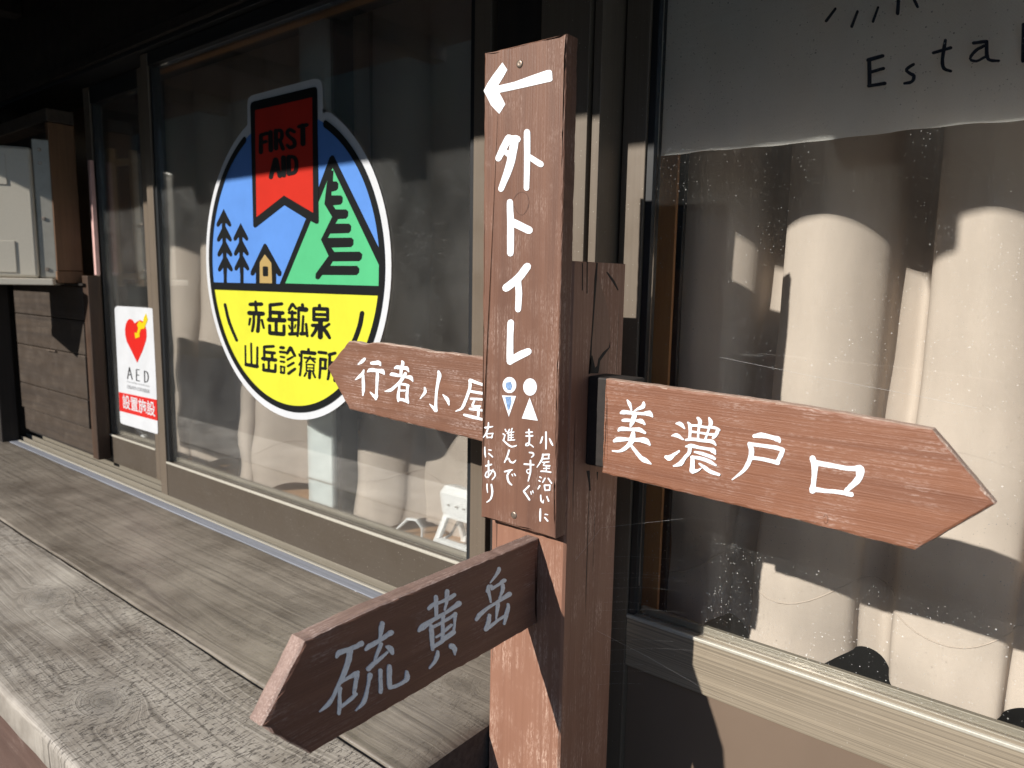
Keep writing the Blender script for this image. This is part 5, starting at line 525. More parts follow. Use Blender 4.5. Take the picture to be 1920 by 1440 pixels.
 'kanji_k3': ['-23792,-895 -23860,-969 -23930,-1046 -23999,-1120 -24005,-1161 -23964,-1190 -23897,-1192 -23840,-1167 -23766,-1094 -23691,-1020 -23618,-948 -23611,-903 -23656,-871 -23729,-868', '-23756,-960 -23679,-1011 -23600,-1063 -23523,-1114 -23469,-1128 -23411,-1117 -23381,-1085 -23393,-1051 -23459,-995 -23528,-938 -23594,-882 -23661,-864 -23733,-878 -23771,-917', '-23919,-1311 -23787,-1310 -23653,-1309 -23523,-1308 -23449,-1287 -23414,-1245 -23438,-1203 -23507,-1184 -23636,-1184 -23771,-1185 -23902,-1186 -23977,-1206 -24013,-1249 -23989,-1292', '-23808,-1194 -23820,-1468 -23834,-1750 -23846,-2025 -23817,-2062 -23752,-2074 -23685,-2055 -23653,-2014 -23643,-1741 -23634,-1459 -23624,-1188 -23652,-1152 -23714,-1140 -23777,-1157', '-23942,-1566 -23801,-1564 -23655,-1561 -23515,-1559 -23439,-1537 -23402,-1492 -23428,-1449 -23499,-1429 -23639,-1431 -23784,-1433 -23926,-1435 -24004,-1457 -24042,-1502 -24016,-1546', '-24000,-1740 -23979,-1781 -23957,-1822 -23936,-1862 -23910,-1878 -23870,-1879 -23839,-1863 -23832,-1839 -23850,-1798 -23869,-1756 -23887,-1715 -23916,-1697 -23958,-1697 -23992,-1714', '-23570,-1680 -23589,-1720 -23610,-1763 -23630,-1804 -23624,-1826 -23594,-1839 -23556,-1835 -23529,-1816 -23506,-1775 -23483,-1734 -23460,-1693 -23466,-1668 -23498,-1654 -23540,-1659', '-23909,-2122 -23773,-2109 -23633,-2096 -23498,-2083 -23422,-2054 -23392,-2005 -23428,-1963 -23507,-1948 -23642,-1961 -23782,-1974 -23918,-1986 -23997,-2015 -24027,-2065 -23991,-2108', '-23154,-925 -23148,-967 -23143,-1010 -23138,-1052 -23101,-1088 -23033,-1098 -22969,-1076 -22942,-1034 -22947,-992 -22953,-949 -22958,-907 -22994,-871 -23063,-861 -23127,-883', '-23283,-1170 -23144,-1177 -23001,-1184 -22863,-1191 -22749,-1166 -22688,-1105 -22714,-1039 -22810,-1003 -22948,-996 -23090,-988 -23230,-980 -23346,-1005 -23409,-1067 -23382,-1134', '-23389,-1104 -23405,-1414 -23425,-1699 -23455,-1911 -23489,-2100 -23471,-2131 -23423,-2144 -23368,-2132 -23337,-2101 -23287,-1911 -23245,-1695 -23223,-1408 -23210,-1098 -23237,-1063 -23297,-1050 -23358,-1067', '-23096,-1343 -23121,-1529 -23147,-1722 -23172,-1910 -23150,-1942 -23098,-1954 -23042,-1939 -23012,-1906 -22991,-1719 -22969,-1527 -22947,-1341 -22967,-1311 -23016,-1299 -23069,-1312', '-23176,-2073 -23073,-2062 -22967,-2052 -22865,-2041 -22790,-2014 -22760,-1966 -22793,-1923 -22869,-1908 -22972,-1914 -23078,-1921 -23181,-1927 -23263,-1957 -23297,-2009 -23261,-2056', '-22934,-1633 -22915,-1780 -22895,-1931 -22876,-2079 -22846,-2107 -22791,-2114 -22739,-2095 -22718,-2060 -22738,-1913 -22757,-1762 -22776,-1616 -22806,-1587 -22861,-1580 -22913,-1598'],
 'kanji_k4': ['-22127,-910 -22128,-952 -22129,-994 -22130,-1035 -22100,-1075 -22034,-1089 -21967,-1070 -21935,-1028 -21933,-987 -21932,-945 -21931,-904 -21961,-865 -22027,-850 -22094,-869', '-22469,-1047 -22474,-1183 -22479,-1324 -22483,-1460 -22452,-1500 -22385,-1514 -22317,-1494 -22284,-1451 -22279,-1315 -22275,-1176 -22270,-1040 -22301,-1001 -22368,-986 -22436,-1005', '-21654,-1042 -21657,-1168 -21661,-1297 -21665,-1424 -21635,-1462 -21570,-1476 -21504,-1456 -21473,-1415 -21469,-1289 -21466,-1160 -21462,-1035 -21492,-997 -21556,-982 -21622,-1001', '-22364,-1114 -22101,-1110 -21834,-1105 -21578,-1100 -21500,-1076 -21465,-1028 -21493,-981 -21568,-960 -21823,-964 -22090,-968 -22352,-972 -22434,-996 -22471,-1045 -22442,-1093', '-22381,-1312 -22109,-1305 -21832,-1298 -21567,-1290 -21501,-1270 -21471,-1229 -21496,-1189 -21559,-1172 -21824,-1178 -22100,-1185 -22372,-1192 -22441,-1213 -22472,-1254 -22447,-1295', '-22377,-1510 -22113,-1503 -21846,-1495 -21589,-1488 -21508,-1462 -21471,-1412 -21500,-1364 -21578,-1342 -21834,-1349 -22102,-1355 -22364,-1362 -22449,-1388 -22488,-1439 -22458,-1489', '-22137,-1444 -22148,-1648 -22159,-1858 -22169,-2063 -22121,-2126 -22016,-2147 -21909,-2114 -21856,-2046 -21849,-1843 -21842,-1634 -21835,-1432 -21880,-1371 -21982,-1349 -22086,-1379', '-22472,-1721 -22379,-1716 -22284,-1711 -22192,-1706 -22118,-1682 -22086,-1635 -22115,-1592 -22187,-1575 -22280,-1579 -22375,-1584 -22468,-1588 -22543,-1613 -22575,-1660 -22546,-1703', '-22302,-1635 -22341,-1730 -22388,-1817 -22477,-1909 -22587,-2008 -22603,-2052 -22567,-2086 -22499,-2092 -22435,-2068 -22314,-1968 -22203,-1863 -22138,-1756 -22094,-1656 -22108,-1609 -22171,-1583 -22249,-1594', '-21530,-1523 -21640,-1572 -21753,-1622 -21864,-1672 -21901,-1712 -21887,-1755 -21828,-1775 -21755,-1764 -21650,-1710 -21542,-1655 -21438,-1602 -21406,-1568 -21418,-1532 -21469,-1514', '-21994,-1721 -21876,-1812 -21765,-1901 -21658,-1992 -21551,-2086 -21495,-2107 -21428,-2098 -21386,-2063 -21390,-2020 -21472,-1913 -21567,-1807 -21694,-1714 -21827,-1629 -21899,-1612 -21974,-1630 -22012,-1674'],
 'kanji_k5': ['-27080,-2711 -27091,-2977 -27103,-3252 -27114,-3520 -27091,-3545 -27042,-3552 -26992,-3536 -26967,-3507 -26960,-3240 -26952,-2966 -26945,-2701 -26966,-2677 -27011,-2670 -27057,-2684', '-26657,-2594 -26664,-2869 -26672,-3153 -26680,-3429 -26656,-3456 -26604,-3463 -26551,-3446 -26525,-3415 -26518,-3139 -26510,-2856 -26502,-2582 -26526,-2555 -26578,-2547 -26631,-2563', '-26220,-2714 -26241,-2973 -26262,-3241 -26283,-3503 -26257,-3534 -26199,-3543 -26139,-3524 -26109,-3489 -26092,-3229 -26075,-2962 -26058,-2703 -26082,-2674 -26136,-2665 -26192,-2681', '-27036,-3553 -26766,-3558 -26492,-3564 -26229,-3569 -26122,-3543 -26062,-3487 -26083,-3430 -26171,-3402 -26436,-3402 -26711,-3402 -26982,-3402 -27080,-3426 -27136,-3477 -27117,-3528'],
 'kanji_k6': ['-25745,-2666 -25753,-2840 -25761,-3019 -25769,-3193 -25739,-3228 -25675,-3237 -25609,-3216 -25578,-3177 -25574,-3004 -25569,-2826 -25565,-2653 -25593,-2621 -25654,-2611 -25715,-2630', '-25643,-2721 -25430,-2699 -25213,-2675 -25005,-2653 -24936,-2627 -24910,-2585 -24940,-2548 -25011,-2536 -25220,-2556 -25437,-2576 -25649,-2597 -25724,-2624 -25753,-2670 -25719,-2709', '-25671,-2932 -25435,-2928 -25194,-2923 -24962,-2919 -24881,-2896 -24840,-2851 -24862,-2808 -24934,-2788 -25165,-2792 -25406,-2796 -25642,-2799 -25725,-2822 -25768,-2868 -25745,-2913', '-25212,-2912 -25215,-2973 -25218,-3036 -25221,-3097 -25192,-3133 -25125,-3143 -25058,-3122 -25025,-3081 -25022,-3021 -25019,-2958 -25016,-2898 -25045,-2862 -25111,-2851 -25179,-2871', '-25802,-3209 -25503,-3206 -25199,-3203 -24907,-3200 -24812,-3174 -24762,-3121 -24786,-3069 -24869,-3045 -25160,-3049 -25464,-3053 -25763,-3057 -25859,-3082 -25910,-3134 -25886,-3186', '-25835,-3373 -25833,-3439 -25832,-3507 -25830,-3573 -25801,-3605 -25740,-3613 -25678,-3592 -25649,-3554 -25647,-3488 -25645,-3420 -25643,-3354 -25673,-3320 -25738,-3311 -25803,-3333', '-25446,-3194 -25452,-3307 -25458,-3425 -25464,-3539 -25437,-3571 -25377,-3580 -25315,-3561 -25285,-3523 -25280,-3410 -25274,-3293 -25268,-3179 -25295,-3147 -25355,-3138 -25416,-3157', '-24993,-3313 -25002,-3396 -25011,-3482 -25019,-3565 -24993,-3599 -24931,-3609 -24867,-3589 -24834,-3550 -24829,-3468 -24824,-3383 -24819,-3301 -24844,-3268 -24902,-3258 -24962,-3277', '-25761,-3655 -25495,-3653 -25225,-3650 -24965,-3647 -24880,-3624 -24834,-3577 -24853,-3530 -24926,-3508 -25185,-3510 -25455,-3512 -25720,-3514 -25809,-3538 -25857,-3586 -25837,-3634'],
 'kanji_k7': ['-24540,-2673 -24478,-2673 -24415,-2673 -24354,-2673 -24275,-2652 -24234,-2608 -24254,-2565 -24323,-2544 -24384,-2544 -24447,-2544 -24508,-2543 -24588,-2564 -24629,-2608 -24609,-2652', '-24589,-2833 -24476,-2832 -24360,-2831 -24249,-2831 -24184,-2813 -24151,-2777 -24167,-2742 -24223,-2725 -24335,-2726 -24451,-2726 -24563,-2726 -24629,-2744 -24663,-2780 -24646,-2816', '-24556,-3010 -24477,-3012 -24395,-3015 -24317,-3017 -24262,-3004 -24231,-2975 -24241,-2945 -24286,-2929 -24364,-2926 -24445,-2924 -24524,-2921 -24580,-2934 -24611,-2963 -24601,-2994', '-24564,-3192 -24485,-3194 -24403,-3196 -24325,-3198 -24270,-3185 -24239,-3156 -24249,-3125 -24294,-3110 -24372,-3107 -24453,-3105 -24533,-3103 -24588,-3116 -24620,-3145 -24609,-3176', '-24608,-3335 -24606,-3421 -24604,-3509 -24602,-3595 -24582,-3617 -24540,-3622 -24499,-3607 -24481,-3581 -24483,-3496 -24485,-3408 -24487,-3322 -24507,-3301 -24548,-3295 -24589,-3309', '-24570,-3384 -24485,-3385 -24397,-3386 -24313,-3388 -24265,-3376 -24239,-3350 -24248,-3324 -24287,-3311 -24372,-3309 -24459,-3308 -24544,-3307 -24592,-3318 -24619,-3344 -24610,-3371', '-24378,-3351 -24381,-3426 -24384,-3504 -24388,-3579 -24369,-3602 -24329,-3608 -24288,-3594 -24268,-3568 -24264,-3493 -24261,-3415 -24258,-3340 -24276,-3318 -24316,-3312 -24357,-3325', '-24565,-3629 -24497,-3629 -24428,-3629 -24360,-3629 -24299,-3612 -24265,-3578 -24278,-3544 -24330,-3528 -24398,-3528 -24467,-3528 -24535,-3528 -24597,-3544 -24631,-3579 -24618,-3613', '-23985,-2546 -24052,-2624 -24123,-2704 -24191,-2782 -24198,-2826 -24155,-2856 -24083,-2856 -24021,-2826 -23945,-2751 -23867,-2673 -23792,-2598 -23783,-2548 -23833,-2513 -23914,-2513', '-23942,-2616 -23856,-2707 -23768,-2801 -23682,-2893 -23631,-2912 -23568,-2904 -23525,-2872 -23525,-2834 -23602,-2740 -23681,-2643 -23757,-2548 -23817,-2525 -23892,-2533 -23943,-2571', '-23774,-2876 -23888,-2920 -24006,-2964 -24122,-3008 -24158,-3039 -24153,-3073 -24108,-3090 -24049,-3083 -23937,-3037 -23822,-2988 -23711,-2942 -23680,-2915 -23684,-2886 -23723,-2871', '-23739,-3095 -23862,-3146 -23989,-3198 -24113,-3249 -24151,-3282 -24145,-3318 -24097,-3336 -24034,-3328 -23910,-3277 -23783,-3224 -23661,-3174 -23624,-3141 -23630,-3106 -23677,-3088', '-23676,-3318 -23816,-3387 -23960,-3459 -24102,-3530 -24141,-3574 -24124,-3616 -24060,-3633 -23983,-3617 -23846,-3544 -23705,-3469 -23570,-3396 -23536,-3357 -23551,-3320 -23608,-3304'],
 'kanji_k8': ['-22832,-2556 -22833,-2595 -22835,-2634 -22836,-2673 -22809,-2707 -22750,-2718 -22689,-2698 -22660,-2660 -22659,-2622 -22657,-2582 -22656,-2544 -22683,-2510 -22742,-2499 -22802,-2518', '-23177,-2759 -22910,-2755 -22638,-2752 -22377,-2748 -22292,-2724 -22250,-2674 -22273,-2625 -22348,-2602 -22608,-2605 -22880,-2608 -23147,-2610 -23235,-2635 -23280,-2686 -23256,-2736', '-23261,-2741 -23276,-2972 -23299,-3194 -23342,-3390 -23393,-3579 -23377,-3610 -23329,-3623 -23274,-3609 -23242,-3578 -23191,-3388 -23147,-3188 -23125,-2963 -23109,-2731 -23132,-2702 -23182,-2692 -23234,-2708', '-23388,-2786 -23375,-2812 -23362,-2838 -23349,-2864 -23321,-2881 -23279,-2880 -23246,-2861 -23239,-2835 -23252,-2810 -23265,-2783 -23278,-2758 -23307,-2741 -23348,-2742 -23381,-2761', '-23297,-3192 -23275,-3163 -23253,-3134 -23231,-3106 -23230,-3080 -23258,-3064 -23300,-3066 -23334,-3085 -23355,-3113 -23378,-3143 -23400,-3171 -23401,-3197 -23373,-3213 -23331,-3211', '-23012,-2928 -22794,-2924 -22571,-2921 -22357,-2918 -22308,-2904 -22284,-2875 -22297,-2847 -22340,-2834 -22554,-2836 -22776,-2839 -22994,-2842 -23044,-2856 -23070,-2886 -23057,-2915', '-22707,-2801 -22789,-2880 -22873,-2963 -22955,-3043 -22963,-3071 -22940,-3091 -22896,-3093 -22856,-3076 -22769,-2998 -22680,-2917 -22594,-2840 -22585,-2808 -22612,-2784 -22662,-2782', '-22694,-2891 -22599,-2939 -22502,-2989 -22408,-3037 -22366,-3042 -22325,-3029 -22308,-3003 -22322,-2979 -22412,-2928 -22504,-2875 -22594,-2823 -22643,-2817 -22690,-2832 -22711,-2862', '-22911,-3155 -22745,-3146 -22575,-3135 -22411,-3126 -22379,-3115 -22364,-3095 -22375,-3077 -22405,-3069 -22569,-3079 -22739,-3089 -22905,-3099 -22938,-3110 -22953,-3130 -22942,-3148', '-22915,-3278 -22754,-3268 -22590,-3258 -22431,-3248 -22402,-3238 -22389,-3220 -22399,-3204 -22426,-3198 -22584,-3207 -22749,-3217 -22910,-3227 -22939,-3237 -22953,-3255 -22943,-3272', '-22879,-3404 -22740,-3394 -22597,-3385 -22460,-3376 -22418,-3361 -22399,-3335 -22414,-3312 -22453,-3303 -22590,-3311 -22732,-3321 -22871,-3330 -22914,-3344 -22934,-3370 -22919,-3395', '-22934,-3129 -22937,-3212 -22940,-3297 -22943,-3380 -22929,-3398 -22897,-3403 -22865,-3392 -22849,-3372 -22846,-3289 -22843,-3204 -22840,-3121 -22855,-3103 -22886,-3098 -22918,-3109', '-22482,-3104 -22485,-3182 -22488,-3262 -22490,-3340 -22476,-3358 -22445,-3363 -22414,-3352 -22398,-3332 -22396,-3254 -22393,-3174 -22391,-3096 -22405,-3078 -22436,-3073 -22467,-3084', '-22787,-3351 -22797,-3441 -22807,-3534 -22817,-3624 -22790,-3663 -22725,-3675 -22657,-3653 -22621,-3611 -22612,-3521 -22602,-3429 -22592,-3339 -22619,-3301 -22683,-3288 -22751,-3309', '-22977,-3433 -23011,-3476 -23047,-3521 -23082,-3564 -23084,-3592 -23056,-3611 -23011,-3609 -22974,-3588 -22937,-3546 -22899,-3501 -22862,-3459 -22859,-3429 -22889,-3409 -22937,-3411', '-22547,-3428 -22507,-3479 -22466,-3533 -22426,-3584 -22392,-3599 -22349,-3594 -22318,-3572 -22316,-3544 -22353,-3492 -22391,-3438 -22428,-3385 -22464,-3369 -22511,-3374 -22544,-3398'],
 'kanji_k9': ['-22134,-2677 -21993,-2677 -21848,-2677 -21708,-2677 -21639,-2657 -21603,-2616 -21621,-2575 -21682,-2556 -21821,-2555 -21965,-2555 -22107,-2555 -22178,-2574 -22215,-2616 -22196,-2657', '-22113,-2851 -22126,-3052 -22141,-3244 -22162,-3410 -22186,-3567 -22167,-3599 -22117,-3610 -22063,-3594 -22033,-3561 -22005,-3403 -21979,-3235 -21960,-3042 -21943,-2840 -21968,-2806 -22024,-2795 -22083,-2813', '-22023,-2920 -21924,-2920 -21822,-2920 -21724,-2920 -21654,-2901 -21617,-2860 -21635,-2818 -21695,-2799 -21793,-2798 -21895,-2798 -21994,-2798 -22065,-2817 -22103,-2859 -22085,-2900', '-21817,-2856 -21827,-2960 -21836,-3066 -21846,-3170 -21822,-3204 -21766,-3216 -21707,-3197 -21677,-3160 -21668,-3056 -21658,-2950 -21649,-2847 -21673,-2813 -21728,-2801 -21787,-2819', '-22035,-3249 -21936,-3245 -21834,-3241 -21735,-3237 -21672,-3217 -21642,-3178 -21661,-3141 -21718,-3126 -21816,-3130 -21918,-3133 -22018,-3137 -22082,-3157 -22113,-3196 -22093,-3233', '-21490,-2719 -21374,-2690 -21255,-2659 -21141,-2630 -21088,-2599 -21078,-2557 -21118,-2527 -21184,-2524 -21300,-2550 -21420,-2576 -21538,-2602 -21597,-2637 -21608,-2683 -21564,-2716', '-21559,-2711 -21585,-3022 -21614,-3293 -21650,-3444 -21689,-3557 -21678,-3591 -21634,-3606 -21579,-3595 -21543,-3564 -21493,-3447 -21448,-3287 -21418,-3013 -21393,-2701 -21417,-2668 -21472,-2656 -21530,-2674', '-21435,-3003 -21298,-3000 -21158,-2996 -21022,-2993 -20955,-2972 -20922,-2931 -20942,-2891 -21002,-2873 -21137,-2876 -21277,-2879 -21414,-2882 -21482,-2903 -21517,-2945 -21497,-2986', '-21248,-2974 -21266,-3174 -21284,-3380 -21302,-3581 -21276,-3619 -21215,-3630 -21152,-3609 -21120,-3568 -21102,-3368 -21084,-3162 -21067,-2963 -21092,-2926 -21152,-2914 -21215,-2933'],
 'aed_card': ['-40539,-1747 -40470,-1628 -40179,-1543 -39980,-1537 -36503,-1520 -36272,-1533 -36167,-1644 -36335,-7712 -36405,-7819 -36584,-7834 -40246,-7848 -40539,-7827 -40634,-7718'],
 'aed_heart': ['-38211,-4367 -38776,-3825 -39294,-3341 -39420,-3002 -39410,-2712 -39287,-2447 -39098,-2266 -38869,-2165 -38665,-2156 -38458,-2209 -38263,-2358 -37965,-2242 -37649,-2161 -37352,-2214 -37129,-2370 -37004,-2640 -37010,-2918 -37095,-3146 -37517,-3678'],
 'aed_bolt': ['-36948,-1810 -36802,-2106 -37211,-2568 -37604,-2617 -37789,-2851 -37772,-3019 -38253,-3122 -38318,-2825 -38071,-2839 -37882,-2587 -37985,-2412 -37752,-2205 -37362,-2298 -37170,-1984'],
 'aed_band': ['-40581,-6137 -36282,-6066 -36310,-7129 -40604,-7167'],
 'aed_text': ['-39207,-4695 -39299,-4896 -39395,-5104 -39488,-5307 -39478,-5325 -39442,-5332 -39400,-5323 -39373,-5304 -39280,-5102 -39184,-4894 -39092,-4694 -39102,-4676 -39137,-4668 -39180,-4677', '-39207,-4706 -39120,-4904 -39031,-5108 -38945,-5306 -38919,-5319 -38878,-5317 -38842,-5303 -38831,-5282 -38917,-5085 -39005,-4881 -39092,-4683 -39117,-4670 -39160,-4671 -39196,-4685', '-39350,-5104 -39226,-5102 -39098,-5100 -38975,-5098 -38937,-5090 -38915,-5073 -38922,-5057 -38952,-5050 -39075,-5052 -39202,-5053 -39326,-5055 -39365,-5063 -39387,-5080 -39381,-5096', '-38397,-4727 -38419,-4916 -38441,-5110 -38463,-5299 -38447,-5315 -38409,-5319 -38369,-5308 -38349,-5288 -38327,-5099 -38305,-4905 -38283,-4717 -38299,-4701 -38337,-4697 -38376,-4708', '-38349,-4746 -38249,-4743 -38147,-4740 -38048,-4737 -38012,-4728 -37992,-4712 -38000,-4696 -38031,-4690 -38129,-4693 -38231,-4696 -38331,-4699 -38368,-4707 -38388,-4724 -38380,-4739', '-38384,-5025 -38297,-5025 -38208,-5024 -38122,-5024 -38085,-5016 -38063,-5000 -38068,-4984 -38098,-4977 -38184,-4977 -38273,-4977 -38360,-4978 -38398,-4986 -38420,-5002 -38414,-5018', '-38418,-5329 -38310,-5326 -38199,-5323 -38092,-5320 -38055,-5312 -38034,-5295 -38041,-5279 -38071,-5273 -38178,-5276 -38289,-5279 -38397,-5281 -38434,-5290 -38455,-5307 -38449,-5322', '-37507,-4735 -37520,-4921 -37533,-5114 -37546,-5301 -37529,-5317 -37492,-5320 -37454,-5309 -37435,-5289 -37422,-5102 -37409,-4910 -37396,-4724 -37413,-4708 -37450,-4705 -37488,-4715', '-37450,-4750 -37349,-4764 -37255,-4778 -37191,-4804 -37150,-4859 -37128,-4935 -37126,-5010 -37144,-5084 -37182,-5156 -37233,-5209 -37299,-5239 -37395,-5261 -37502,-5286 -37531,-5300 -37538,-5317 -37517,-5329 -37481,-5328 -37373,-5305 -37256,-5279 -37148,-5231 -37079,-5161 -37036,-5080 -37016,-5000 -37018,-4918 -37043,-4836 -37095,-4769 -37189,-4732 -37300,-4717 -37404,-4704 -37441,-4708 -37469,-4721 -37472,-4738'],
 'crack': ['13273,467 13327,460 13301,18 13265,-390 13228,-902 13201,-1211 13196,-1626 13167,-1905 13113,-1900 13145,-1415 13181,-1004 13211,-492 13227,118'],
 'crack2': ['13140,-1580 13226,-1503 13287,-1632 13358,-1784 13441,-1749 13478,-1603 13658,-1467 13892,-1374 13945,-1248 13941,-1377 13741,-1515 13552,-1651 13510,-1860 13490,-1922 13128,-1891', '13682,280 13742,271 14035,89 14222,-111 14193,-118 13998,36 13787,189', '12735,445 12760,442 12784,-107 12763,-127', '12910,471 12936,467 12963,-186 12941,-186'],
 'gouge': ['13342,222 13487,-21 13693,-311 13843,-649 13919,-927 13949,-1249 13910,-1633 13870,-1954 13498,-1923 13296,-1905 13201,-1584 13209,-1211 13237,-800 13276,-308 13314,59'],
 'crack3': ['13153,-4042 13270,-4064 13306,-4286 13344,-4535 13305,-4527 13235,-4271', '13574,-4151 13630,-4162 13601,-4346'],
 'knot_ring': ['-9739,1715 -9708,1754 -9675,1792 -9639,1820 -9595,1837 -9546,1847 -9501,1844 -9460,1829 -9422,1804 -9393,1772 -9371,1736 -9360,1692 -9354,1646 -9360,1597 -9372,1545 -9395,1499 -9427,1457 -9468,1421 -9509,1402 -9548,1404 -9591,1425 -9631,1452 -9663,1489 -9689,1536 -9718,1583 -9723,1586 -9730,1586 -9734,1583 -9735,1578 -9706,1531 -9678,1484 -9645,1444 -9601,1414 -9553,1392 -9503,1387 -9454,1408 -9410,1447 -9375,1491 -9350,1539 -9338,1593 -9332,1645 -9338,1693 -9351,1739 -9373,1780 -9408,1814 -9451,1842 -9498,1858 -9549,1860 -9604,1852 -9654,1834 -9692,1802 -9724,1763 -9756,1723 -9756,1718 -9752,1714 -9745,1712'],
 'knot_ring2': ['-3406,-3892 -3401,-3872 -3395,-3854 -3389,-3842 -3382,-3839 -3372,-3840 -3363,-3847 -3354,-3860 -3346,-3879 -3342,-3900 -3342,-3924 -3344,-3951 -3349,-3971 -3357,-3982 -3366,-3989 -3374,-3989 -3383,-3980 -3392,-3964 -3402,-3947 -3404,-3946 -3407,-3947 -3408,-3949 -3408,-3952 -3398,-3968 -3388,-3985 -3377,-3996 -3364,-3996 -3353,-3987 -3344,-3973 -3338,-3951 -3335,-3924 -3335,-3898 -3340,-3876 -3348,-3856 -3358,-3842 -3369,-3834 -3381,-3832 -3393,-3837 -3401,-3852 -3407,-3871 -3412,-3890 -3412,-3893 -3410,-3894 -3408,-3894'],
}
AED_LINES = [('設置施設', -2.0071, -1.8245, -0.3484, -0.31), ('自動体外式除細動器', -1.9762, -1.8501, -0.2914, -0.2811), ('Automated External Defibrillator', -1.9758, -1.8469, -0.2747, -0.2703)]


# ------------------------------------------------------------------ ground and unseen slope
bm = bmesh.new()
vs = [bm.verts.new(p) for p in ((-400, -400, 0), (400, -400, 0), (400, 400, 0), (-400, 400, 0))]
bm.faces.new(vs)
g = link('ground', finish(bm), 'gravel'); g['kind'] = 'structure'
bm = bmesh.new(); NX, NY = 96, 14
def slope(i, j):
    a = R(150 + 150*i/NX); r = 9.5 + j*1.35 + 0.5*math.sin(i*1.9)
    z = -0.05 + 16.5*(1 - math.exp(-j/8.5)) + (0.25*math.sin(i*0.9 + j*0.7) if j else 0)
    return (r*math.cos(a), 1.0 + r*math.sin(a), z)
grid = [[bm.verts.new(slope(i, j)) for i in range(NX + 1)] for j in range(NY + 1)]
for j in range(NY):
    for i in range(NX): bm.faces.new((grid[j][i], grid[j][i+1], grid[j+1][i+1], grid[j+1][i]))
g = link('unseen_hillside', finish(bm, True), 'forest'); g['kind'] = 'structure'  # added unseen; blocks sky reflections, left open at right for sky fill

# ------------------------------------------------------------------ the hut front
hut = thing('mountain_hut', 'dark timber hut front that frames the sliding glass doors under its eave', 'building', (-1.2, 1.0, -H))
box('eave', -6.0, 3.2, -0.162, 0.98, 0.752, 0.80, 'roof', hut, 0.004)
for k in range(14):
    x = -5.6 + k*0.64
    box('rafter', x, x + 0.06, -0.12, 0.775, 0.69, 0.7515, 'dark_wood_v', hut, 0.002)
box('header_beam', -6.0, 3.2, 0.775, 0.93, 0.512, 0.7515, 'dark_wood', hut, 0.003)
box('door_head', -2.62, 0.9, 0.782, 0.93, 0.489, 0.5115, 'gasket_and_shade', hut, 0.001)  # black here paints in the shade under the eave
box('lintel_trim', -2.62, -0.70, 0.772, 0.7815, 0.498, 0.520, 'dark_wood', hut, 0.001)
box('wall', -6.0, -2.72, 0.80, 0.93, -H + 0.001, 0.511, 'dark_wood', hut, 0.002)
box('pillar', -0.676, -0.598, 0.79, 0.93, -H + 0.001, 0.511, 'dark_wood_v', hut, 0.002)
box('pillar', -0.688, -0.679, 0.83, 0.93, -H + 0.001, 0.488, 'gasket_and_shade', hut, 0.001)
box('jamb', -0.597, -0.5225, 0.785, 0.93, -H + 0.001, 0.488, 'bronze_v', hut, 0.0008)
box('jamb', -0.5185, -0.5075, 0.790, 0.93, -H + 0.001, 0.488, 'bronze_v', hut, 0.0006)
box('jamb_groove', -0.522, -0.519, 0.808, 0.93, -H + 0.001, 0.487, 'gasket_and_shade', hut, 0)
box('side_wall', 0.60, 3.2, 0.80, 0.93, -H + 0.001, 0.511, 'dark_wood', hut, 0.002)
# sill and running tracks under the left doors
box('sill', -2.75, -0.60, 0.764, 0.90, -0.62, -0.534, 'sill_metal', hut, 0.002)
for k, (ya, yb, h, mt) in enumerate(((0.7645, 0.7860, 0.0045, 'sill_metal'), (0.7870, 0.7935, 0.0060, 'sill_cream'), (0.8005, 0.8030, 0.0155, 'track'), (0.824, 0.828, 0.016, 'track'), (0.8515, 0.8545, 0.017, 'track'), (0.872, 0.876, 0.020, 'track'))):
    box('track_rib', -2.75, -0.60, ya, yb, -0.5345, -0.534 + h, mt, hut, 0.0008, 2)
box('inner_floor', -2.72, -0.598, 0.90, 1.70, -0.56, -0.505, 'floor_wood', hut, 0.002)
box('entry_floor', -0.52, 0.60, 0.90, 3.2, -H + 0.002, -0.90, 'entry_dark', hut, 0.002)
box('inner_wall', -0.560, -0.530, 0.932, 3.2, -0.95, 0.70, 'inner_dark', hut, 0.001)
box('inner_wall', -4.0, 0.60, 3.2, 3.26, -0.95, 0.70, 'inner_dark', hut, 0.001)
box('inner_wall', -2.80, -2.74, 0.932, 3.2, -0.95, 0.70, 'inner_dark', hut, 0.001)
box('inner_wall', 0.60, 0.66, 0.932, 3.2, -0.95, 0.70, 'inner_dark', hut, 0.001)
box('inner_ceiling', -4.0, 0.66, 0.932, 3.26, 0.70, 0.75, 'inner_dark', hut, 0.001)
box('inner_platform', -2.72, -0.57, 1.705, 3.19, -0.75, -0.509, 'inner_dark', hut, 0.001)
box('inner_lintel', -2.20, -0.70, 0.865, 0.885, 0.480, 0.5085, 'frame_orange_x', hut, 0.001)
box('inner_jamb', -0.503, -0.467, 0.925, 0.9315, -0.90, 0.60, 'frame_orange', hut, 0.001)
box('inner_jamb', -0.500, -0.4655, 0.945, 0.955, -0.90, 0.60, 'gasket_and_shade', hut, 0.001)
# grey painted pillar that stands inside, just behind the left glass
pil = box('inner_pillar', -1.281, -1.198, 0.900, 0.950, -0.5045, 0.70, 'pillar_grey', hut, 0.003)
box('pillar_trim', -1.1975, -1.181, 0.912, 0.955, -0.5045, 0.70, 'dark_wood_v', hut, 0.001)
bm = bmesh.new(); bbox(bm, -1.284, -1.195, 0.8985, 0.9005, -0.4185, -0.4145, 0.0005, 1)
link('pillar_joint', finish(bm), 'cabinet_dark', hut)

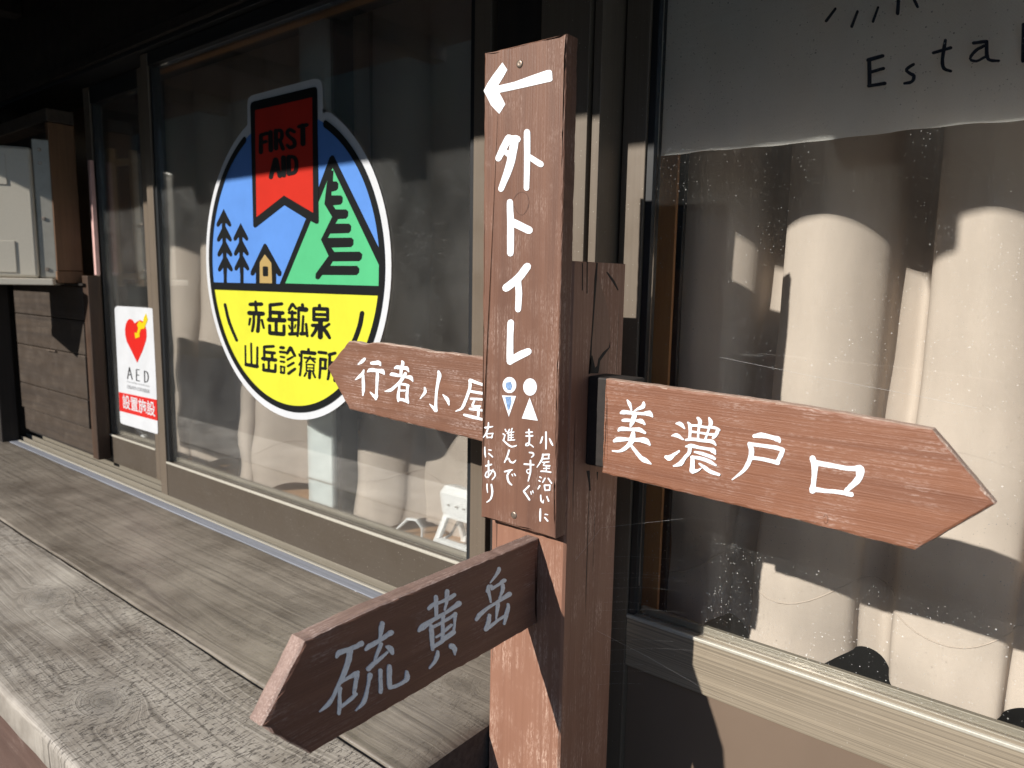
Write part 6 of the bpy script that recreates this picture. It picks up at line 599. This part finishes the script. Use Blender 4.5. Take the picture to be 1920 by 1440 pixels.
# ------------------------------------------------------------------ sliding doors
def slide_door(label, x0, x1, yf, sw, z_bot, z_rail, z_top0, z_top, gl, rail_mat, thick=0.028, bead=True, lower=None):
    d = thing('sliding_door', label, 'sliding door', ((x0 + x1)/2, yf, z_bot))
    box('stile', x0, x0 + sw, yf, yf + thick, z_bot, z_top, 'bronze_v', d, 0.0012)
    box('stile', x1 - sw, x1, yf, yf + thick, z_bot, z_top, 'bronze_v', d, 0.0012)
    box('top_rail', x0 + sw + 0.0004, x1 - sw - 0.0004, yf + 0.001, yf + thick - 0.001, z_top0, z_top, 'gasket_and_shade', d, 0.001)  # bronze rail coloured black: the eave's shade is painted in
    zr = z_bot if lower is None else lower
    rl = box('bottom_rail', x0 + sw + 0.0004, x1 - sw - 0.0004, yf + 0.001, yf + thick - 0.001, zr, z_rail, rail_mat, d, 0.001)
    if bead:
        box('rail_bead', x0 + sw + 0.0004, x1 - sw - 0.0004, yf - 0.001, yf + 0.004, z_rail - 0.003, z_rail + 0.0015, 'bead', rl, 0.001)
        box('rail_bead', x0 + sw + 0.012, x1 - sw - 0.0004, yf + 0.019, yf + 0.026, z_rail + 0.0003, z_rail + 0.010, 'track', rl, 0.001)
    if lower is not None:
        box('lower_panel', x0 + sw + 0.0004, x1 - sw - 0.0004, yf + 0.010, yf + 0.018, z_bot, lower - 0.0004, 'panel_brown', d, 0.0)
    box('glazing_seal', x0 + sw + 0.0004, x0 + sw + 0.010, yf + 0.004, yf + thick - 0.004, z_rail + 0.002, z_top0 - 0.0004, 'gasket_and_shade', d, 0.0006)
    box('glazing_seal', x1 - sw - 0.010, x1 - sw - 0.0004, yf + 0.004, yf + thick - 0.004, z_rail + 0.002, z_top0 - 0.0004, 'gasket_and_shade', d, 0.0006)
    box('glass_pane', x0 + sw + 0.0102, x1 - sw - 0.0102, yf + 0.0125, yf + 0.0155, z_rail + 0.0005, z_top0 - 0.0005, gl, d, 0)
    return d
slide_door('bronze framed sliding glass door carrying the round first aid sticker', -1.723, -0.690, 0.795, 0.031, -0.5155, -0.434, 0.460, 0.4875, 'glass_l', 'bronze')
d_ = slide_door('narrow visible strip of bronze glass door behind the heart sticker at left', -2.150, -1.800, 0.838, 0.038, -0.512, -0.434, 0.445, 0.4875, 'glass_a', 'bronze')
box('meeting_strip', -1.7995, -1.727, 0.830, 0.836, -0.512, 0.4875, 'gasket_and_shade', d_, 0.001)
slide_door('bronze glass door at right with brushed middle rail and brown lower panel', -0.504, 0.598, 0.840, 0.034, -0.935, -0.449, 0.455, 0.4875, 'glass_r', 'bronze_r', lower=-0.522)

# ------------------------------------------------------------------ curtains
LOBE = [(-0.056, 0.027), (-0.039, 0.011), (-0.016, 0.002), (0.004, 0.0), (0.027, 0.012), (0.045, 0.031), (0.059, 0.055), (0.065, 0.080), (0.068, 0.109), (0.084, 0.123), (0.097, 0.126), (0.107, 0.102), (0.110, 0.062)]
def spline(P, n):
    Q = [2*P[0] - P[1]] + P + [2*P[-1] - P[-2]]; out = []
    for k in range(1, len(Q) - 2):
        a, b, c, d = Q[k-1:k+3]
        for q in range(n):
            s = q/n
            out.append(0.5*(2*b + (c - a)*s + (2*a - 5*b + 4*c - d)*s*s + (3*b - a - 3*c + d)*s**3))
    return out + [P[-1]]
def curtain(name, label, x0, x1, yfront, depth, ztop, zbot, first, seed, hemh=0.10, flare=0.02, per=0.175, loose=1.0, scallop=0.0):
    """pleated cloth: rounded pleats with tucked valleys, loosening towards a stitched hem"""
    rnd = random.Random(seed)
    c = thing(name, label, 'curtain', ((x0 + x1)/2, yfront + 0.05, zbot))
    P = []; xc = first
    while xc < x1 + 0.1:
        wd = per*(1 + rnd.uniform(-0.10, 0.10)*loose); dd = depth*(1 + rnd.uniform(-0.30, 0.10)*loose); yo = rnd.uniform(0, 0.018)*loose
        P += [Vector((xc + a*wd/0.17, yfront + yo + b*dd/0.126)) for a, b in LOBE]
        xc += wd
    P = [p for p in spline(P, 5) if x0 <= p.x <= x1]
    r1, r2, r3 = (rnd.uniform(0, 6) for _ in range(3))
    def pt(p, f):
        z = ztop + (zl(p.x) - ztop)*f
        low = max(0.0, (f - 0.45)/0.55)
        y = yfront + (p.y - yfront)*(1 - 0.60*low) + low*0.022*math.sin(p.x*19 + r2) + low*loose*(0.020*math.sin(p.x*15 + r1) + 0.016*math.sin(9*z + p.x*21 + r2)) - flare*low*low
        y += 0.003*math.sin(29*p.x + 6*z) + 0.004*low*math.sin(47*z + 17*p.x + r3)
        x = p.x + low*0.012*loose*math.sin(11*z + p.x*8 + r3)
        return Vector((x, y, z))
    def zl(x): return zbot + (0.020 if not scallop else 0.004)*math.sin(x*19 + r1) + 0.006*math.sin(x*41) + scallop*sum(math.exp(-((x - q)/0.048)**2) for q in (-0.385, -0.205, -0.025))
    NZc = 80; bm = bmesh.new()
    g = [[bm.verts.new(pt(p, j/NZc) + Vector((0, 0, H))) for j in range(NZc + 1)] for p in P]
    for i in range(len(P) - 1):
        for j in range(NZc): bm.faces.new((g[i][j], g[i][j+1], g[i+1][j+1], g[i+1][j]))
    link('curtain_cloth', finish(bm, True), 'curtain', c)
    fh = 1 - hemh/(ztop - zbot)
    bm = bmesh.new(); tube(bm, [pt(p, fh) - Vector((0, 0.0004, 0)) for p in P[::3]], 0.0008, 4)
    link('hem_seam', finish(bm, True), 'curtain', c)
    return c
curtain('curtain', 'pleated beige curtain behind the right glass door', -0.490, 0.50, 0.985, 0.126, 0.62, -0.530, -0.460, 3, loose=0.25, scallop=0.055)
curtain('curtain', 'pleated beige curtain behind the first aid door, right of the grey pillar', -1.185, -0.705, 0.985, 0.085, 0.60, -0.5035, -1.15, 5)
curtain('curtain', 'pleated beige curtain behind the first aid door, left of the grey pillar', -2.05, -1.262, 0.985, 0.100, 0.60, -0.5035, -2.02, 11)

# ------------------------------------------------------------------ linen banner inside the right door
ban = thing('banner', 'off white linen banner with dark hand lettering hung behind the right glass', 'banner', (-0.1, 0.862, 0.155))
bm = bmesh.new(); g = []
for i in range(121):
    x = -0.466 + (0.95)*i/120; row = []
    for j in range(61):
        f = j/60
        xx = x - 0.010*f*max(0, 1 - i/25)
        z = 0.56 + (0.1632 - 0.56 + 0.0012*math.sin(i*0.21) + 0.0005*math.sin(i*0.9))*f
        y = 0.8650 + 0.0013*math.sin(i*0.35 + f*2) + 0.0012*math.sin(i*0.13 + f*9) + 0.0009*math.sin(i*0.8 + 5*math.sin(f*4)) + 0.0008*math.sin(f*23 + i*0.11 + 2*math.sin(i*0.2))
        row.append(bm.verts.new((xx, y, z + H)))
    g.append(row)
for i in range(120):
    for j in range(60): bm.faces.new((g[i][j], g[i][j+1], g[i+1][j+1], g[i+1][j]))
link('banner_cloth', finish(bm, True), 'linen', ban)
for k in ('cloth_ray', 'cloth_E', 'cloth_s', 'cloth_t', 'cloth_a', 'cloth_b'):
    plan('sun_ray' if k == 'cloth_ray' else 'hand_letter', k, 0.8600, 'Y', -1, 0.0003, 'ink', ban)
bm = bmesh.new()
for k in range(26):
    z = 0.50 - k*0.0135; x = -0.467 - 0.009*(0.56 - z)/0.4
    tube(bm, [(x, 0.862, z), (x - random.uniform(0.002, 0.006), 0.862, z - 0.004), (x - random.uniform(-0.001, 0.007), 0.8618, z - random.uniform(0.008, 0.018))], 0.00022, 4)
fr = link('frayed_edge', finish(bm), 'linen', ban); fr['kind'] = 'stuff'

# ------------------------------------------------------------------ first aid sticker
YS = 0.8074
CX, CZ = -1.2013, 0.0259
fa = thing('first_aid_sticker', 'big round sticker with red ribbon, mountain and yellow half on the left door', 'sticker', (CX, YS, -0.266))
def disc(r, a0=0.0, a1=360.0, n=96):
    return [(CX + r*math.cos(R(a0 + (a1 - a0)*k/n)), CZ + r*math.sin(R(a0 + (a1 - a0)*k/n))) for k in range(n if a1 - a0 >= 360 else n + 1)]
polys('backing', [disc(0.2921, 62, 478, 120)] + [parse(s) for s in PLAN['rib_white'] + PLAN['rib_white2']], YS, 'Y', -1, 0.0004, 's_white', fa, 0.00002)
def seg_top(r, z): a = math.degrees(math.asin((z - CZ)/r)); return disc(r, a, 180 - a, 72)
def seg_bot(r, z): a = math.degrees(math.asin((z - CZ)/r)); return disc(r, -180 - a, a, 72)
polys('blue_sky', [seg_top(0.2715, -0.016)], YS, 'Y', -1, 0.0009, 's_blue', fa)
polys('yellow_field', [seg_bot(0.2715, -0.018)], YS, 'Y', -1, 0.0009, 's_yellow', fa)
A0, A1 = math.degrees(math.atan2(0.2454, 0.1303)), math.degrees(math.atan2(0.2435, -0.1291))
ring = []
arc = [(A1 + (360 + A0 - A1)*k/140) for k in range(141)]
outer = [(CX + 0.2777*math.cos(R(a)), CZ + 0.2777*math.sin(R(a))) for a in arc]
inner = [(CX + 0.2652*math.cos(R(a)), CZ + 0.2652*math.sin(R(a))) for a in arc]
quads = [[outer[k], outer[k+1], inner[k+1], inner[k]] for k in range(140)]
bm = bmesh.new()
for q in quads:
    bm.faces.new([bm.verts.new(place(u, v, YS - 0.0022, 'Y')) for u, v in q])
for a in (A0, A1):
    c = (CX + 0.27145*math.cos(R(a)), CZ + 0.27145*math.sin(R(a)))
    bm.faces.new([bm.verts.new(place(c[0] + 0.0063*math.cos(k*math.pi/10), c[1] + 0.0063*math.sin(k*math.pi/10), YS - 0.00215, 'Y')) for k in range(20)])
bmesh.ops.remove_doubles(bm, verts=bm.verts, dist=1e-6)
link('black_ring', finish(bm), 's_black', fa)
plan('mountain_outline', 'mt_black', YS, 'Y', -1, 0.0012, 's_black', fa)
mg = plan('green_mountain', 'mt_green', YS, 'Y', -1, 0.0014, 's_green', fa)
plan('mountain_ridge', 'mt_rock', YS, 'Y', -1, 0.0016, 's_black', fa)
plan('printed_fir', 'tree1', YS, 'Y', -1, 0.0012, 's_black', fa)
plan('printed_fir', 'tree2', YS, 'Y', -1, 0.0012, 's_black', fa)
plan('printed_cabin', 'cabin_black', YS, 'Y', -1, 0.0015, 's_black', fa)
plan('cabin_front', 'cabin_tan', YS, 'Y', -1, 0.0017, 's_tan', fa)
plan('cabin_window', 'cabin_window', YS, 'Y', -1, 0.0019, 's_black', fa)
polys('black_bar', [[(-1.471, -0.0240), (-0.931, -0.0240), (-0.931, -0.0090), (-1.471, -0.0090)]], YS, 'Y', -1, 0.0020, 's_black', fa)
rb = plan('ribbon', 'rib_black', YS, 'Y', -1, 0.0018, 's_black', fa)
plan('ribbon_face', 'rib_red', YS, 'Y', -1, 0.0020, 's_red', fa)
plan('ribbon_lettering', 'first_aid_text', YS, 'Y', -1, 0.0022, 's_black', fa)
for s_ in PLAN['side_lines']:
    polys('side_line', [parse(s_)], YS, 'Y', -1, 0.0012, 's_black', fa)
for k in range(1, 10):
    plan('printed_character', 'kanji_k%d' % k, YS, 'Y', -1, 0.0011, 's_black', fa, 0.00002)

# ------------------------------------------------------------------ heart sticker
YA = 0.8500
ae = thing('heart_sticker', 'white card with red heart and yellow bolt on the far left door', 'sticker', (-1.92, 0.84, -0.39))
YA = 0.8374
for nm, key, th, mt in (('card', 'aed_card', 0.0006, 's_white'), ('red_heart', 'aed_heart', 0.0010, 'a_red'), ('yellow_bolt', 'aed_bolt', 0.0014, 'a_yellow'), ('red_band', 'aed_band', 0.0010, 'a_red'), ):
    plan(nm, key, YA, 'Y', -1, th, mt, ae)
for a, b in ((0, 3), (3, 7), (7, 9)):
    polys('printed_letter', [parse(s_) for s_ in PLAN['aed_text'][a:b]], YA, 'Y', -1, 0.0010, 's_black', ae)
for i, (tx, x0, x1, z0, z1) in enumerate(AED_LINES):
    glyphs('printed_line', tx, x0, x1, z0, z1, YA - 0.0011, 's_white' if i == 0 else 'a_grey', ae, 0.012 if i == 0 else 0.0)

# ------------------------------------------------------------------ bench
be = thing('bench', 'long weathered grey plank bench under the left doors', 'bench', (-2.4, 0.5, -H))
def plank(name, x0, x1, y0, y1, z0, z1, mat, parent, rf, rb_, wob=0.0012):
    """plank along x with rounded long edges (rf front, rb_ rear) and a worn, slightly uneven profile"""
    sec = []
    def corner(cy, cz, r, a0, a1, n=5):
        for k in range(n + 1):
            a = R(a0 + (a1 - a0)*k/n); sec.append((cy + r*math.cos(a), cz + r*math.sin(a)))
    corner(y0 + rf, z1 - rf, rf, 180, 90); 
    NY_ = 8
    for k in range(1, NY_): sec.append((y0 + rf + (y1 - rb_ - y0 - rf)*k/NY_, z1))
    corner(y1 - rb_, z1 - rb_, rb_, 90, 0); corner(y1 - 0.002, z0 + 0.002, 0.002, 0, -90, 2); corner(y0 + 0.003, z0 + 0.003, 0.003, -90, -180, 2)
    bm = bmesh.new(); NS = 150; rings = []
    for i in range(NS + 1):
        x = x0 + (x1 - x0)*(1 - (1 - i/NS)**1.0)
        e = 0.0025 if i in (0, NS) else 0
        rings.append([bm.verts.new((x, y + (0 if (y0 + rf < y < y1 - rb_) else wob*(math.sin(x*23 + z*60) + 0.6*math.sin(x*71))*0.5), z + H + (-e if z > z1 - 0.004 else 0) + (wob*0.5*math.sin(x*17 + y*40) if z > z1 - 0.004 else 0))) for y, z in sec])
    n = len(sec)
    for a, b in zip(rings, rings[1:]):
        for k in range(n): bm.faces.new((a[k], a[(k+1) % n], b[(k+1) % n], b[k]))
    bm.faces.new(rings[0]); bm.faces.new(rings[-1][::-1])
    return link(name, finish(bm, True), mat, parent)
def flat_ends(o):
    o.data.materials.append(M['end_grain_shade'])
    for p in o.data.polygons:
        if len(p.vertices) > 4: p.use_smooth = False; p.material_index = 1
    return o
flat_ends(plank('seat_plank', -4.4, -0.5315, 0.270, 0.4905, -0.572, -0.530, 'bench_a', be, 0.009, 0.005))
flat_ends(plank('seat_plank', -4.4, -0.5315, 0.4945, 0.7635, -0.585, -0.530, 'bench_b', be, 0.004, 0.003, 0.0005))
box('fascia', -4.4, -0.545, 0.288, 0.312, -0.76, -0.573, 'fascia', be, 0.003)
box('end_rail', -0.575, -0.548, 0.314, 0.740, -0.72, -0.5865, 'dark_wood', be, 0.002)
for x in (-4.2, -3.0, -1.8, -0.62):
    box('leg', x - 0.04, x + 0.04, 0.33, 0.41, -H + 0.001, -0.5735, 'fascia', be, 0.003)
    box('leg', x - 0.04, x + 0.04, 0.66, 0.74, -H + 0.001, -0.7205 if x > -0.7 else -0.5865, 'fascia', be, 0.003)

# ------------------------------------------------------------------ signpost
sp = thing('signpost', 'brown wooden signpost with white hand painted boards in front of the doors', 'signpost', (-0.477, 0.674, -H))
PX0, PX1, PY0, PY1 = -0.5295, -0.4246, 0.6207, 0.7265
c_ = 0.0025
bm = bmesh.new()
full = [(PX0 + c_, PY0), (PX1 - c_, PY0), (PX1, PY0 + c_), (PX1, PY1 - c_), (PX1 - c_, PY1), (PX0 + c_, PY1), (PX0, PY1 - c_), (PX0, PY0 + c_)]
prism(bm, full, -H, 0.0235)
post = link('post', finish(bm), 'post', sp)
plan('gouge', 'gouge', PX1, 'X', 1, 0.0002, 'gouge', post)
for s_ in PLAN['crack'] + PLAN['crack2'] + PLAN['crack3']:
    polys('split', [parse(s_)], PX1, 'X', 1, 0.0004, 'crack', post)
def letters(keys, depth, ax, toward, parent, name='painted_character'):
    for k in keys:
        plan(name, k, depth, ax, toward, 0.00045, 'white_paint', parent)
def screw(x, z, y, parent, r=0.0042):
    bm = bmesh.new()
    n = 14
    prof = ((r, 0.0), (r*0.92, 0.0009), (r*0.55, 0.0014), (0.0008, 0.0010))
    rings = [[bm.verts.new((x + rr*math.cos(2*math.pi*k/n), y - h, z + H + rr*math.sin(2*math.pi*k/n))) for k in range(n)] for rr, h in prof]
    for a, b in zip(rings, rings[1:]):
        for k in range(n): bm.faces.new((a[k], a[(k+1) % n], b[(k+1) % n], b[k]))
    bm.faces.new(rings[-1])
    link('screw', finish(bm, True), 'screw', parent)
# upright board
b1 = link('upright_board', board([(-0.5300, 0.2374), (-0.5272, -0.2636), (-0.4232, -0.2640), (-0.4258, 0.2371)], 0.6000, 0.6203, 'Y', 0.0018, 0.0003), 'board_v', sp)
b1['label'] = 'upright board with left arrow and toilet directions'
letters(['arrow'], 0.6, 'Y', -1, b1, 'painted_arrow')
letters(['outside', 'to', 'i', 're'], 0.6, 'Y', -1, b1)
letters(['icon_man', 'icon_woman'], 0.6, 'Y', -1, b1, 'painted_figure')
plan('worn_patch', 'icon_wear', 0.6, 'Y', -1, 0.0007, 'blue_wear', b1)
letters(['note_w%d' % k for k in range(1, 17)], 0.6, 'Y', -1, b1, 'painted_note')
plan('knot', 'knot_ring', 0.6, 'Y', -1, 0.0002, 'knot', b1)
screw(-0.4822, 0.2185, 0.6001, b1); screw(-0.4790, -0.2505, 0.6001, b1)
# right arrow board, screwed to a dark cleat on the post
box('cleat', PX1 + 0.0003, -0.375, 0.6540, 0.690, -0.1945, -0.0972, 'cleat', sp, 0.002)
b2 = link('arrow_board', board([(-0.3940, -0.0960), (-0.1970, -0.1006), (-0.0955, -0.1071), (-0.0496, -0.1576), (-0.0997, -0.2066), (-0.1901, -0.2029), (-0.3943, -0.1958)], 0.6400, 0.6535, 'Y', 0.0026, 0.0003, face='board_r', edge='edge_worn_x'), None, sp)
b2['label'] = 'sunlit arrow board pointing right'
letters(['beauty', 'dense', 'door', 'mouth'], 0.64, 'Y', -1, b2)
plan('knot', 'knot_ring2', 0.64, 'Y', -1, 0.0002, 'knot', b2)
# left arrow board
box('cleat', -0.60, PX0 - 0.0003, 0.6540, 0.690, -0.180, -0.0905, 'cleat', sp, 0.002)
b3 = link('arrow_board', board([(-0.5310, -0.0885), (-0.5646, -0.0870), (-0.7389, -0.0816), (-0.8103, -0.0834), (-0.8595, -0.1252), (-0.8103, -0.1797), (-0.5637, -0.1879), (-0.5310, -0.1896)], 0.6400, 0.6535, 'Y', 0.0024, 0.0003, chips=((-0.777, -0.0816, 0.016, 0.0035), (-0.650, -0.085, 0.03, 0.0018)), face='board_l', edge='edge_worn_x'), None, sp)
b3['label'] = 'arrow board pointing left, half hidden by the upright board'
letters(['go', 'person_char', 'small_char', 'house_char'], 0.64, 'Y', -1, b3)
# front arrow board, square to the wall
b4 = link('arrow_board', board([(0.6205, -0.2772), (0.3860, -0.2765), (0.3165, -0.2790), (0.2765, -0.3330), (0.3198, -0.3772), (0.6205, -0.3775)], -0.4590, -0.4780, 'X', 0.0030, 0.0003, chips=((0.280, -0.338, 0.010, 0.003), (0.47, -0.3775, 0.03, 0.0012)), face='board_f', edge='edge_worn'), None, sp)
b4['label'] = 'shaded arrow board jutting out toward the viewer'
letters(['sulfur', 'yellow', 'peak'], -0.4590, 'X', 1, b4)

# ------------------------------------------------------------------ far left: shutter case, timber box, metal cabinet
sc_ = thing('shutter_case', 'low dark plank shutter case left of the heart sticker door', 'shutter case', (-2.4, 0.80, -0.53))
zs = [-0.419, -0.338, -0.215, -0.120, -0.028]
for a, b in zip(zs, zs[1:]):
    box('plank', -2.66, -2.137 + (a + 0.22)*0.03, 0.800, 0.815, a + 0.0012, b - 0.0012, 'shutter_wood', sc_, 0.002)
box('side_board', -2.136, -2.100, 0.803, 0.836, -0.50, 0.0, 'dark_brown', sc_, 0.002)
box('back_board', -2.66, -2.1365, 0.8155, 0.832, -0.50, -0.03, 'dark_wood', sc_, 0.001)
box('base_rail', -2.66, -2.137, 0.806, 0.8150, -0.49, -0.4205, 'shutter_wood', sc_, 0.002)
box('top_rail', -2.67, -2.112, 0.794, 0.836, -0.027, -0.0205, 'dark_wood', sc_, 0.001)
box('handle', -2.40, -2.335, 0.793, 0.7985, -0.219, -0.215, 'screw', sc_, 0.001)
tb = thing('timber_box', 'brown timber box frame fixed above the shutter case', 'box frame', (-2.3, 0.78, -0.02))
box('side_board', -2.166, -2.148, 0.749, 0.812, 0.012, 0.388, 'box_wood', tb, 0.002)
box('top_board', -2.75, -2.146, 0.747, 0.812, 0.389, 0.422, 'shutter_wood', tb, 0.002)
box('bottom_board', -2.75, -2.146, 0.747, 0.812, -0.020, 0.011, 'box_wood', tb, 0.002)
box('back_board', -2.75, -2.1665, 0.800, 0.8115, 0.012, 0.388, 'dark_wood', tb, 0.001)
tag(box('corner_post', -2.78, -2.685, 0.745, 0.795, -0.533, 0.511, 'dark_wood_v', None, 0.003), 'dark square post at the left edge beside the shutter case', 'post')
ca = thing('metal_cabinet', 'cream metal cabinet with screwed flange at the left edge', 'cabinet', (-2.25, 0.60, 0.0))
dx, dy = 0.495, 0.869
def slab(name, s0, s1, n0, n1, z0, z1, mat, parent, bev=0.004, seg=3):
    """block in the cabinet's own frame: s runs along its face, n outward"""
    bm = bmesh.new(); bbox(bm, s0, s1, -n1, -n0, z0, z1, bev, seg)
    for v in bm.verts:
        s, n = v.co.x, -v.co.y
        v.co.x = -2.150 + dx*s + dy*n; v.co.y = 0.738 + dy*s - dx*n
    return link(name, finish(bm), mat, parent)
slab('cabinet_body', -0.30, -0.030, -0.15, 0.0, -0.008, 0.322, 'cabinet', ca, 0.008)
slab('flange', -0.0295, 0.012, -0.02, -0.006, -0.008, 0.345, 'cabinet_dark', ca, 0.004)
slab('drip_ledge', -0.31, 0.006, -0.15, 0.030, -0.026, -0.009, 'cabinet', ca, 0.002)
slab('label_plate', -0.28, -0.085, 0.0, 0.0022, 0.225, 0.300, 'cabinet', ca, 0.001, 2)
slab('label_plate', -0.28, -0.078, 0.0, 0.0022, 0.005, 0.085, 'cabinet', ca, 0.001, 2)
for z in (0.318, 0.285, 0.145, 0.015):
    slab('screw', -0.016, -0.008, -0.006, -0.003, z - 0.004, z + 0.004, 'screw', ca, 0.001, 2)
tag(box('pink_board', -2.113, -2.100, 0.826, 0.836, 0.002, 0.30, 'pink', None, 0.001), 'thin pink board leaning between timber box and far door', 'board')

# ------------------------------------------------------------------ things seen through the glass
rk = thing('wooden_rack', 'slim light wood rack standing behind the far left glass', 'rack', (-2.25, 1.0, -0.5))
XR = -2.335
for dx_ in (0.0, 0.085):
    bm = bmesh.new(); obb(bm, (XR + dx_, 0.98 + dx_*0.3, -0.03), (XR + dx_ - 0.005, 0.98 + dx_*0.3, 0.375 - dx_*0.12), 0.017, 0.017)
    link('upright', finish(bm), 'light_wood', rk)
for z in (0.335, 0.0):
    bm = bmesh.new(); obb(bm, (XR, 0.99, z), (XR + 0.085, 1.012, z), 0.012, 0.018)
    link('rung', finish(bm), 'light_wood', rk)
ck = thing('apron', 'maroon coat and grey apron hanging in the dark behind the rack', 'clothes', (-2.2, 1.25, -0.1))
def hang(name, x0, x1, y, z0, z1, mat, slant):
    bm = bmesh.new(); g = []
    for i in range(25):
        row = []
        for j in range(25):
            f = j/24; xx = x0 + (x1 - x0)*i/24
            row.append(bm.verts.new((xx + slant*f, y + 0.02*math.sin(i*0.9 + f*2) + 0.01*math.sin(f*9), z1 + (z0 - z1)*f + H)))
        g.append(row)
    for i in range(24):
        for j in range(24): bm.faces.new((g[i][j], g[i+1][j], g[i+1][j+1], g[i][j+1]))
    link(name, finish(bm, True), mat, ck)
hang('coat', -2.62, -2.38, 1.18, 0.02, 0.62, 'maroon', 0.02)
hang('apron_strap', -2.40, -2.30, 1.15, -0.05, 0.66, 'grey_cloth', 0.14)
bm = bmesh.new()
tube(bm, [(-2.29, 0.95, 0.01), (-2.285, 0.95, -0.06), (-2.24, 0.94, -0.16), (-2.215, 0.93, -0.26), (-2.235, 0.93, -0.32), (-2.18, 0.92, -0.40), (-2.05, 0.91, -0.455), (-1.90, 0.90, -0.50)], 0.005, 8)
tag(link('white_cable', finish(bm, True), 'white_plastic'), 'white cable drooping behind the heart sticker', 'cable')

# folding desk lamp on the inner floor
lp = thing('folding_lamp', 'small white folding lamp standing behind the left glass by the upright board', 'lamp', (-0.86, 0.93, -0.505))
def bars(name, segs, mat=('white_plastic'), w_=0.008, h_=0.008):
    bm = bmesh.new()
    for a, b in segs: obb(bm, a, b, w_, h_, Vector((0, 1, 0)))
    return link(name, finish(bm), mat, lp)
LX, LY, LZ = 0.0, 0.0, 0.0
bars('front_leg', [((LX - 0.040, LY - 0.022, LZ), (LX - 0.029, LY + 0.006, LZ + 0.070))], w_=0.009)
bars('front_leg', [((LX + 0.040, LY - 0.022, LZ), (LX + 0.029, LY + 0.006, LZ + 0.070))], w_=0.009)
bars('crossbar', [((LX - 0.037, LY - 0.015, LZ + 0.020), (LX + 0.037, LY - 0.015, LZ + 0.020)), ((LX - 0.031, LY + 0.002, LZ + 0.060), (LX + 0.031, LY + 0.002, LZ + 0.060))], w_=0.006, h_=0.010)
bars('rear_leg', [((LX - 0.036, LY + 0.052, LZ), (LX - 0.026, LY + 0.016, LZ + 0.075))], w_=0.008)
bars('rear_leg', [((LX + 0.036, LY + 0.052, LZ), (LX + 0.026, LY + 0.016, LZ + 0.075))], w_=0.008)
bars('foot_bar', [((LX - 0.038, LY + 0.050, LZ + 0.006), (LX + 0.038, LY + 0.050, LZ + 0.006))], w_=0.012, h_=0.012)
bm = bmesh.new()
sec = [(LY - 0.004, LZ + 0.064), (LY - 0.010, LZ + 0.100), (LY + 0.002, LZ + 0.110), (LY + 0.026, LZ + 0.106), (LY + 0.030, LZ + 0.068)]
rr = []
for k, x in enumerate((LX - 0.034, LX - 0.036, LX + 0.036, LX + 0.034)):
    s = 0.93 if k in (0, 3) else 1.0
    rr.append([bm.verts.new((x, LY + 0.01 + (y - LY - 0.01)*s, LZ + 0.087 + (z - LZ - 0.087)*s + H)) for y, z in sec])
for a, b in zip(rr, rr[1:]):
    for k in range(5): bm.faces.new((a[k], a[(k+1) % 5], b[(k+1) % 5], b[k]))
bm.faces.new(rr[0]); bm.faces.new(rr[-1][::-1])
hd = link('lamp_head', finish(bm), 'white_plastic', lp)
bm = bmesh.new()
for x, q in ((-0.018, 0.002), (0.0, 0.003), (0.016, 0.002)):
    bbox(bm, LX + x - q, LX + x + q, LY - 0.0095, LY - 0.0055, LZ + 0.080, LZ + 0.083, 0.0004, 1)
link('lamp_clip', finish(bm), 'cabinet_dark', hd)
bm = bmesh.new()
tube(bm, [(LX - 0.150, -0.010, LZ + 0.003), (LX - 0.135, -0.010, LZ + 0.018), (LX - 0.115, -0.010, LZ + 0.036), (LX - 0.095, -0.008, LZ + 0.038), (LX - 0.082, -0.006, LZ + 0.026), (LX - 0.085, -0.004, LZ + 0.006), (LX - 0.055, -0.002, LZ + 0.004), (LX - 0.030, 0.010, LZ + 0.022), (LX - 0.022, 0.020, LZ + 0.045)], 0.0024, 8)
link('lamp_cord', finish(bm, True), 'white_plastic', lp)

for o_ in lp.children_recursive:           # lamp parts are modelled round the origin; scale up and stand them on the floor
    for v in o_.data.vertices:
        v.co = Vector((-0.898 + v.co.x*1.13, 0.962 + v.co.y*1.13, H - 0.505 + (v.co.z - H)*1.13))

# ------------------------------------------------------------------ cobwebs strung between post and right door
bm = bmesh.new()
rw = random.Random(12)
for k in range(13):
    z = -0.315 - 0.013*k + rw.uniform(-0.004, 0.004); x = PX1 + 0.0006; y = 0.705 + rw.uniform(-0.012, 0.012)
    q = rw.uniform(0.025, 0.07)
    tube(bm, [(x, y, z), (x + q*0.5, y + q*0.8, z - 0.1*q), (x + q, y + q*1.6, z - 0.3*q)], 0.00003, 3)
tube(bm, [(PX1 + 0.0006, 0.640, -0.300), (PX1 + 0.002, 0.69, -0.275), (PX1 + 0.07, 0.78, -0.27), (-0.25, 0.838, -0.275)], 0.00006, 3)
tube(bm, [(PX1 + 0.0006, 0.69, -0.40), (PX1 + 0.03, 0.76, -0.45), (-0.33, 0.838, -0.515)], 0.00007, 3)
tube(bm, [(-0.36, 0.848, -0.085), (-0.25, 0.848, -0.098), (-0.15, 0.848, -0.108), (-0.09, 0.848, -0.115)], 0.00012, 3)
cw = link('cobweb', finish(bm), 'silk')
tag(cw, 'fine cobweb strands between the post and the right door', 'cobweb'); cw['kind'] = 'stuff'
